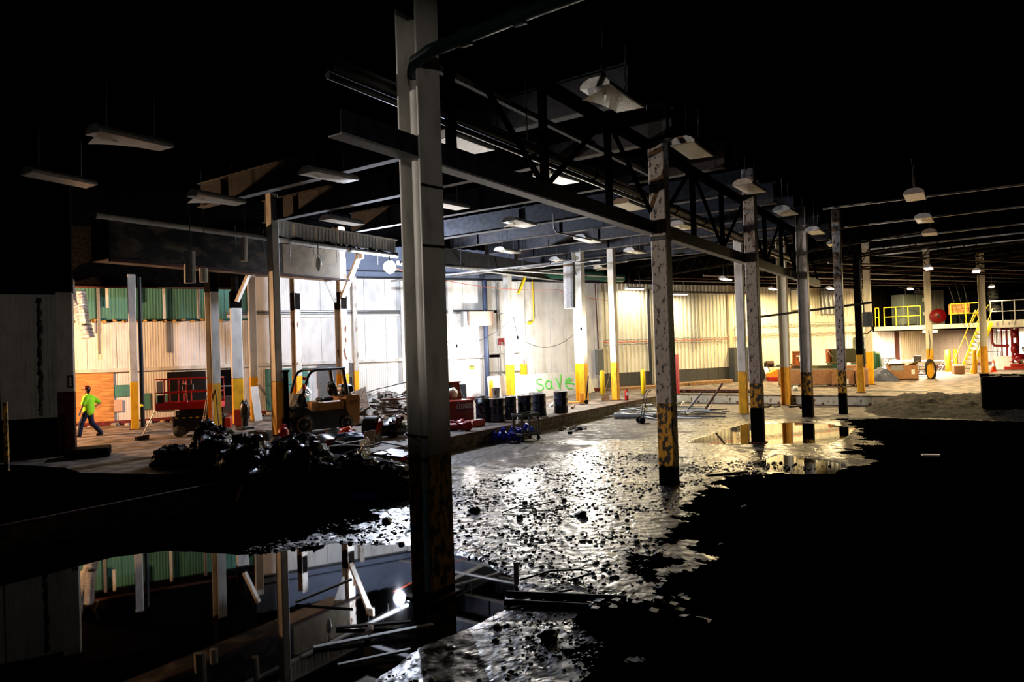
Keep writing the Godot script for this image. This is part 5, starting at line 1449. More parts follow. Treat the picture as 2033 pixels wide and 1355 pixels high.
# ---------------------------------------------------------------- forklift, mast towards +z
func forklift() -> void:
	var o := thing("forklift", "worn yellow and black forklift with a gas cylinder, parked left of the nearest column", "forklift", Vector3(-18.98, DOCK, -15.95), -12.0)
	var side := func(a: Array, w: float, x: float) -> MB: return mb().prism(a, w, Transform3D(Basis(Vector3(0, 0, -1), Vector3.UP, Vector3(1, 0, 0)), Vector3(x - w / 2, 0, 0)))   # outline in (-z, y)
	part("frame", side.call([Vector2(-1.0, 0.14), Vector2(0.95, 0.14), Vector2(1.2, 0.3), Vector2(1.28, 0.74), Vector2(-0.42, 0.74), Vector2(-0.62, 0.9), Vector2(-0.98, 0.96), Vector2(-1.1, 0.6)], 0.98, 0.0), M.black_paint, o)
	part("hood", mb().box(Vector3(0, 0.88, -0.32), Vector3(0.9, 0.34, 0.98), 0.04), M.fork_yellow, o)
	part("counterweight", side.call([Vector2(0.84, 0.74), Vector2(1.02, 0.3), Vector2(1.2, 0.2), Vector2(1.33, 0.3), Vector2(1.36, 1.12), Vector2(1.3, 1.2), Vector2(0.88, 1.2), Vector2(0.82, 1.12)], 1.04, 0.0), M.fork_yellow, o)
	var num := TextMesh.new()
	num.text = "429"
	num.font = SystemFont.new()
	num.font.font_names = PackedStringArray(["Droid Sans"])
	num.font_size = 24
	num.pixel_size = 0.008
	num.depth = 0.004
	var nm := MeshInstance3D.new()
	nm.name = "number"
	nm.mesh = num
	nm.material_override = M.black
	o.add_child(nm)
	nm.position = Vector3(0.523, 0.95, -1.1)
	nm.rotation_degrees = Vector3(0, 90, 0)
	for k in 4:
		var f := k < 2
		var c := Vector3(0.45 if k % 2 else -0.45, 0.34 if f else 0.27, 0.74 if f else -0.82)
		var r := 0.34 if f else 0.27
		part("tyre", wheel(mb(), c, r, 0.2), M.rubber, o)
		part("rim", mb().lathe([Vector2(r * 0.66, 0), Vector2(r * 0.72, 0.012), Vector2(r * 0.78, 0)], 28, Transform3D(mb().frame(Vector3.ZERO, Vector3.RIGHT), c + Vector3(0.1 if k % 2 else -0.1, 0, 0))), M.lumber, o)
		part("hub", wheel(mb(), c, r * 0.5, 0.21), M.black_paint, o)
	part("seat", mb().box(Vector3(0, 1.1, -0.3), Vector3(0.48, 0.12, 0.48), 0.05), M.black, o)
	part("seat_back", mb().box(Vector3(0, 1.42, -0.62), Vector3(0.46, 0.52, 0.14), 0.06, Vector3(10, 0, 0)).ball(Vector3(0.0, 1.42, -0.56), Vector3(0.2, 0.24, 0.12)), M.black_paint, o)
	for sd in [-0.44, 0.44]:
		part("guard_post", mb().tube([Vector3(sd, 0.9, 0.86), Vector3(sd, 1.3, 0.72), Vector3(sd, 1.9, 0.52), Vector3(sd, 2.06, 0.4), Vector3(sd, 2.12, 0.2), Vector3(sd, 2.13, -0.85)], 0.045, 8), M.black_paint, o)
		part("guard_post", mb().bar(Vector3(sd, 0.9, -0.95), Vector3(sd, 2.13, -0.78), 0.1, 0.12, 0.02), M.black_paint, o)
	for k in 6:
		part("guard_bar", mb().bar(Vector3(-0.44, 2.13, 0.28 - k * 0.22), Vector3(0.44, 2.13, 0.28 - k * 0.22), 0.05, 0.03, 0.005), M.black_paint, o)
	part("dash", side.call([Vector2(-0.95, 0.9), Vector2(-0.5, 0.9), Vector2(-0.62, 1.34), Vector2(-0.78, 1.36)], 0.7, 0.0), M.black_paint, o)
	part("steering_wheel", mb().lathe([Vector2(0.165, 0), Vector2(0.18, 0.02), Vector2(0.165, 0.035), Vector2(0.15, 0.02), Vector2(0.165, 0)], 20, Transform3D(Basis.from_euler(Vector3(-0.7, 0, 0)), Vector3(0, 1.42, 0.4))).cyl(Vector3(0, 1.25, 0.62), Vector3(0, 1.43, 0.42), 0.025), M.black, o)
	for sd in [-0.3, 0.3]:
		part("mast_rail", mb().box(Vector3(sd, 1.1, 1.22), Vector3(0.1, 2.1, 0.14), 0.015), M.tar, o)
		part("fork", mb().box(Vector3(sd, 0.09, 1.6), Vector3(0.11, 0.05, 0.5), 0.01).box(Vector3(sd, 0.35, 1.36), Vector3(0.11, 0.55, 0.05), 0.01), M.black, o)
		part("tilt_cylinder", mb().cyl(Vector3(sd, 0.6, 0.9), Vector3(sd, 1.0, 1.18), 0.04), M.black, o)
	part("mast_crosshead", mb().box(Vector3(0, 2.12, 1.22), Vector3(0.7, 0.07, 0.24), 0.015).box(Vector3(0, 1.3, 1.22), Vector3(0.6, 0.08, 0.08)).box(Vector3(0, 0.4, 1.3), Vector3(0.9, 0.35, 0.06), 0.01), M.tar, o)
	part("lift_cylinder", mb().cyl(Vector3(0, 0.2, 1.2), Vector3(0, 1.9, 1.2), 0.05), M.pipe_dark, o)
	part("lamp", mb().cyl(Vector3(0.5, 1.5, 0.7), Vector3(0.5, 1.66, 0.7), 0.05).box(Vector3(0.46, 1.86, 0.66), Vector3(0.1, 0.12, 0.1), 0.02), M.orange, o)
	part("headlamp", mb().cyl(Vector3(0.46, 1.0, 0.9), Vector3(0.46, 1.0, 1.0), 0.06), M.galv, o)
	part("levers", mb().tube([Vector3(0.2, 1.3, 0.6), Vector3(0.22, 1.5, 0.5)], 0.012).tube([Vector3(0.28, 1.3, 0.6), Vector3(0.3, 1.5, 0.48)], 0.012).tube([Vector3(0.36, 1.3, 0.6), Vector3(0.38, 1.48, 0.5)], 0.012), M.black, o)
	var tk := part("gas_cylinder", mb().lathe([Vector2(0, 0), Vector2(0.1, 0.0), Vector2(0.155, 0.05), Vector2(0.165, 0.12), Vector2(0.165, 0.6), Vector2(0.155, 0.66), Vector2(0.12, 0.7), Vector2(0.12, 0.76), Vector2(0.1, 0.76), Vector2(0.1, 0.7), Vector2(0.0, 0.72)], 24, Transform3D(mb().frame(Vector3.ZERO, Vector3.RIGHT), Vector3(-0.34, 1.4, -1.08))), M.galv, o)
	part("end_ring", mb().lathe([Vector2(0.0, 0), Vector2(0.09, 0), Vector2(0.09, 0.02), Vector2(0, 0.02)], 18, Transform3D(mb().frame(Vector3.ZERO, Vector3.RIGHT), Vector3(0.38, 1.4, -1.08))), M.pipe_dark, tk)
	o.scale = Vector3.ONE * 1.03
	part("cylinder_bracket", mb().box(Vector3(0, 1.22, -1.08), Vector3(0.5, 0.05, 0.3), 0.01).box(Vector3(0.1, 1.4, -1.08), Vector3(0.04, 0.36, 0.36), 0.01), M.black, o)

# ---------------------------------------------------------------- on and before the dock
func drum_proto(label: String, p: Vector3, turn: float) -> Node3D:
	var o := thing("steel_drum", label, "drum", p, turn, "dark blue drums on the dock")
	var pr := [Vector2(0, 0.012), Vector2(0.27, 0.012), Vector2(0.292, 0.0), Vector2(0.296, 0.01)]
	for y in [0.29, 0.59]:
		pr.append_array([Vector2(0.286, y - 0.04), Vector2(0.286, y - 0.022), Vector2(0.3, y), Vector2(0.286, y + 0.022)])
	pr.append_array([Vector2(0.286, 0.86)])
	part("body", mb().lathe(pr, 32), M.drum_blue, o)
	part("rolling_hoop", mb().lathe([Vector2(0.287, 0.275), Vector2(0.302, 0.29), Vector2(0.287, 0.305)], 32), M.cart_grey, o)
	part("rolling_hoop", mb().lathe([Vector2(0.287, 0.575), Vector2(0.302, 0.59), Vector2(0.287, 0.605)], 32), M.cart_grey, o)
	part("rim", mb().lathe([Vector2(0.286, 0.855), Vector2(0.302, 0.865), Vector2(0.3, 0.885), Vector2(0.28, 0.885), Vector2(0.278, 0.868)], 32), M.white_clean, o)
	part("lid", mb().lathe([Vector2(0.28, 0.868), Vector2(0.2, 0.87), Vector2(0, 0.872)], 32), M.cart_grey, o)
	return o

func text_part(txt: String, px: float, depth: float, m: Material, parent: Node, p: Vector3, turn: Vector3) -> void:
	var tm := TextMesh.new()
	tm.text = txt
	var sf := SystemFont.new()
	sf.font_names = PackedStringArray(["Droid Sans"])
	sf.font_weight = 700
	tm.font = sf
	tm.font_size = 32
	tm.pixel_size = px
	tm.depth = depth
	var o := MeshInstance3D.new()
	o.name = "lettering"
	o.mesh = tm
	o.material_override = m
	parent.add_child(o, true)
	o.position = p
	o.rotation_degrees = turn

func dock_things() -> void:
	var spots := [Vector3(-15.2, 0, -20.6), Vector3(-14.6, 0, -20.65), Vector3(-14.7, 0, -21.55), Vector3(-14.35, 0, -22.15), Vector3(-14.25, 0, -23.0), Vector3(-14.75, 0, -23.6), Vector3(-14.05, 0, -24.4)]
	var labels := ["dark blue drum at the left of the group, a crumpled black sheet on its lid", "dark blue drum at the front of the group with a white bucket on it", "dark blue drum half hidden behind the bucket's drum", "dark blue drum in the middle of the group at the dock edge", "dark blue drum at the right of the group with a white rim", "dark blue drum half hidden at the back right of the group", "dark blue drum standing alone at the dock edge, rightmost"]
	var d0 := drum_proto(labels[0], spots[0] + Vector3(0, DOCK, 0), 0.0)
	for k in range(1, spots.size()):
		dup(d0, spots[k] + Vector3(0, DOCK, 0), Vector3(0, k * 50.0, 0), labels[k])
	solid("plastic_sheet", mb(spots[0] + Vector3(0, DOCK + 0.885, 0)).smooth_grid(13, 9, func(i, j):
		var an: float = TAU * (i % 12) / 12.0
		var r: float = 0.34 * j / 8.0
		return Vector3(cos(an) * r, 0.06 * (1.0 - j / 8.0) + 0.012 + 0.018 * sin(an * 5.0 + j) - (0.16 + 0.06 * sin(an * 3.0) if j == 8 else 0.0), -sin(an) * r * (1.0 if j < 8 else 0.99))), M.bag, "crumpled black plastic over the leftmost drum", "plastic sheet")
	var bu := thing("bucket", "white plastic bucket with grey smears standing on a drum", "bucket", spots[1] + Vector3(-0.05, DOCK + 0.89, 0.0))
	part("pail", mb().lathe([Vector2(0, 0), Vector2(0.13, 0), Vector2(0.135, 0.01), Vector2(0.152, 0.34), Vector2(0.162, 0.345), Vector2(0.162, 0.38), Vector2(0.152, 0.38), Vector2(0.13, 0.03), Vector2(0, 0.03)], 24), M.white_plastic, bu)
	part("handle", mb().tube([Vector3(0.16, 0.34, 0), Vector3(0.14, 0.2, 0.09), Vector3(0.0, 0.14, 0.165), Vector3(-0.14, 0.2, 0.09), Vector3(-0.16, 0.34, 0)], 0.005, 5), M.steel, bu)
	part("smear", mb().lump(Vector3(0.05, 0.2, 0.132), Vector3(0.05, 0.09, 0.014), 0.4, 4), M.cart_grey, bu)
	# red job chest with its lid open, long side to the camera (+x)
	var jb := thing("tool_chest", "red steel job chest with its lid open, just right of the nearest column", "tool chest", Vector3(-16.35, DOCK, -20.2), 76.0)
	part("chest", mb().box(Vector3(0, 0.42, 0), Vector3(1.5, 0.78, 0.72), 0.02), M.chest_red, jb)
	part("skid", mb().box(Vector3(-0.55, 0.015, 0), Vector3(0.12, 0.07, 0.7)).box(Vector3(0.55, 0.015, 0), Vector3(0.12, 0.07, 0.7)), M.black, jb)
	part("lid", mb().box(Vector3(0, 1.12, -0.46), Vector3(1.5, 0.7, 0.05), 0.012, Vector3(-12, 0, 0)).box(Vector3(0, 1.45, -0.48), Vector3(1.5, 0.05, 0.16), 0.01, Vector3(-12, 0, 0)), M.chest_red, jb)
	part("lid_strut", mb().cyl(Vector3(0.68, 0.75, -0.1), Vector3(0.68, 1.15, -0.42), 0.015), M.steel, jb)
	part("inner_tray", mb().box(Vector3(-0.1, 1.15, -0.41), Vector3(0.8, 0.5, 0.05), 0.02, Vector3(-12, 0, 0)), M.black, jb)
	part("foil_bundle", mb().lump(Vector3(0.2, 1.06, -0.22), Vector3(0.22, 0.2, 0.12), 0.5, 12, 14, 9, 2.5), M.foil, jb)
	text_part("RIDGID", 0.0074, 0.006, M.white_clean, jb, Vector3(0.28, 0.58, 0.364), Vector3(0, 0, 0))
	part("stripe", mb().box(Vector3(0.28, 0.44, 0.362), Vector3(0.78, 0.035, 0.006)), M.black, jb)
	part("hasp", mb().box(Vector3(0.0, 0.74, 0.365), Vector3(0.1, 0.1, 0.02), 0.005), M.steel, jb)
	var gp := thing("grey_plate", "upright grey metal plate with a round hook on top, behind the red job chest", "plate", Vector3(-18.3, DOCK, -22.9), WTURN)  # a plain grey metal panel
	part("sheet", mb().box(Vector3(0, 0.62, 0), Vector3(0.95, 1.24, 0.06), 0.05, Vector3(-6, 0, 0)), M.grey_metal, gp)
	part("hook", mb().lathe([Vector2(0.09, -0.012), Vector2(0.11, 0), Vector2(0.09, 0.012)], 18, Transform3D(Basis.from_euler(Vector3(PI / 2, 0, 0)), Vector3(-0.1, 1.24, -0.06))), M.steel, gp)
	part("latch", mb().box(Vector3(0.1, 0.65, 0.05), Vector3(0.08, 0.05, 0.02)).box(Vector3(-0.1, 0.67, 0.05), Vector3(0.06, 0.05, 0.02)), M.steel, gp)
	# red machines in front of the chest
	for k in 3:
		var p: Vector3 = [Vector3(-14.75, DOCK, -18.2), Vector3(-14.3, DOCK, -18.0), Vector3(-14.55, DOCK, -19.25)][k]
		var o := thing("pipe_threader" if k < 2 else "tool_case", ["red pipe threading tool on the dock edge, back one", "red pipe threading tool on the dock edge, front one", "red tool case with a white top at the dock edge before the drums"][k], "power tool" if k < 2 else "tool case", p, [30.0, 10.0, 82.0][k])
		if k < 2:
			part("motor", mb().cyl(Vector3(-0.4, 0.12, 0), Vector3(0.2, 0.15, 0), 0.11, 0.13, 16), M.tool_red, o)
			part("head", mb().lump(Vector3(0.32, 0.18, 0.02), Vector3(0.2, 0.17, 0.16), 0.25, 30 + k, 12, 8), M.tool_red, o)
			part("handle", mb().tube([Vector3(0.1, 0.2, 0.1), Vector3(-0.2, 0.34, 0.14), Vector3(-0.6, 0.2, 0.1)], 0.03), M.tool_red, o)
		else:
			part("case", mb().box(Vector3(0, 0.11, 0), Vector3(0.62, 0.22, 0.36), 0.03), M.tool_red, o)
			part("plate", mb().box(Vector3(0.05, 0.225, 0), Vector3(0.4, 0.012, 0.24), 0.004), M.white_plastic, o)
	# grey trolley and blue valves on the hall floor
	var ct := thing("utility_cart", "grey two shelf utility cart on casters before the dock", "cart", Vector3(-12.75, 0.02, -19.7), -12.0)
	part("top_tray", mb().box(Vector3(0, 0.86, 0), Vector3(0.5, 0.03, 0.9), 0.01).box(Vector3(0.245, 0.9, 0), Vector3(0.02, 0.09, 0.9), 0.005).box(Vector3(-0.245, 0.9, 0), Vector3(0.02, 0.09, 0.9), 0.005).box(Vector3(0, 0.9, 0.44), Vector3(0.5, 0.09, 0.02), 0.005).box(Vector3(0, 0.9, -0.44), Vector3(0.5, 0.09, 0.02), 0.005), M.cart_grey, ct)
	part("bottom_tray", mb().box(Vector3(0, 0.2, 0), Vector3(0.5, 0.03, 0.9), 0.01).box(Vector3(0.245, 0.24, 0), Vector3(0.02, 0.09, 0.9), 0.005).box(Vector3(-0.245, 0.24, 0), Vector3(0.02, 0.09, 0.9), 0.005).box(Vector3(0, 0.24, 0.44), Vector3(0.5, 0.09, 0.02), 0.005).box(Vector3(0, 0.24, -0.44), Vector3(0.5, 0.09, 0.02), 0.005), M.cart_grey, ct)
	for k in 4:
		var e := Vector3(0.21 if k % 2 else -0.21, 0, 0.39 if k < 2 else -0.39)
		part("leg", mb().box(e + Vector3(0, 0.52, 0), Vector3(0.07, 0.66, 0.07), 0.012), M.cart_grey, ct)
		part("caster", wheel(mb(), e + Vector3(0, 0.075, 0), 0.075, 0.04).box(e + Vector3(0, 0.15, 0), Vector3(0.06, 0.05, 0.06)), M.rubber, ct)
	for k in 3:
		var p: Vector3 = [Vector3(-13.25, 0.03, -19.0), Vector3(-13.1, 0.03, -19.6), Vector3(-13.2, 0.03, -20.25)][k]
		var o := thing("gate_valve", ["blue cast valve lying left of the utility cart, leftmost", "blue cast valve lying behind the utility cart's left leg", "blue cast valve lying behind the utility cart's right leg"][k], "valve", p, [20.0, -40.0, 75.0][k], "blue valves behind the cart")
		part("body", mb().cyl(Vector3(-0.28, 0.2, 0), Vector3(0.28, 0.2, 0), 0.11, -1, 16).ball(Vector3(0, 0.22, 0), Vector3(0.18, 0.18, 0.16)), M.valve_blue, o)
		part("flange", mb().cyl(Vector3(-0.32, 0.2, 0), Vector3(-0.27, 0.2, 0), 0.19, -1, 20), M.valve_blue, o)
		part("flange", mb().cyl(Vector3(0.27, 0.2, 0), Vector3(0.32, 0.2, 0), 0.19, -1, 20), M.valve_blue, o)
		part("bonnet", mb().cyl(Vector3(0, 0.25, 0), Vector3(0.05, 0.5, 0.12), 0.09, 0.07, 14), M.valve_blue, o)
	# hand truck against the dock
	var ht := thing("hand_truck", "black two wheeled hand truck standing upright before the dock", "hand truck", Vector3(-11.0, 0.02, -25.7), -50.0)
	for s in [-0.17, 0.17]:
		part("rail", mb().tube([Vector3(s, 0.12, 0.08), Vector3(s, 0.7, -0.04), Vector3(s, 1.15, -0.12), Vector3(s, 1.28, -0.2), Vector3(s, 1.34, -0.34)], 0.017), M.black, ht)
		part("wheel", wheel(mb(), Vector3(s * 1.25, 0.13, 0.12), 0.13, 0.07), M.rubber, ht)
	for k in 4:
		part("crossbar", mb().bar(Vector3(-0.17, 0.25 + k * 0.26, 0.055 - 0.055 * k), Vector3(0.17, 0.25 + k * 0.26, 0.055 - 0.055 * k), 0.03, 0.02), M.black, ht)
	part("toe_plate", mb().box(Vector3(0, 0.02, -0.1), Vector3(0.42, 0.015, 0.24), 0.004), M.black, ht)
	# pallet jack
	var pj := thing("pallet_jack", "yellow pallet jack with a dark loop handle on the dock", "pallet jack", Vector3(-15.15, DOCK, -28.3), -60.0)
	for s in [-0.19, 0.19]:
		part("fork", mb().box(Vector3(s, 0.09, 0.65), Vector3(0.16, 0.06, 1.15), 0.012), M.jack_yellow, pj)
		part("roller", mb().cyl(Vector3(s - 0.05, 0.04, 1.1), Vector3(s + 0.05, 0.04, 1.1), 0.04), M.black, pj)
	part("body", mb().prism([Vector2(-0.3, 0.06), Vector2(0.3, 0.06), Vector2(0.26, 0.2), Vector2(0.09, 0.52), Vector2(-0.09, 0.52), Vector2(-0.26, 0.2)], 0.2, Transform3D(Basis(), Vector3(0, 0, -0.1))), M.jack_yellow, pj)
	part("steer_wheel", wheel(mb(), Vector3(0.07, 0.1, -0.2), 0.1, 0.05), M.black, pj)
	part("steer_wheel", wheel(mb(), Vector3(-0.07, 0.1, -0.2), 0.1, 0.05), M.black, pj)
	part("tiller", mb().cyl(Vector3(0, 0.25, -0.2), Vector3(0, 1.05, -0.3), 0.035), M.pipe_dark, pj)
	part("handle", mb().tube([Vector3(0, 1.02, -0.3), Vector3(-0.1, 1.12, -0.31), Vector3(-0.17, 1.24, -0.32), Vector3(-0.12, 1.34, -0.33), Vector3(0.12, 1.34, -0.33), Vector3(0.17, 1.24, -0.32), Vector3(0.1, 1.12, -0.31), Vector3(0, 1.02, -0.3)], 0.022), M.pipe_dark, pj)
	# the long white panel with sprayed letters, and the sheets behind it
	var sv := thing("insulation_board", "long white panel leaning on the wall with green sprayed letters", "panel", W(13.4, DOCK, 1.35), WTURN)
	part("panel", mb(Vector3.ZERO, Vector3(-8, 0, 0)).box(Vector3(2.9, 0.64, 0), Vector3(5.9, 1.28, 0.1), 0.01), M.white_clean, sv)
	var gr := mb(Vector3(2.75, 0.24, 0.053), Vector3(-8, 0, 0))
	var arc := func(c: Vector2, r: Vector2, a0: float, a1: float) -> Array:
		var q := []
		for i in 11:
			var an := deg_to_rad(lerpf(a0, a1, i / 10.0))
			q.append(Vector3(c.x + cos(an) * r.x, c.y + sin(an) * r.y, 0))
		return q
	var strokes := [arc.call(Vector2(0.3, 0.62), Vector2(0.2, 0.15), 50.0, 255.0) + arc.call(Vector2(0.25, 0.3), Vector2(0.22, 0.17), 85.0, -150.0), arc.call(Vector2(0.82, 0.42), Vector2(0.2, 0.22), 40.0, 330.0), [Vector3(1.0, 0.62, 0), Vector3(1.0, 0.3, 0), Vector3(1.1, 0.18, 0)], [Vector3(1.32, 0.8, 0), Vector3(1.52, 0.2, 0), Vector3(1.66, 0.9, 0)], arc.call(Vector2(2.2, 0.4), Vector2(0.3, 0.24), -20.0, -5.0) + [Vector3(1.95, 0.48, 0), Vector3(2.3, 0.6, 0)] + arc.call(Vector2(2.2, 0.42), Vector2(0.28, 0.3), 60.0, 300.0)]
	for st in strokes:
		for i in st.size() - 1:
			gr.bar(st[i], st[i + 1] + (st[i + 1] - st[i]) * 0.1, 0.06, 0.004, 0.0, Vector3(0, 0, 1))
	part("lettering", gr, M.spray_green, sv)
	solid("leaning_sheet", wb().box(Vector3(14.1, 1.1, 1.0), Vector3(1.3, 1.2, 0.06), 0.01, Vector3(-8, 0, 0)), M.white_clean, "pale sheet leaning behind the left end of the sprayed panel", "sheet")
	solid("leaning_sheet", wb().box(Vector3(19.9, 1.1, 0.75), Vector3(0.9, 1.25, 0.06), 0.01, Vector3(-14, 20, 6)), M.white_clean, "pale sheet leaning right of the column by the pallet jack", "sheet")
	solid("bollard", mb(W(13.35, DOCK, 1.6)).lathe([Vector2(0.0, 0), Vector2(0.11, 0.0), Vector2(0.11, 1.0), Vector2(0.08, 1.07), Vector2(0, 1.1)], 16), M.yellow_paint, "yellow bollard beside the dark blue pipe", "bollard")
	for k in 3:
		var p: Vector3 = [Vector3(-17.0, DOCK, -34.2), Vector3(-16.75, DOCK, -35.2), Vector3(-14.8, DOCK, -34.7)][k]
		solid("bollard", mb(p).lathe([Vector2(0.0, 0), Vector2(0.13, 0.0), Vector2(0.13, 1.25), Vector2(0.1, 1.32), Vector2(0, 1.35)], 16), M.safety_yellow, ["left of the pair of yellow bollards before the ribbed wall", "right of the pair of yellow bollards before the ribbed wall", "single yellow bollard before the flat white door panel"][k], "bollard", "yellow bollards before the ribbed wall")
	var ex := thing("fire_extinguisher", "red fire extinguisher standing at the foot of the slim dock column", "fire extinguisher", Vector3(-14.0, DOCK, -30.75))
	part("bottle", mb().lathe([Vector2(0, 0), Vector2(0.085, 0), Vector2(0.09, 0.02), Vector2(0.09, 0.42), Vector2(0.06, 0.5), Vector2(0.03, 0.53), Vector2(0, 0.53)], 18), M.tool_red, ex)
	part("valve", mb().box(Vector3(0, 0.56, 0), Vector3(0.04, 0.06, 0.12), 0.01).tube([Vector3(0.02, 0.55, 0.02), Vector3(0.1, 0.5, 0.06), Vector3(0.11, 0.2, 0.07)], 0.014), M.black, ex)
	part("label_plate", mb().box(Vector3(0.06, 0.3, 0.07), Vector3(0.07, 0.16, 0.03), 0.01, Vector3(0, 40, 0)), M.white_plastic, ex)
	var bm := thing("corn_broom", "straw broom head leaning at the slim dock column", "broom", Vector3(-14.95, DOCK, -30.35))
	part("bristles", mb().prism([Vector2(-0.2, 0), Vector2(0.2, 0), Vector2(0.16, 0.3), Vector2(0.06, 0.36), Vector2(-0.06, 0.36), Vector2(-0.16, 0.3)], 0.1, Transform3D(Basis.from_euler(Vector3(0, 0.5, 0)), Vector3.ZERO)), M.lumber, bm)
	part("handle", mb().cyl(Vector3(0, 0.34, 0.05), Vector3(0.25, 1.3, -0.1), 0.014), M.lumber, bm)
	var rr := thing("fire_hose_rack", "tall red rack with a red apron beside the second near column", "rack", Vector3(-13.5, DOCK, -35.2))
	part("post", mb().box(Vector3(0.45, 1.05, 0), Vector3(0.14, 2.1, 0.25), 0.015), M.tool_red, rr)
	part("case", mb().box(Vector3(-0.3, 0.5, 0.0), Vector3(0.5, 1.1, 0.1), 0.02), M.kick_grey, rr)
	part("apron", mb().lump(Vector3(-0.05, 0.55, 0.12), Vector3(0.2, 0.42, 0.06), 0.3, 44), M.tool_red, rr)
	solid("dock_plate", mb(Vector3(-11.8, DOCK + 0.05, -36.4), Vector3(0, 4, 0)).box(Vector3(0.4, 0.06, 0), Vector3(3.9, 0.14, 0.8), 0.02), M.edge_rust, "rusty steel dock plate lying on the step behind the second near column", "dock plate")
	solid("pit_plate", mb(Vector3(-5.9, DOCK + 0.004, -38.6), Vector3(0, 0, 0)).box(Vector3(-0.4, 0.0, 0), Vector3(9.0, 0.02, 0.9)), M.black, "long black gutter in the floor before the cartons", "gutter")
	for k in 3:
		solid("cup", mb(Vector3(-8.15 + k * 0.42, DOCK + 0.02, -38.2)).lathe([Vector2(0, 0), Vector2(0.11, 0), Vector2(0.13, 0.22), Vector2(0.115, 0.22), Vector2(0.1, 0.02), Vector2(0, 0.02)], 14), M.white_plastic, ["left white pot at the black gutter", "middle white pot at the black gutter", "right white pot at the black gutter"][k], "pot", "white pots at the gutter")
	solid("steel_pad", mb(Vector3(-16.0, DOCK, -26.9), Vector3(0, 20, 0)).box(Vector3(0, 0.06, 0), Vector3(0.3, 0.04, 0.4), 0.01, Vector3(20, 0, 30)), M.cart_grey, "small grey steel plate tilted on the dock by the pallet jack", "plate")
	for k in 2:
		solid("wood_skid", mb(Vector3(-14.7 - 0.3 * k, DOCK + 0.05, -26.6 + 0.2 * k), Vector3(0, -64, 0)).box(Vector3(0, 0, 0), Vector3(1.3, 0.08, 0.12), 0.01), M.lumber, ["front wooden skid on the dock before the pallet jack", "rear wooden skid on the dock before the pallet jack"][k], "timber")

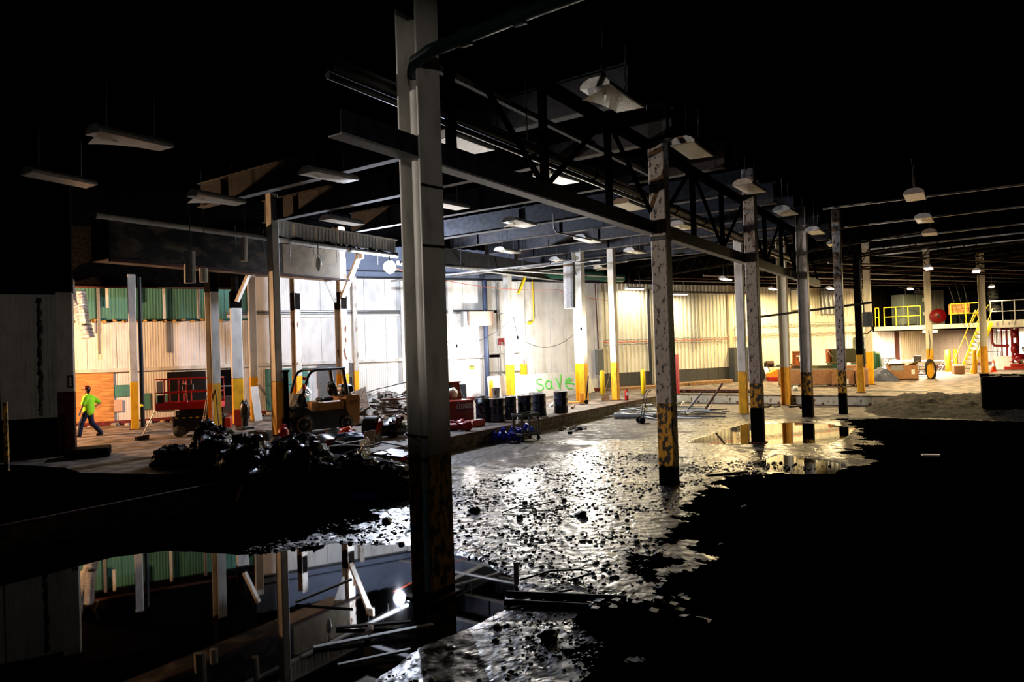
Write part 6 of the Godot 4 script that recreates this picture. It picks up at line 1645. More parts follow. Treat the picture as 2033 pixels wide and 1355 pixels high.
# ---------------------------------------------------------------- scrap heaps
func scrap() -> void:
	# pipes and conduit heap at the dock corner
	var bp := part("scrap_pipe", mb().cyl(Vector3(-12.9, 0.13, -27.0), Vector3(-10.6, 0.15, -27.75), 0.11, -1, 16), M.galv, self)
	tag(bp, "thick pale pipe lying at the front of the pipe heap", "pipe")
	for k in 46:
		var c := Vector3(rv(-13.0, -9.7), 0.05, rv(-30.6, -27.4))
		var lift := 0.34 * maxf(0.0, 1.0 - (Vector2(c.x + 11.4, c.z + 29.0) / Vector2(2.2, 2.0)).length_squared())
		c.y += lift * rv(0.3, 1.2)
		var an := rv(-0.5, 0.9) if k % 3 else rv(0, PI)
		var dir := Vector3(cos(an), rv(-0.06, 0.06), -sin(an))
		var l := rv(0.6, 1.5)
		var a := c - dir * l
		var e := c + dir * l
		a.y = maxf(a.y, 0.04)
		e.y = maxf(e.y, 0.04)
		var r := rv(0.014, 0.036)
		var pts := [a, e] if k % 4 else [a, c + Vector3(0, rv(0.05, 0.2), 0), e, e + Vector3(rv(-0.3, 0.3), rv(0.02, 0.15), -0.3)]
		for q in pts.size(): pts[q].x = maxf(pts[q].x, -13.45)
		var o := part("scrap_pipe", mb().tube(pts, r, 7), M.galv if k % 5 else M.pipe_grey, self)
		tag(o, "length of bare metal conduit in the heap behind the second near column", "pipe", "conduit in the heap at the dock corner")
	solid("scrap_channel", mb().bar(Vector3(-9.9, 0.05, -29.6), Vector3(-9.2, 1.35, -30.4), 0.12, 0.05, 0.006), M.old_wood, "dark channel sticking up out of the pipe heap", "channel")
	solid("scrap_channel", mb().tube([Vector3(-10.6, 0.05, -29.2), Vector3(-10.3, 0.5, -29.6), Vector3(-10.0, 0.95, -29.9)], 0.045), M.galv, "pale bent pipe sticking up out of the pipe heap", "pipe")
	for k in 2:
		solid("conduit_tag", mb(Vector3(-11.6 - k * 0.5, 0.36, -28.3 - k * 0.4), Vector3(0, 30, 8)).box(Vector3.ZERO, Vector3(0.16, 0.03, 0.07), 0.01), M.safety_yellow, ["yellow tag on the pipe heap, right one", "yellow tag on the pipe heap, left one"][k], "tag")
	# demolition heap behind the forklift
	var hp := part("rubble_heap", mb(Vector3(-21.0, DOCK, -20.6)).lump(Vector3(0, 0.1, 0), Vector3(2.4, 0.75, 2.9), 0.35, 71, 26, 12, 1.4), M.rubble, self)
	tag(hp, "grey demolition heap behind the forklift and the nearest column", "rubble heap")
	for k in 70:
		var u := Vector2(rng.randfn(0, 0.55), rng.randfn(0, 0.55))
		if u.length() > 1.05: u = u.normalized() * 1.05
		var y := 0.95 * (1.0 - u.length_squared() * 0.75)
		var sz := rv(0.12, 0.34)
		var o := part("rubble_piece", mb(Vector3(-20.6 + u.x * 2.1, DOCK + maxf(y, sz * 0.4), -20.3 + u.y * 2.7), Vector3(rv(-40, 40), rv(0, 360), rv(-40, 40))).rock(Vector3.ZERO, Vector3(sz, sz * rv(0.25, 0.6), sz * rv(0.5, 0.9)), rng), M[["rubble", "rubble_light", "concrete", "rubble"][k % 4]], self)
		tag(o, "broken piece of masonry in the demolition heap behind the forklift", "rubble", "pieces of the demolition heap")
	var bl := thing("concrete_block", "hollow concrete block on top of the demolition heap", "block", Vector3(-20.4, DOCK + 1.05, -21.7), 30.0)
	part("shell", mb(Vector3.ZERO, Vector3(30, 10, 14)).box(Vector3(0, 0, -0.17), Vector3(0.4, 0.4, 0.05)).box(Vector3(0, 0.17, 0), Vector3(0.4, 0.05, 0.34)).box(Vector3(0, -0.17, 0), Vector3(0.4, 0.05, 0.34)).box(Vector3(-0.18, 0, 0), Vector3(0.05, 0.34, 0.34)).box(Vector3(0.18, 0, 0), Vector3(0.05, 0.34, 0.34)), M.rubble_light, bl)
	part("web", mb(Vector3.ZERO, Vector3(30, 10, 14)).box(Vector3(0, 0, 0), Vector3(0.05, 0.34, 0.34)), M.rubble_light, bl)
	for k in 3:
		var b2: Node3D = bl.duplicate()
		b2.name = numbered("concrete_block")
		add_child(b2)
		b2.position = [Vector3(-20.0, DOCK + 0.95, -21.3), Vector3(-19.7, DOCK + 0.3, -20.9), Vector3(-21.6, DOCK + 1.05, -19.3)][k]
		b2.rotation_degrees = [Vector3(0, 70, 20), Vector3(0, 10, 30), Vector3(20, 50, 0)][k]
		b2.set_meta("label", ["hollow concrete block lying against the topmost one on the heap", "hollow concrete block at the foot of the demolition heap", "hollow concrete block on the heap seen through the forklift cab"][k])
	solid("slab", mb(Vector3(-19.9, DOCK + 0.8, -18.7), Vector3(55, 60, 40)).box(Vector3.ZERO, Vector3(0.95, 0.06, 1.0), 0.01), M.rubble, "square grey slab tilted on the heap right of the forklift", "slab")
	solid("metal_hood", mb(Vector3(-20.8, DOCK + 1.0, -18.9), Vector3(20, 40, 10)).box(Vector3.ZERO, Vector3(0.7, 0.3, 0.5), 0.05), M.white_clean, "dented pale metal casing on the heap behind the gas cylinder", "casing")
	solid("metal_hood", mb(Vector3(-22.2, DOCK + 1.15, -18.0), Vector3(20, 10, 30)).box(Vector3.ZERO, Vector3(0.55, 0.4, 0.4), 0.04), M.white_clean, "pale square casing with a dark hole seen through the forklift guard", "casing")
	for k in 6:
		var a: Vector3 = [Vector3(-19.6, 0.8, -17.6), Vector3(-19.2, 1.35, -19.3), Vector3(-20.2, 1.3, -18.4), Vector3(-19.5, 0.7, -17.9), Vector3(-19.9, 0.6, -18.0), Vector3(-20.1, 1.1, -19.2)][k]
		var e: Vector3 = [Vector3(-18.3, 0.75, -20.6), Vector3(-18.3, 1.3, -21.4), Vector3(-17.9, 0.7, -21.2), Vector3(-19.7, 1.3, -19.0), Vector3(-19.2, 1.15, -18.7), Vector3(-18.6, 1.6, -21.3)][k]
		solid("plank", mb().bar(a, e, [0.2, 0.26, 0.12, 0.08, 0.2, 0.06][k], 0.06, 0.008), M[["old_wood", "rusty", "old_wood", "pipe_grey", "rubble", "pipe_grey"][k]], ["brown plank sloping off the demolition heap", "long rusty girder lying across the demolition heap", "thin brown lath crossing the demolition heap", "thin pale pipe poking from the demolition heap", "grey board standing against the demolition heap", "thin rod on top of the demolition heap"][k], "timber" if k in [0, 2, 4] else "scrap metal")
	solid("heap_cable", mb().tube([Vector3(-20.6, 1.5, -19.3), Vector3(-20.0, 1.75, -20.0), Vector3(-19.4, 1.95, -21.0), Vector3(-19.0, 1.8, -21.9), Vector3(-18.9, 1.5, -22.2)], 0.03, 7), M.pipe_grey, "curved grey cable arching over the demolition heap", "cable")
	# the engine lump right of it, and the red stand beside the near column
	var en := thing("engine_scrap", "dark greasy engine parts on the floor left of the nearest column", "engine scrap", Vector3(-15.4, DOCK, -15.6), 20)
	part("block", mb().lump(Vector3(0.15, 0.3, -0.35), Vector3(0.45, 0.3, 0.6), 0.45, 81, 14, 9, 2.4), M.black_paint, en)
	part("motor", mb().cyl(Vector3(-0.5, 0.18, 0.1), Vector3(0.1, 0.22, -0.1), 0.16, -1, 18), M.steel, en)
	for k in 7:
		part("fitting", mb().cyl(Vector3(rv(-0.1, 0.5), rv(0.25, 0.5), rv(-0.8, 0.1)), Vector3(rv(-0.1, 0.6), rv(0.3, 0.7), rv(-0.8, 0.1)), rv(0.03, 0.07)), M.steel if k % 2 else M.rusty, en)
	part("hose", mb().tube([Vector3(-0.3, 0.3, -0.2), Vector3(-0.4, 0.62, -0.2), Vector3(-0.1, 0.5, -0.4), Vector3(0.3, 0.75, -0.6), Vector3(0.5, 0.6, -0.9)], 0.025), M.cord_black, en)
	var rs := thing("pipe_stand", "dark red machine stand half hidden behind the nearest column", "stand", Vector3(-15.9, DOCK, -17.9), 30)
	part("post", mb().box(Vector3(0, 0.55, 0), Vector3(0.3, 1.1, 0.3), 0.03), M.pipe_red, rs)
	part("head", mb().ball(Vector3(0, 1.3, 0), Vector3(0.17, 0.2, 0.17)), M.duct_blue, rs)
	part("plate", mb().box(Vector3(0, 1.12, 0), Vector3(0.42, 0.05, 0.42), 0.01), M.pipe_red, rs)

# ---------------------------------------------------------------- the far floor
func far_bay() -> void:
	for k in 4:
		var x: float = [-8.75, -7.25, -5.95, -5.0][k]
		var w: float = [1.35, 1.35, 1.15, 0.6][k]
		var o := thing("carton", ["brown bulk carton at the left end of the row beyond the white step", "second brown bulk carton beyond the white step", "brown bulk carton with a white paper on it", "narrow brown carton at the right end of the row"][k], "carton", Vector3(x, DOCK, -42.3 + 0.1 * k), 4.0, "bulk cartons in a row")
		part("box", mb().box(Vector3(0, 0.52, 0), Vector3(w, 0.82, 1.1), 0.012), M.card, o)
		part("pallet", mb().box(Vector3(0, 0.1, 0), Vector3(w, 0.03, 1.1)).box(Vector3(-w * 0.4, 0.045, 0), Vector3(0.14, 0.09, 1.1)).box(Vector3(w * 0.4, 0.045, 0), Vector3(0.14, 0.09, 1.1)), M.old_wood, o)
		part("flap", mb().box(Vector3(0, 0.95, 0.53), Vector3(w * 0.98, 0.14, 0.012), 0.0, Vector3(10, 0, 0)), M.card_grey, o)
		if k == 2:
			part("paper", mb().box(Vector3(0.1, 0.28, 0.558), Vector3(0.36, 0.3, 0.006)), M.white_plastic, o)
	solid("wood_crate", mb(Vector3(-5.9, DOCK, -46.6), Vector3(0, 10, 0)).box(Vector3(0, 0.5, 0), Vector3(1.3, 1.0, 0.8), 0.015), M.tan_wood, "orange brown wooden crate behind the right end of the carton row", "crate")
	var hs := thing("hooded_bin", "dark green bin with slanted lids behind the carton row", "bin", Vector3(-7.75, DOCK, -46.4), 33.0)
	part("body", mb().box(Vector3(0, 0.3, 0), Vector3(1.1, 0.6, 0.9), 0.02), M.green_metal, hs)
	part("lid", mb().prism([Vector2(-0.55, 0.6), Vector2(0.55, 0.6), Vector2(0.42, 1.02), Vector2(-0.5, 1.02)], 0.9, Transform3D(Basis(), Vector3(0, 0, -0.45))), M.olive_metal, hs)
	var gb := thing("machine_crate", "stack of a green box and a big olive metal box with an orange side", "crate stack", Vector3(-7.1, DOCK, -48.6), 33.0)
	part("green_box", mb().box(Vector3(-0.15, 0.55, 0), Vector3(0.95, 1.1, 0.8), 0.02), M.green_metal, gb)
	part("olive_box", mb().box(Vector3(0.1, 1.6, 0), Vector3(1.5, 0.86, 0.9), 0.03), M.olive_metal, gb)
	part("orange_side", mb().box(Vector3(-0.7, 1.6, 0.2), Vector3(0.14, 0.84, 1.1), 0.01, Vector3(0, -40, 0)), M.orange_wood, gb)
	part("wood_block", mb().box(Vector3(0.0, 1.55, 0.46), Vector3(0.5, 0.3, 0.02)), M.tan_wood, gb)
	part("stripe", mb().bar(Vector3(-1.02, 1.9, 0.72), Vector3(-0.62, 1.5, 0.42), 0.08, 0.01), M.white_plastic, gb)
	part("boards", mb().box(Vector3(0.1, 1.13, 0), Vector3(1.6, 0.06, 1.0), 0.01), M.lumber, gb)
	solid("dark_machine", mb(Vector3(-5.9, DOCK, -49.6), Vector3(0, 33, 0)).box(Vector3(0, 1.0, 0), Vector3(1.1, 2.0, 0.9), 0.04).box(Vector3(0.3, 1.2, 0.4), Vector3(0.3, 0.5, 0.3), 0.02), M.grey_metal, "dark grey machine right of the olive box", "machine")
	solid("teal_box", mb(Vector3(-6.3, DOCK, -47.6), Vector3(0, 33, 0)).box(Vector3(0, 0.75, 0), Vector3(0.8, 0.5, 0.6), 0.03).box(Vector3(0, 0.25, 0), Vector3(0.7, 0.5, 0.5)), M.teal_wall, "muted teal box between the olive box and the column", "box")
	solid("blue_box", mb(Vector3(-5.0, DOCK, -44.6), Vector3(0, 20, 0)).box(Vector3(0, 0.3, 0), Vector3(0.5, 0.6, 0.5), 0.04), M.teal_wall, "small grey green machine base beside the narrow carton", "machine")
	var wc := thing("wood_cabinet", "tall orange wooden cabinet front with a white fitting behind the cartons", "cabinet", Vector3(-9.45, DOCK, -47.9), 33.0)
	part("back", mb().box(Vector3(0, 1.45, 0), Vector3(0.8, 0.95, 0.1), 0.01), M.orange_wood, wc)
	part("frame", mb().box(Vector3(0, 1.9, 0.06), Vector3(0.8, 0.08, 0.1)).box(Vector3(-0.38, 1.45, 0.06), Vector3(0.06, 0.95, 0.1)).box(Vector3(0, 1.0, 0.06), Vector3(0.8, 0.06, 0.1)), M.tan_wood, wc)
	part("fitting", mb().box(Vector3(0.05, 1.6, 0.1), Vector3(0.4, 0.1, 0.06)).cyl(Vector3(0.1, 1.25, 0.1), Vector3(0.1, 1.6, 0.1), 0.08), M.white_plastic, wc)
	part("base", mb().box(Vector3(0, 0.5, 0), Vector3(0.8, 1.0, 0.5), 0.02), M.old_wood, wc)
	var cr := thing("cable_reel", "reel of white cable standing behind the third near column", "reel", Vector3(-11.55, DOCK, -47.6), 33.0)
	for s in [-0.17, 0.17]:
		part("flange", mb().cyl(Vector3(s - 0.02, 0.5, 0), Vector3(s + 0.02, 0.5, 0), 0.5, -1, 24), M.black, cr)
	part("cable", mb().cyl(Vector3(-0.15, 0.5, 0), Vector3(0.15, 0.5, 0), 0.42, -1, 24), M.white_plastic, cr)
	for k in 3:
		part("cable_turn", mb().lathe([Vector2(0.28 + 0.08 * k, 0.0), Vector2(0.3 + 0.08 * k, 0.02), Vector2(0.32 + 0.08 * k, 0)], 24, Transform3D(mb().frame(Vector3.ZERO, Vector3.RIGHT), Vector3(0.19, 0.5, 0))), M.white_plastic, cr)
	var ym := thing("small_loader", "small yellow machine with a red base behind the left carton", "machine", Vector3(-10.75, DOCK, -46.9), 33.0)
	part("base", mb().box(Vector3(0, 0.16, 0), Vector3(0.9, 0.3, 0.6), 0.03), M.tool_red, ym)
	part("body", mb().prism([Vector2(-0.45, 0.3), Vector2(0.45, 0.3), Vector2(0.4, 0.65), Vector2(0.1, 0.78), Vector2(-0.4, 0.55)], 0.5, Transform3D(Basis(), Vector3(0, 0, -0.25))), M.jack_yellow, ym)
	var bl := thing("bench", "long cluttered work bench along the cream wall", "bench", Vector3(-10.9, DOCK, -48.6), 33.0)
	part("top", mb().box(Vector3(0.2, 0.9, 0), Vector3(3.0, 0.06, 0.7), 0.01), M.black, bl)
	for s in [-1.2, 1.5]: part("leg", mb().box(Vector3(s, 0.45, 0), Vector3(0.08, 0.9, 0.6)), M.black, bl)
	part("vise", mb().cyl(Vector3(-0.9, 1.1, -0.1), Vector3(-0.3, 1.14, 0.1), 0.17).box(Vector3(-0.6, 0.98, 0), Vector3(0.5, 0.12, 0.3), 0.02), M.black_paint, bl)
	part("wood_drum", mb().cyl(Vector3(-0.85, 1.12, 0.2), Vector3(-0.4, 1.12, 0.2), 0.2, -1, 18), M.old_wood, bl)
	part("long_bar", mb().cyl(Vector3(-0.2, 1.0, 0.3), Vector3(1.7, 1.06, 0.3), 0.05), M.green_metal, bl)
	part("orange_cover", mb().lump(Vector3(0.7, 0.75, 0.3), Vector3(0.35, 0.2, 0.2), 0.3, 21), M.orange_wood, bl)
	part("green_bar", mb().bar(Vector3(1.4, 0.3, 0.4), Vector3(0.7, 0.85, 0.45), 0.08, 0.05), M.green_metal, bl)
	var tb := mb(Vector3(-4.7, DOCK, -47.2))
	tb.smooth_grid(34, 24, func(i, j):
		var u: float = i / 33.0 * 2.0 - 1.0
		var w: float = 1.0 - j / 23.0 * 2.0
		var e := maxf(0.0, 1.0 - pow(absf(u), 2.6) - pow(absf(w), 2.4))
		return Vector3(u * 1.1, 0.72 * pow(e, 0.7) * (0.85 + 0.25 * sin(u * 4.0 + 1.0)) + 0.05 * sin(u * 17.0 + w * 9.0) * sqrt(e) + 0.04 * sin(u * 9.0 - w * 21.0) * sqrt(e), w * 0.75))
	solid("tarpaulin", tb, M.tarp, "crumpled blue grey tarpaulin heap beside the big open carton", "tarpaulin")
	var bc := thing("carton", "big brown carton with raised flaps and a shipping label beside the tarpaulin", "carton", Vector3(-3.55, DOCK, -48.4), 20.0)
	part("box", mb().box(Vector3(0, 0.5, 0), Vector3(1.5, 0.8, 1.1), 0.012), M.card, bc)
	part("flap", mb().box(Vector3(0.5, 0.97, 0.42), Vector3(0.6, 0.02, 0.5), 0.0, Vector3(-30, 0, 20)).box(Vector3(-0.4, 0.95, 0.3), Vector3(0.9, 0.02, 0.6), 0.0, Vector3(-14, 0, 0)), M.card_grey, bc)
	part("shipping_label", mb().box(Vector3(0.45, 0.5, 0.553), Vector3(0.18, 0.28, 0.006)), M.white_plastic, bc)
	part("pallet", mb().box(Vector3(0, 0.05, 0), Vector3(1.5, 0.1, 1.1)), M.old_wood, bc)
	part("wrap", mb().box(Vector3(-0.4, 0.75, 0.556), Vector3(0.65, 0.3, 0.012), 0.004), M.galv, bc)
	var ch := thing("office_chair", "black office chair under the mezzanine edge beside the column", "chair", Vector3(-3.1, DOCK, -57.5), 30.0)
	part("seat", mb().box(Vector3(0, 0.52, 0), Vector3(0.52, 0.1, 0.5), 0.04), M.black, ch)
	part("backrest", mb().box(Vector3(0, 1.0, -0.26), Vector3(0.56, 0.5, 0.08), 0.04, Vector3(6, 0, 0)), M.black, ch)
	part("back_bar", mb().bar(Vector3(0, 0.5, -0.2), Vector3(0, 0.95, -0.3), 0.06, 0.03), M.black, ch)
	part("gas_post", mb().cyl(Vector3(0, 0.1, 0), Vector3(0, 0.5, 0), 0.03), M.black, ch)
	for k in 5:
		var d := Vector3(0.33, 0.07, 0).rotated(Vector3.UP, TAU * k / 5.0)
		part("leg", mb().bar(Vector3(0, 0.13, 0), d, 0.05, 0.035), M.black, ch)
		part("caster", mb().ball(Vector3(d.x, 0.035, d.z), Vector3(0.035, 0.035, 0.035), 8, 6), M.black, ch)
	var ft := thing("folding_table", "long pale folding table under the mezzanine behind the office chair", "table", Vector3(-3.2, DOCK, -61.6), 0.0)
	part("tabletop", mb().box(Vector3(0, 0.74, 0), Vector3(4.2, 0.06, 0.8), 0.015), M.white_clean, ft)
	for s in [-1.7, -0.2, 1.7]:
		part("leg", mb().tube([Vector3(s, 0.72, -0.3), Vector3(s - 0.15, 0.02, -0.3), Vector3(s - 0.15, 0.02, 0.3), Vector3(s, 0.72, 0.3)], 0.02, 6), M.galv, ft)
	for k in 3:
		solid("table_item", mb(Vector3(-4.6 + k * 0.9, DOCK + 0.77, -61.6), Vector3(0, k * 30.0, 0)).box(Vector3(0, [0.03, 0.1, 0.04][k], 0), Vector3(0.4, [0.06, 0.2, 0.08][k], 0.3), 0.01), M[["white_plastic", "card_grey", "galv"][k]], ["flat white box on the left part of the folding table", "small carton on the folding table", "grey tray on the folding table"][k], "box")
	for k in 2:
		var fc := thing("folding_chair", ["metal folding chair right of the column at the folding table", "metal folding chair left of the column at the folding table"][k], "chair", Vector3([-1.75, -3.9][k], DOCK, [-59.0, -60.3][k]), [-60.0, 20.0][k], "folding chairs")
		part("seat", mb().box(Vector3(0, 0.44, 0), Vector3(0.4, 0.03, 0.38), 0.01), M.galv, fc)
		part("backrest", mb().box(Vector3(0, 0.8, -0.24), Vector3(0.4, 0.18, 0.02), 0.008, Vector3(14, 0, 0)), M.galv, fc)
		for s in [-0.2, 0.2]:
			part("leg", mb().tube([Vector3(s, 0.0, 0.26), Vector3(s, 0.44, 0.02), Vector3(s, 0.88, -0.26)], 0.012, 6), M.galv, fc)
			part("leg", mb().tube([Vector3(s, 0.0, -0.26), Vector3(s, 0.44, 0.12)], 0.012, 6), M.galv, fc)
	var pa := thing("pallet", "low wooden dolly on casters before the office chair", "dolly", Vector3(-2.6, DOCK, -52.3), 0.0)
	part("deck", mb().box(Vector3(0, 0.17, 0), Vector3(1.3, 0.06, 0.8), 0.01), M.old_wood, pa)
	for k in 4: part("caster", wheel(mb(), Vector3(-0.5 + (k % 2), 0.07, -0.3 + 0.6 * (k / 2)), 0.07, 0.05), M.rubber, pa)
	for k in 3:
		var p: Vector3 = [Vector3(-1.39, DOCK, -59.0), Vector3(-0.95, DOCK, -61.5), Vector3(0.2, DOCK, -55.6)][k]
		solid("bollard", mb(p).lathe([Vector2(0, 0), Vector2([0.2, 0.14, 0.13][k], 0), Vector2([0.2, 0.14, 0.13][k], 1.5), Vector2(0.12, 1.6), Vector2(0, 1.63)], 16), M.yellow_paint, ["thick yellow bollard before the grey wall under the mezzanine", "thin yellow bollard behind the foot of the stairs", "yellow bollard in front of the stairs at the column"][k], "bollard", "yellow bollards by the stairs")
	var bx := thing("carton", "small brown carton with a pale top at the foot of the stairs", "carton", Vector3(-0.75, DOCK, -55.4), 20.0)
	part("box", mb().box(Vector3(0, 0.28, 0), Vector3(0.62, 0.56, 0.5), 0.01), M.card, bx)
	part("top", mb().box(Vector3(0.02, 0.6, 0.0), Vector3(0.62, 0.03, 0.52), 0.0, Vector3(14, 0, 0)), M.tan_wood, bx)
	solid("grey_tote", mb(Vector3(-0.1, DOCK, -57.6)).box(Vector3(0, 0.35, 0), Vector3(0.9, 0.7, 0.6), 0.04).box(Vector3(0, 0.72, 0), Vector3(0.96, 0.05, 0.66), 0.01), M.grey_metal, "grey box under the yellow stairs", "box")
	var gt := thing("green_tank", "tall dark green tank left of the bright doorway under the mezzanine", "tank", Vector3(-5.65, DOCK, -54.0))
	part("shell", mb().lathe([Vector2(0, 0.1), Vector2(0.42, 0.1), Vector2(0.48, 0.2), Vector2(0.48, 1.45), Vector2(0.36, 1.65), Vector2(0, 1.72)], 24), M.green_metal, gt)
	part("foot", mb().box(Vector3(0, 0.05, 0), Vector3(0.7, 0.1, 0.7)), M.black, gt)
	part("pipe", mb().tube([Vector3(-0.3, 1.5, 0.2), Vector3(-0.3, 2.0, 0.2), Vector3(0.0, 2.1, 0.2)], 0.05), M.pipe_dark, gt)
	# flood lamp on the floor by the tank and the bright doorway
	var fl := thing("work_light", "floor standing flood light glowing beside the tarpaulin", "lamp", Vector3(-5.25, DOCK, -56.9), 20.0)
	part("stand", mb().tube([Vector3(-0.2, 0.03, 0.1), Vector3(0.2, 0.03, 0.1), Vector3(0.15, 0.2, 0), Vector3(0, 0.25, 0)], 0.02), M.black, fl)
	part("lamp_glass", mb().box(Vector3(0, 0.36, 0.0), Vector3(0.32, 0.26, 0.1), 0.03), M.lamp_white, fl)
	omni(Vector3(-5.25, DOCK + 0.42, -56.75), Color(1.0, 0.92, 0.85), 7.0, 0.15)
	var dw := thing("display_board", "grey display panel with white lettering under the mezzanine", "panel", W(48.75, 0.55, 0.06), WTURN)
	part("board", mb().box(Vector3(0, 0.5, 0.02), Vector3(1.9, 1.0, 0.04), 0.01), M.grey_metal, dw)
	text_part("GO", 0.02, 0.01, M.white_clean, dw, Vector3(-0.55, 0.5, 0.045), Vector3(0, 0, 90))
	solid("white_hood", mb(Vector3(-4.9, DOCK, -60.4)).lathe([Vector2(0, 0), Vector2(0.5, 0), Vector2(0.5, 0.6), Vector2(0.35, 0.85), Vector2(0, 0.95)], 20), M.white_clean, "round topped white casing under the mezzanine's left end", "casing")
	# soil ramp against the far step and the black heap at the right edge
	var sn := FastNoiseLite.new()
	sn.seed = 77
	sn.frequency = 0.5
	sn.fractal_octaves = 5
	var so := mb()
	so.smooth_grid(110, 60, func(i, j):
		var x: float = -4.6 + i * 0.11
		var z: float = -29.6 - j * 0.13
		var f := clampf((x + 4.4) / 2.2, 0.0, 1.0) * clampf((-z - 29.7) / 4.4, 0.0, 1.0)
		var y := 0.62 * smoothstep(0.0, 1.0, f) + sn.get_noise_2d(x, z) * 0.3 * f + sn.get_noise_2d(x * 4.0, z * 4.0) * 0.1 * sqrt(f)
		if z < -35.2: y = maxf(y * clampf((z + 37.3) / 2.0, 0.0, 1.0), 0.44)
		return Vector3(x, y - 0.03, z))
	solid("soil_ramp", so, M.soil, "rough bank of grey soil heaped against the far step at the right", "soil bank")
	var bh := thing("debris_block", "black block of debris at the right edge of the picture", "debris", Vector3(3.4, 0.3, -33.0))
	part("block", mb().box(Vector3(0.1, 0.6, 0), Vector3(6.4, 1.25, 2.4), 0.06), M.tar, bh)
	var tp := mb()
	for k in 26: tp.rock(Vector3(-3.0 + k * 0.25, 1.2 + rv(-0.04, 0.06), rv(-0.2, 1.0)), Vector3(rv(0.08, 0.25), rv(0.05, 0.13), rv(0.1, 0.3)), rng)
	part("debris_top", tp, M.tar, bh)

func mezzanine() -> void:
	var o := thing("mezzanine", "steel mezzanine with a pale deep edge beam at the far right", "mezzanine", Vector3(0, 0, -59.6))
	part("deck", mb().prism([Vector2(-6.2, 0), Vector2(13.5, 0), Vector2(13.5, 19.0), Vector2(3.6, 19.0)], 0.1, Transform3D(Basis(Vector3(1, 0, 0), Vector3(0, 0, -1), Vector3(0, 1, 0)), Vector3(0, 3.88, 0))), M.joist_dark, o)
	part("edge_beam", mb().box(Vector3(-2.65, 3.83, 0.02), Vector3(7.0, 0.3, 0.1), 0.01), M.cream_wall, o)
	part("edge_flange", mb().box(Vector3(-2.65, 3.67, 0.06), Vector3(7.0, 0.03, 0.22), 0.006), M.white_clean, o)
	part("edge_beam", mb().box(Vector3(7.1, 3.83, 0.02), Vector3(12.4, 0.52, 0.1), 0.01), M.white_clean, o)
	for k in 4:
		for q in 3:
			part("vent_slot", mb().box(Vector3(1.65 + k * 0.34, 3.92 - q * 0.07, 0.073), Vector3(0.13, 0.02, 0.006)), M.black, o)
	for k in 5:
		part("joist", mb().box(Vector3(-3.5 + k * 3.6, 3.72, -6.0), Vector3(0.12, 0.25, 12.0)), M.joist_dark, o)
	var specs := [[-5.45, -3.0, 4, "rail_yellow", "yellow guard rail on the left part of the mezzanine"], [-1.15, 0.75, 3, "rail_yellow", "yellow guard rail at the head of the stairs"], [1.25, 9.0, 12, "galv", "grey guard rail on the right part of the mezzanine"], [-6.05, -5.75, 2, "rail_yellow", "short piece of yellow rail at the left end of the mezzanine"]]
	for sp in specs:
		var r := thing("guard_rail", sp[4], "railing", Vector3(0, 3.98, -59.55))
		var a: float = sp[0]
		var e: float = sp[1]
		var h := 1.45 if sp[3] == "rail_yellow" else 1.5
		part("top_rail", mb().box(Vector3((a + e) / 2, h, 0), Vector3(e - a, 0.07, 0.07), 0.012), M[sp[3]], r)
		part("mid_rail", mb().box(Vector3((a + e) / 2, h * 0.5, 0), Vector3(e - a, 0.055, 0.055), 0.012), M[sp[3]], r)
		for k in sp[2]:
			part("rail_post", mb().box(Vector3(lerpf(a + 0.03, e - 0.03, float(k) / (sp[2] - 1)), h / 2, 0), Vector3(0.07, h, 0.07), 0.012), M[sp[3]], r)
	solid("plywood_sheet", mb(Vector3(-0.6, 4.6, -59.75)).box(Vector3(0, 0.45, 0), Vector3(1.3, 0.75, 0.03), 0.004), M.ply, "orange plywood board fixed behind the yellow rail on the mezzanine", "plywood")
	# stairs
	var st := thing("steel_stairs", "steep yellow steel stairs up to the mezzanine", "stairs", Vector3(-0.62, DOCK, -56.2))
	var run := Vector3(1.3, 3.48, -3.2)
	var across := Vector3(0.62, 0, 0.28)
	for s in 2:
		var off := across * s
		part("stringer", mb().bar(off, off + run, 0.26, 0.05, 0.006, Vector3(0.4, 0, 0.9)), M.rail_yellow, st)
	for k in 12:
		var p := run * ((k + 0.6) / 12.0)
		part("tread", mb().bar(p, p + across, 0.03, 0.24, 0.0, Vector3(0, 1, 0)), M.galv, st)
	part("handrail", mb().tube([Vector3(-0.3, 0.0, 0.1), Vector3(-0.3, 0.95, 0.1), run + Vector3(-0.3, 0.9, 0.1), run + Vector3(-0.1, 0.3, 0)], 0.035).tube([run * 0.5 + Vector3(-0.1, 0, 0), run * 0.5 + Vector3(-0.3, 0.92, 0.1)], 0.025), M.yellow_paint, st)
	part("handrail", mb().tube([across + Vector3(0.1, 0, 0), across + Vector3(0.1, 0.95, 0), across + run + Vector3(0.1, 0.95, 0)], 0.03), M.yellow_paint, st)
	part("notice", mb().box(across + run * 0.28 + Vector3(0, 0.05, 0.1), Vector3(0.14, 0.3, 0.02)), M.white_plastic, st)
	for k in 2:
		solid("rail_brace", mb().bar(Vector3(0.15 + k * 0.3, 4.0, -59.4), Vector3(1.0 + k * 0.15, 6.0 - k * 0.8, -59.0), 0.07, 0.05, 0.006), M.rail_yellow, ["longer slanted yellow rail above the stairs", "shorter slanted yellow rail above the stairs"][k], "rail")
	for k in 3:
		solid("hanging_cable", mb().tube([Vector3(-1.2 + k * 0.45, 6.9, -55.5), Vector3(-0.5 + k * 0.3, 4.2, -55.4), Vector3(0.55, 2.2 + k * 0.15, -55.5)], 0.014, 5), M.cord_black, ["left loose cable slanting to the column at the stairs", "middle loose cable slanting to the column at the stairs", "right loose cable slanting to the column at the stairs"][k], "cable", "cables at the stairs")
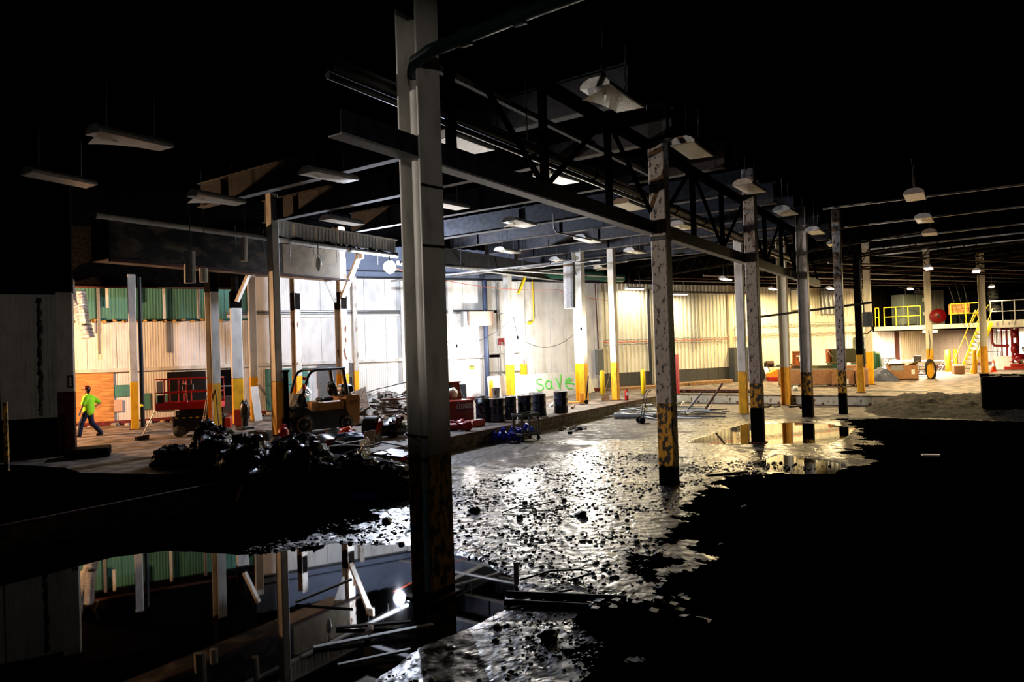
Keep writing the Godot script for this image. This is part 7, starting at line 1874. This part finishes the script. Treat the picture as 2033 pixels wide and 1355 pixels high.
	# what stands up there
	for k in 2:
		var cb := thing("electrical_cabinet", ["left grey electrical cabinet on the mezzanine", "right grey electrical cabinet with two small labels on the mezzanine"][k], "cabinet", W([49.0, 50.7][k], 3.98, 1.2), WTURN, "grey cabinets on the mezzanine")
		part("case", mb().box(Vector3(0, 1.2, 0), Vector3([1.5, 1.7][k], 2.4, 1.0), 0.03), M.cabinet_grey, cb)
		part("plinth", mb().box(Vector3(0, 0.05, 0.02), Vector3(1.5, 0.1, 1.0)), M.black, cb)
		if k == 1:
			for q in 2: part("notice", mb().box(Vector3(0, 2.0 - q * 1.1, 0.505), Vector3(0.2, 0.26, 0.01)), M.white_plastic, cb)
		part("conduit", mb().tube([Vector3(0.3, 2.4, 0), Vector3(0.3, 2.9, 0), Vector3(0.0, 3.0, -0.3)], 0.05), M.pipe_grey, cb)
	var fd := thing("flexible_duct", "foil wrapped duct hanging over the mezzanine right of the column", "duct", Vector3(1.62, 5.2, -66.0))
	var pts := []
	for i in 18: pts.append(Vector3(0.03 * sin(i * 1.7), 1.6 - i * 0.08, 0))
	var fb := mb()
	for i in 17: fb.cyl(pts[i], pts[i + 1], 0.42 if i % 2 else 0.39, 0.39 if i % 2 else 0.42, 18, false)
	part("hose", fb, M.foil, fd)
	part("hood", mb().lump(Vector3(0.05, -0.1, 0), Vector3(0.5, 0.3, 0.4), 0.5, 55, 14, 9), M.galv, fd)
	# red fire main under the right part
	var fm := thing("fire_main", "red fire main pipework with valves under the mezzanine at the right edge", "pipework", Vector3(1.5, DOCK, -64.0))
	part("riser", mb().tube([Vector3(-0.1, 3.3, 0), Vector3(-0.1, 1.95, 0), Vector3(0.05, 1.75, 0), Vector3(0.6, 1.72, 0), Vector3(0.95, 1.72, 0)], 0.1, 10), M.pipe_red, fm)
	for k in 4:
		part("riser", mb().cyl(Vector3(0.5 + k * 0.32, 0.3, -0.25 + 0.1 * k), Vector3(0.5 + k * 0.32, 3.3, -0.25 + 0.1 * k), [0.05, 0.07, 0.09, 0.12][k], -1, 10), M.pipe_red, fm)
	part("valve", mb().lump(Vector3(1.3, 2.6, 0.1), Vector3(0.26, 0.32, 0.24), 0.35, 61), M.pipe_red, fm)
	part("valve", mb().lump(Vector3(1.25, 1.5, 0.15), Vector3(0.26, 0.4, 0.24), 0.35, 62), M.pipe_red, fm)
	part("valve", mb().lump(Vector3(1.5, 0.8, 0.25), Vector3(0.4, 0.3, 0.3), 0.35, 63), M.pipe_red, fm)
	part("cross_pipe", mb().cyl(Vector3(1.3, 0.95, 0.2), Vector3(3.4, 0.95, 0.2), 0.11).cyl(Vector3(2.3, 0.95, 0.2), Vector3(2.3, 0.3, 0.2), 0.09).cyl(Vector3(2.05, 0.95, 0.2), Vector3(2.12, 0.95, 0.2), 0.18).cyl(Vector3(2.9, 0.95, 0.2), Vector3(2.97, 0.95, 0.2), 0.18), M.pipe_red, fm)
	part("hand_wheel", mb().lathe([Vector2(0.2, -0.015), Vector2(0.23, 0), Vector2(0.2, 0.015)], 18, Transform3D(Basis.from_euler(Vector3(1.2, 0.4, 0)), Vector3(1.9, 1.9, 0.4))).cyl(Vector3(1.9, 1.0, 0.2), Vector3(1.9, 1.9, 0.4), 0.03), M.pipe_dark, fm)
	part("grey_fittings", mb().lump(Vector3(1.95, 1.4, 0.4), Vector3(0.25, 0.25, 0.2), 0.6, 64).tube([Vector3(-0.4, 1.3, 0), Vector3(0.4, 1.3, 0), Vector3(0.4, 0.2, 0)], 0.03).tube([Vector3(0.2, 3.2, -0.2), Vector3(0.2, 0.3, -0.2)], 0.03), M.pipe_grey, fm)
	solid("white_board", mb(Vector3(1.75, DOCK, -61.4), Vector3(-8, 10, 0)).box(Vector3(0.2, 0.5, 0), Vector3(1.1, 1.0, 0.06), 0.01), M.white_clean, "pale board standing before the red pipework", "board")
	solid("timber_stack", mb(Vector3(3.6, DOCK, -62.0), Vector3(0, 8, 0)).box(Vector3(0, 0.12, 0), Vector3(3.4, 0.24, 1.2), 0.03).box(Vector3(0.2, 0.34, 0), Vector3(3.0, 0.16, 0.9), 0.02), M.chest_red, "stack of reddish timber on the floor at the right edge", "timber stack")
	for k in 14:
		var rk := part("rubble_chunk", mb(Vector3(2.3 + rv(0, 2.6), DOCK + 0.5 + rv(-0.02, 0.1), -62.0 + rv(-0.4, 0.4)), Vector3(rv(0, 60), rv(0, 360), 0)).rock(Vector3.ZERO, Vector3(0.2, 0.1, 0.16), rng), M[["rubble_light", "rubble", "chest_red"][k % 3]], self)
		tag(rk, "broken chunk on the reddish timber stack at the right edge", "rubble", "chunks on the timber stack")
	var co := thing("traffic_cone", "orange cone at the foot of the column by the stairs", "cone", Vector3(1.3, DOCK, -58.0))
	part("cone", mb().lathe([Vector2(0, 0.9), Vector2(0.03, 0.9), Vector2(0.16, 0.05), Vector2(0, 0.05)], 16), M.orange, co)
	part("foot", mb().box(Vector3(0, 0.025, 0), Vector3(0.42, 0.05, 0.42), 0.01), M.orange, co)
	part("band", mb().lathe([Vector2(0.075, 0.63), Vector2(0.115, 0.4)], 16, Transform3D(Basis.from_scale(Vector3(1.03, 1, 1.03)), Vector3.ZERO)), M.white_plastic, co)

# ---------------------------------------------------------------- black bags and scrap at the dock edge
func bag_heap() -> void:
	var hb := part("debris_heap", mb(Vector3(-13.3, 0, -10.9), Vector3(0, 20, 0)).lump(Vector3(0, 0.05, 0), Vector3(3.2, 0.72, 1.5), 0.25, 91, 30, 12, 1.5), M.tar, self)
	tag(hb, "low dark mass of debris under the black bags", "debris heap")
	var spots := [
		[Vector3(-16.9, 0.62, -9.6), Vector3(0.5, 0.33, 0.45), "black bag lying at the far left end of the heap"],
		[Vector3(-17.2, 0.92, -10.7), Vector3(0.32, 0.5, 0.32), "upright black bag at the top left corner of the heap"],
		[Vector3(-16.4, 0.86, -10.5), Vector3(0.45, 0.45, 0.42), "round black bag second from the top left of the heap"],
		[Vector3(-15.6, 0.72, -9.9), Vector3(0.6, 0.5, 0.5), "large black bag at the left front of the heap"],
		[Vector3(-14.7, 0.7, -10.2), Vector3(0.62, 0.5, 0.5), "large shiny black bag left of the middle of the heap"],
		[Vector3(-14.0, 0.55, -9.6), Vector3(0.6, 0.5, 0.5), "black bag low at the front middle of the heap"],
		[Vector3(-13.3, 0.72, -10.6), Vector3(0.62, 0.48, 0.52), "big glossy black bag in the middle of the heap"],
		[Vector3(-12.6, 0.6, -10.3), Vector3(0.55, 0.5, 0.5), "creased black bag right of the middle, catching the light"],
		[Vector3(-12.1, 0.42, -10.0), Vector3(0.5, 0.4, 0.45), "black bag low at the right front of the heap"],
		[Vector3(-11.6, 0.42, -10.8), Vector3(0.5, 0.42, 0.45), "black bag at the right end of the heap"],
		[Vector3(-13.0, 0.32, -9.5), Vector3(0.55, 0.36, 0.5), "half flat black bag in front of the heap"],
		[Vector3(-11.0, 0.3, -11.2), Vector3(0.5, 0.35, 0.5), "black bag close behind the nearest column"]]
	for k in spots.size():
		var c: Vector3 = spots[k][0]
		var r: Vector3 = spots[k][1]
		var o := thing("trash_bag", spots[k][2], "trash bag", c, k * 40.0, "black bags in the heap")
		part("bag", mb().lump(Vector3.ZERO, r, 0.42, 110 + k * 3, 30, 18, 2.2, true), M.bag, o)
		var g := mb()
		for i in 5:
			var an := TAU * i / 5.0 + k
			g.bar(Vector3(0, r.y * 0.7, 0), Vector3(cos(an) * 0.1, r.y * 0.95 + 0.1, sin(an) * 0.1), 0.09, 0.01)
		part("gathered_neck", g, M.bag, o)
	# odd scrap on and behind the bags
	solid("black_sheet", mb(Vector3(-14.9, 0.86, -11.6), Vector3(12, 20, 8)).smooth_grid(16, 10, func(i, j): return Vector3(-1.1 + i * 0.15, 0.06 * sin(i * 1.1) + 0.05 * sin(j * 1.4 + i), 0.7 - j * 0.16)), M.black_paint, "bent black sheet on top of the bags at the left", "sheet")
	solid("scrap_box", mb(Vector3(-13.2, 0.72, -11.9), Vector3(0, 20, 10)).box(Vector3.ZERO, Vector3(1.2, 0.42, 0.5), 0.015), M.black_paint, "black sheet metal box lying behind the bags", "box")
	solid("black_sheet", mb(Vector3(-11.9, 0.55, -13.0), Vector3(0, 12, -4)).box(Vector3.ZERO, Vector3(1.8, 0.06, 0.9), 0.01), M.black_paint, "flat black sheet at the back of the heap beside the nearest column", "sheet")
	solid("lath", mb().bar(Vector3(-12.2, 0.42, -10.9), Vector3(-10.9, 0.5, -11.3), 0.12, 0.03, 0.004), M.lumber, "pale lath lying across the right part of the heap", "lath")
	solid("lath", mb().bar(Vector3(-13.2, 0.5, -9.05), Vector3(-13.05, 0.12, -8.75), 0.05, 0.03, 0.004), M.ply, "orange lath sticking down at the front of the heap", "lath")
	solid("lath", mb().bar(Vector3(-15.0, 0.4, -9.2), Vector3(-14.4, 0.3, -9.15), 0.07, 0.03, 0.004), M.white_clean, "short pale lath at the left front of the heap", "lath")
	for k in 16:
		var c := Vector3(rv(-15.2, -11.0), rv(0.75, 1.0), rv(-12.6, -11.2))
		var d := Vector3(rv(-0.7, 0.7), rv(-0.1, 0.2), rv(-0.4, 0.4))
		var o := part("loose_wire", mb().tube([c - d, c - d * 0.3 + Vector3(0, rv(0, 0.15), 0), c + d * 0.4 + Vector3(0, rv(-0.05, 0.12), 0), c + d], rv(0.008, 0.022), 6), M[["galv", "white_clean", "cord_black", "pipe_grey"][k % 4]], self)
		tag(o, "loose wire or rod tangled on top of the bag heap", "wire", "wires tangled on the bag heap")
	solid("blue_rag", mb(Vector3(-10.9, 0.12, -10.4), Vector3(0, 30, 0)).lump(Vector3.ZERO, Vector3(0.32, 0.1, 0.16), 0.6, 140, 14, 9, 2.0), M.valve_blue, "blue rag at the right foot of the heap", "rag")
	solid("blue_rag", mb(Vector3(-14.9, 1.0, -11.2), Vector3(0, 30, 20)).box(Vector3.ZERO, Vector3(0.3, 0.06, 0.12), 0.02), M.valve_blue, "small blue piece on top of the heap at the left", "scrap")
	solid("red_scrap", mb(Vector3(-15.7, 0.95, -11.2)).lump(Vector3.ZERO, Vector3(0.22, 0.12, 0.15), 0.5, 141), M.tool_red, "small red piece on top of the heap at the left", "scrap")
	solid("red_scrap", mb(Vector3(-11.6, 0.62, -12.6), Vector3(0, 30, 25)).box(Vector3.ZERO, Vector3(0.5, 0.1, 0.12), 0.02).box(Vector3(0.25, 0.05, 0), Vector3(0.06, 0.22, 0.14), 0.02), M.tool_red, "red tool handle on the heap beside the nearest column", "tool")
	solid("yellow_plate", mb(Vector3(-11.0, 0.62, -12.6), Vector3(10, 40, 8)).box(Vector3(0, 0, 0), Vector3(0.6, 0.34, 0.04), 0.01), M.fork_yellow, "tarnished yellow plate at the heap beside the nearest column", "plate")
	solid("mesh_panel", mb(Vector3(-13.0, 0.95, -12.6), Vector3(-30, 20, 10)).box(Vector3.ZERO, Vector3(0.3, 0.5, 0.03), 0.01), M.mesh_tan, "speckled tan grille piece behind the heap", "grille")
	var gc := [["fuel_can", Vector3(-15.8, DOCK, -13.7), "red fuel can with a pale cap behind the heap"], ["fuel_can", Vector3(-18.35, DOCK, -14.05), "red fuel can at the foot of the column by the forklift"]]
	for k in 2:
		var o := thing("fuel_can", gc[k][2], "fuel can", gc[k][1], 20.0 + 50 * k)
		part("can", mb().lathe([Vector2(0, 0), Vector2(0.17, 0), Vector2(0.18, 0.02), Vector2(0.18, 0.26), Vector2(0.14, 0.36), Vector2(0.06, 0.42), Vector2(0, 0.42)], 20), M.tool_red, o)
		part("cap", mb().cyl(Vector3(0, 0.41, 0), Vector3(0, 0.5, 0), 0.05), M.safety_yellow if k == 0 else M.tool_red, o)
		part("handle", mb().tube([Vector3(-0.1, 0.36, 0), Vector3(-0.08, 0.48, 0), Vector3(0.08, 0.5, 0), Vector3(0.12, 0.36, 0)], 0.018), M.tool_red, o)
	var bf := thing("blower_fan", "orange drum fan lying on the floor behind the heap", "fan", Vector3(-15.2, DOCK, -14.9), 30.0)
	part("drum", mb().cyl(Vector3(-0.2, 0.4, 0), Vector3(0.2, 0.4, 0.05), 0.38, -1, 24), M.black_paint, bf)
	part("face", mb().lathe([Vector2(0, 0), Vector2(0.32, 0), Vector2(0.36, 0.03), Vector2(0.0, 0.03)], 24, Transform3D(mb().frame(Vector3.ZERO, Vector3(-0.3, 0.5, 0.6)), Vector3(0.05, 0.42, 0.2))), M.orange, bf)
	part("strut", mb().bar(Vector3(0.0, 0.5, 0.3), Vector3(0.3, 0.8, 0.1), 0.04, 0.02), M.black, bf)
	solid("saw", mb(Vector3(-16.2, DOCK, -14.7), Vector3(0, 30, 0)).lump(Vector3(0, 0.2, 0), Vector3(0.32, 0.2, 0.22), 0.4, 150).cyl(Vector3(-0.1, 0.3, 0.1), Vector3(0.2, 0.42, 0.1), 0.06), M.orange, "orange and white power tool left of the drum fan", "power tool")
	solid("blue_cloth", mb(Vector3(-15.3, DOCK, -14.0), Vector3(0, 20, 0)).lump(Vector3(0, 0.15, 0), Vector3(0.6, 0.2, 0.3), 0.5, 152, 16, 10, 2.2), M.duct_blue, "dark blue cloth in front of the drum fan", "cloth")
	var cr := thing("bottle_crate", "black plastic crate of small parts at the top of the heap", "crate", Vector3(-18.9, DOCK, -13.6), 20.0)
	part("shell", mb().box(Vector3(0, 0.02, 0), Vector3(0.62, 0.03, 0.4)).box(Vector3(0, 0.17, 0.19), Vector3(0.62, 0.3, 0.02)).box(Vector3(0, 0.17, -0.19), Vector3(0.62, 0.3, 0.02)).box(Vector3(0.3, 0.17, 0), Vector3(0.02, 0.3, 0.4)).box(Vector3(-0.3, 0.17, 0), Vector3(0.02, 0.3, 0.4)), M.black, cr)
	part("contents", mb().lump(Vector3(0, 0.2, 0), Vector3(0.26, 0.12, 0.16), 0.5, 160), M.galv, cr)
	solid("bottle", mb(Vector3(-19.5, DOCK, -13.9)).lathe([Vector2(0, 0), Vector2(0.05, 0), Vector2(0.055, 0.04), Vector2(0.055, 0.17), Vector2(0.02, 0.24), Vector2(0.02, 0.28), Vector2(0, 0.28)], 14), M.clear, "clear plastic bottle standing left of the black crate", "bottle")

# ---------------------------------------------------------------- on the wet floor
func wet_floor_things() -> void:
	var sh := []
	for k in 4: sh.append(mb().lump(Vector3.ZERO, Vector3(1, 0.6, 0.85), 0.7, 200 + k, 9, 6, 1.8).mesh(M.mud))
	for k in 22:   # clods large enough to be picked out
		var p: Vector3
		var named := [Vector3(-8.17, 0, -10.67), Vector3(-6.13, 0, -11.29), Vector3(-9.14, 0, -9.24), Vector3(-3.9, 0, -6.35)]
		p = named[k] if k < 4 else Vector3(rv(-9.5, -3.0), 0, rv(-13.5, -5.0))
		if inside(Vector2(p.x, p.z), PUDDLES[0]) > -0.1: p = Vector3(-4.4 + rv(-0.3, 1.2), 0, -5.0 - k * 0.33)
		var s := 0.11 if k < 4 else rv(0.035, 0.08)
		var o := MeshInstance3D.new()
		o.mesh = sh[k % 4]
		o.name = numbered("mud_clod")
		add_child(o)
		o.position = p + Vector3(0, 0.02 + s * 0.3, 0)
		o.scale = Vector3.ONE * s
		o.rotation_degrees = Vector3(rv(-20, 20), rv(0, 360), 0)
		if k < 4: tag(o, ["large dark clod on the bright wet floor left of the thin stick", "dark clod right of the stick in the middle of the bright wet floor", "dark clod at the left of the nearest column on the wet floor", "brown clod at the bottom of the picture on the wet floor"][k], "clod")
		else: tag(o, "small dark clod of mud on the bright wet floor", "clod", "clods on the wet floor")
	var mm := MultiMesh.new()
	mm.transform_format = MultiMesh.TRANSFORM_3D
	mm.mesh = mb().lump(Vector3.ZERO, Vector3(1, 0.6, 0.85), 0.6, 230, 7, 5, 1.8).mesh(M.mud)
	mm.instance_count = 7000
	var cn := FastNoiseLite.new()
	cn.seed = 6
	cn.frequency = 0.5
	for k in mm.instance_count:
		var p := Vector3.ZERO
		for t in 40:
			p = Vector3(rv(-11.5, -1.5), 0.018, -3.5 - 15.0 * pow(rng.randf(), 1.3))
			if p.x < mud_edge(p.z) - 0.2 and p.x > -10.0 and cn.get_noise_2d(p.x, p.z) > rv(-0.35, 0.3) and inside(Vector2(p.x, p.z), PUDDLES[0]) < -0.05: break
		var s := 0.007 + 0.028 * pow(rng.randf(), 3.0)
		mm.set_instance_transform(k, Transform3D(Basis.from_euler(Vector3(0, rv(0, TAU), 0)).scaled(Vector3.ONE * s * rv(0.8, 1.6)), p))
	var mi := MultiMeshInstance3D.new()
	mi.multimesh = mm
	mi.name = numbered("mud_grit")
	add_child(mi)
	tag(mi, "scattered grit and crumbs of mud on the wet floor", "grit", "", "stuff")
	solid("stick", mb().bar(Vector3(-7.45, 0.03, -11.15), Vector3(-7.05, 0.1, -11.75), 0.03, 0.02), M.black, "thin dark stick on the bright wet floor", "stick")
	solid("wire_loop", mb().tube([Vector3(-7.6, 0.03, -10.8), Vector3(-7.3, 0.16, -10.75), Vector3(-7.0, 0.14, -11.0), Vector3(-7.1, 0.04, -11.25), Vector3(-7.45, 0.1, -11.2), Vector3(-7.6, 0.03, -10.8)], 0.012, 6), M.black, "bent loop of dark wire on the bright wet floor", "wire")
	solid("wire_loop", mb().tube([Vector3(-5.2, 0.03, -7.75), Vector3(-4.9, 0.1, -8.1), Vector3(-4.6, 0.08, -8.4), Vector3(-4.35, 0.1, -8.3), Vector3(-4.6, 0.04, -8.0)], 0.014, 6), M.black, "kinked dark wire on the wet floor right of the nearest column", "wire")
	solid("pole", mb().cyl(Vector3(-5.0, 0.06, -7.15), Vector3(-3.6, 0.07, -7.7), 0.045).cyl(Vector3(-4.9, 0.05, -6.95), Vector3(-3.6, 0.05, -7.45), 0.03), M.black, "dark pole lying in the water right of the nearest column", "pole")
	solid("mud_heap", mb(Vector3(-3.2, 0.0, -7.2), Vector3(0, 24, 0)).lump(Vector3(0, 0.02, 0), Vector3(0.75, 0.14, 0.5), 0.35, 95, 26, 12, 1.8), M.black_mud_and_shade, "low black heap of mud on the wet floor at the end of the pole", "mud")
	var tp := mb()
	for k in 14: tp.rock(Vector3(-3.85 + k * 0.1, 0.04 + 0.1 * sin(PI * k / 13.0) + rv(-0.02, 0.03), -7.35 + rv(-0.3, 0.2)), Vector3(0.06, 0.05, 0.06), rng)
	solid("mud_crumbs", tp, M.mud, "crumbs of mud along the top of the low black heap", "mud")
	solid("lath", mb().bar(Vector3(-5.3, 0.03, -16.0), Vector3(-4.55, 0.05, -16.75), 0.08, 0.04, 0.006), M.black, "dark lath lying on the wet floor right of the second column", "lath")
	# planks and paper in the puddle at the foot of the near column
	var pk := [[Vector3(-6.0, 0.02, -4.9), Vector3(-5.2, 0.06, -5.95), 0.07, "white_clean", "pale plank in the puddle left of the nearest column's foot"], [Vector3(-5.45, 0.02, -4.75), Vector3(-5.0, 0.05, -5.35), 0.05, "white_clean", "short pale plank at the bottom edge of the puddle"], [Vector3(-6.2, 0.02, -5.4), Vector3(-5.5, 0.05, -5.9), 0.06, "old_wood", "dark brown plank in the puddle beside the white paper"], [Vector3(-7.3, 0.02, -5.7), Vector3(-6.9, 0.2, -6.3), 0.05, "white_clean", "pale board tip sticking out of the puddle"], [Vector3(-4.95, 0.02, -7.0), Vector3(-4.3, 0.1, -7.6), 0.03, "white_clean", "thin pale lath in the water right of the nearest column"]]
	for q in pk:
		solid("plank", mb().bar(q[0], q[1], q[2], 0.025, 0.004), M[q[3]], q[4], "plank")
	solid("paper_scrap", mb(Vector3(-5.72, 0.05, -5.45), Vector3(10, 40, 20)).lump(Vector3.ZERO, Vector3(0.05, 0.02, 0.14), 0.5, 170), M.tan_wood, "pale torn scrap standing in the puddle near the column's foot", "scrap")
	solid("paper_scrap", mb(Vector3(-9.42, 0.04, -4.25), Vector3(0, 20, 60)).box(Vector3(0, 0, 0), Vector3(0.2, 0.03, 0.06), 0.01), M.ply, "small orange scrap in the dark puddle at the left", "scrap")
	solid("white_post", mb().box(Vector3(-5.15, 0.17, -7.6), Vector3(0.06, 0.3, 0.05), 0.008), M.white_clean, "short white stub standing in the water right of the nearest column", "post")
	solid("white_scrap", mb(Vector3(-0.95, 0.05, -20.9), Vector3(0, 15, 0)).box(Vector3.ZERO, Vector3(0.42, 0.05, 0.1), 0.01), M.white_plastic, "white scrap alone on the dark floor at the right", "scrap")
	# spill of rags before the dock
	for k in 12:
		var o := part("floor_scrap", mb(Vector3(-12.7 + rv(-0.5, 0.6), 0.06, -21.8 - rv(0.0, 1.8)), Vector3(rv(-20, 20), rv(0, 360), rv(-20, 20))).rock(Vector3.ZERO, Vector3(rv(0.06, 0.2), 0.05, rv(0.05, 0.12)), rng), M[["tar", "rubble", "old_wood", "rubble_light"][k % 4]], self)
		tag(o, "small scrap swept against the dock right of the utility cart", "scrap", "scraps swept against the dock")
	for k in 10:
		var o := part("floor_scrap", mb(Vector3(-8.0 + rv(-0.5, 1.6), 0.05, -34.0 + rv(-0.5, 0.7)), Vector3(0, rv(0, 360), 0)).rock(Vector3.ZERO, Vector3(rv(0.08, 0.3), 0.05, rv(0.06, 0.15)), rng), M[["tar", "old_wood", "rubble"][k % 3]], self)
		tag(o, "scrap lying at the foot of the white step", "scrap", "scraps at the foot of the white step")
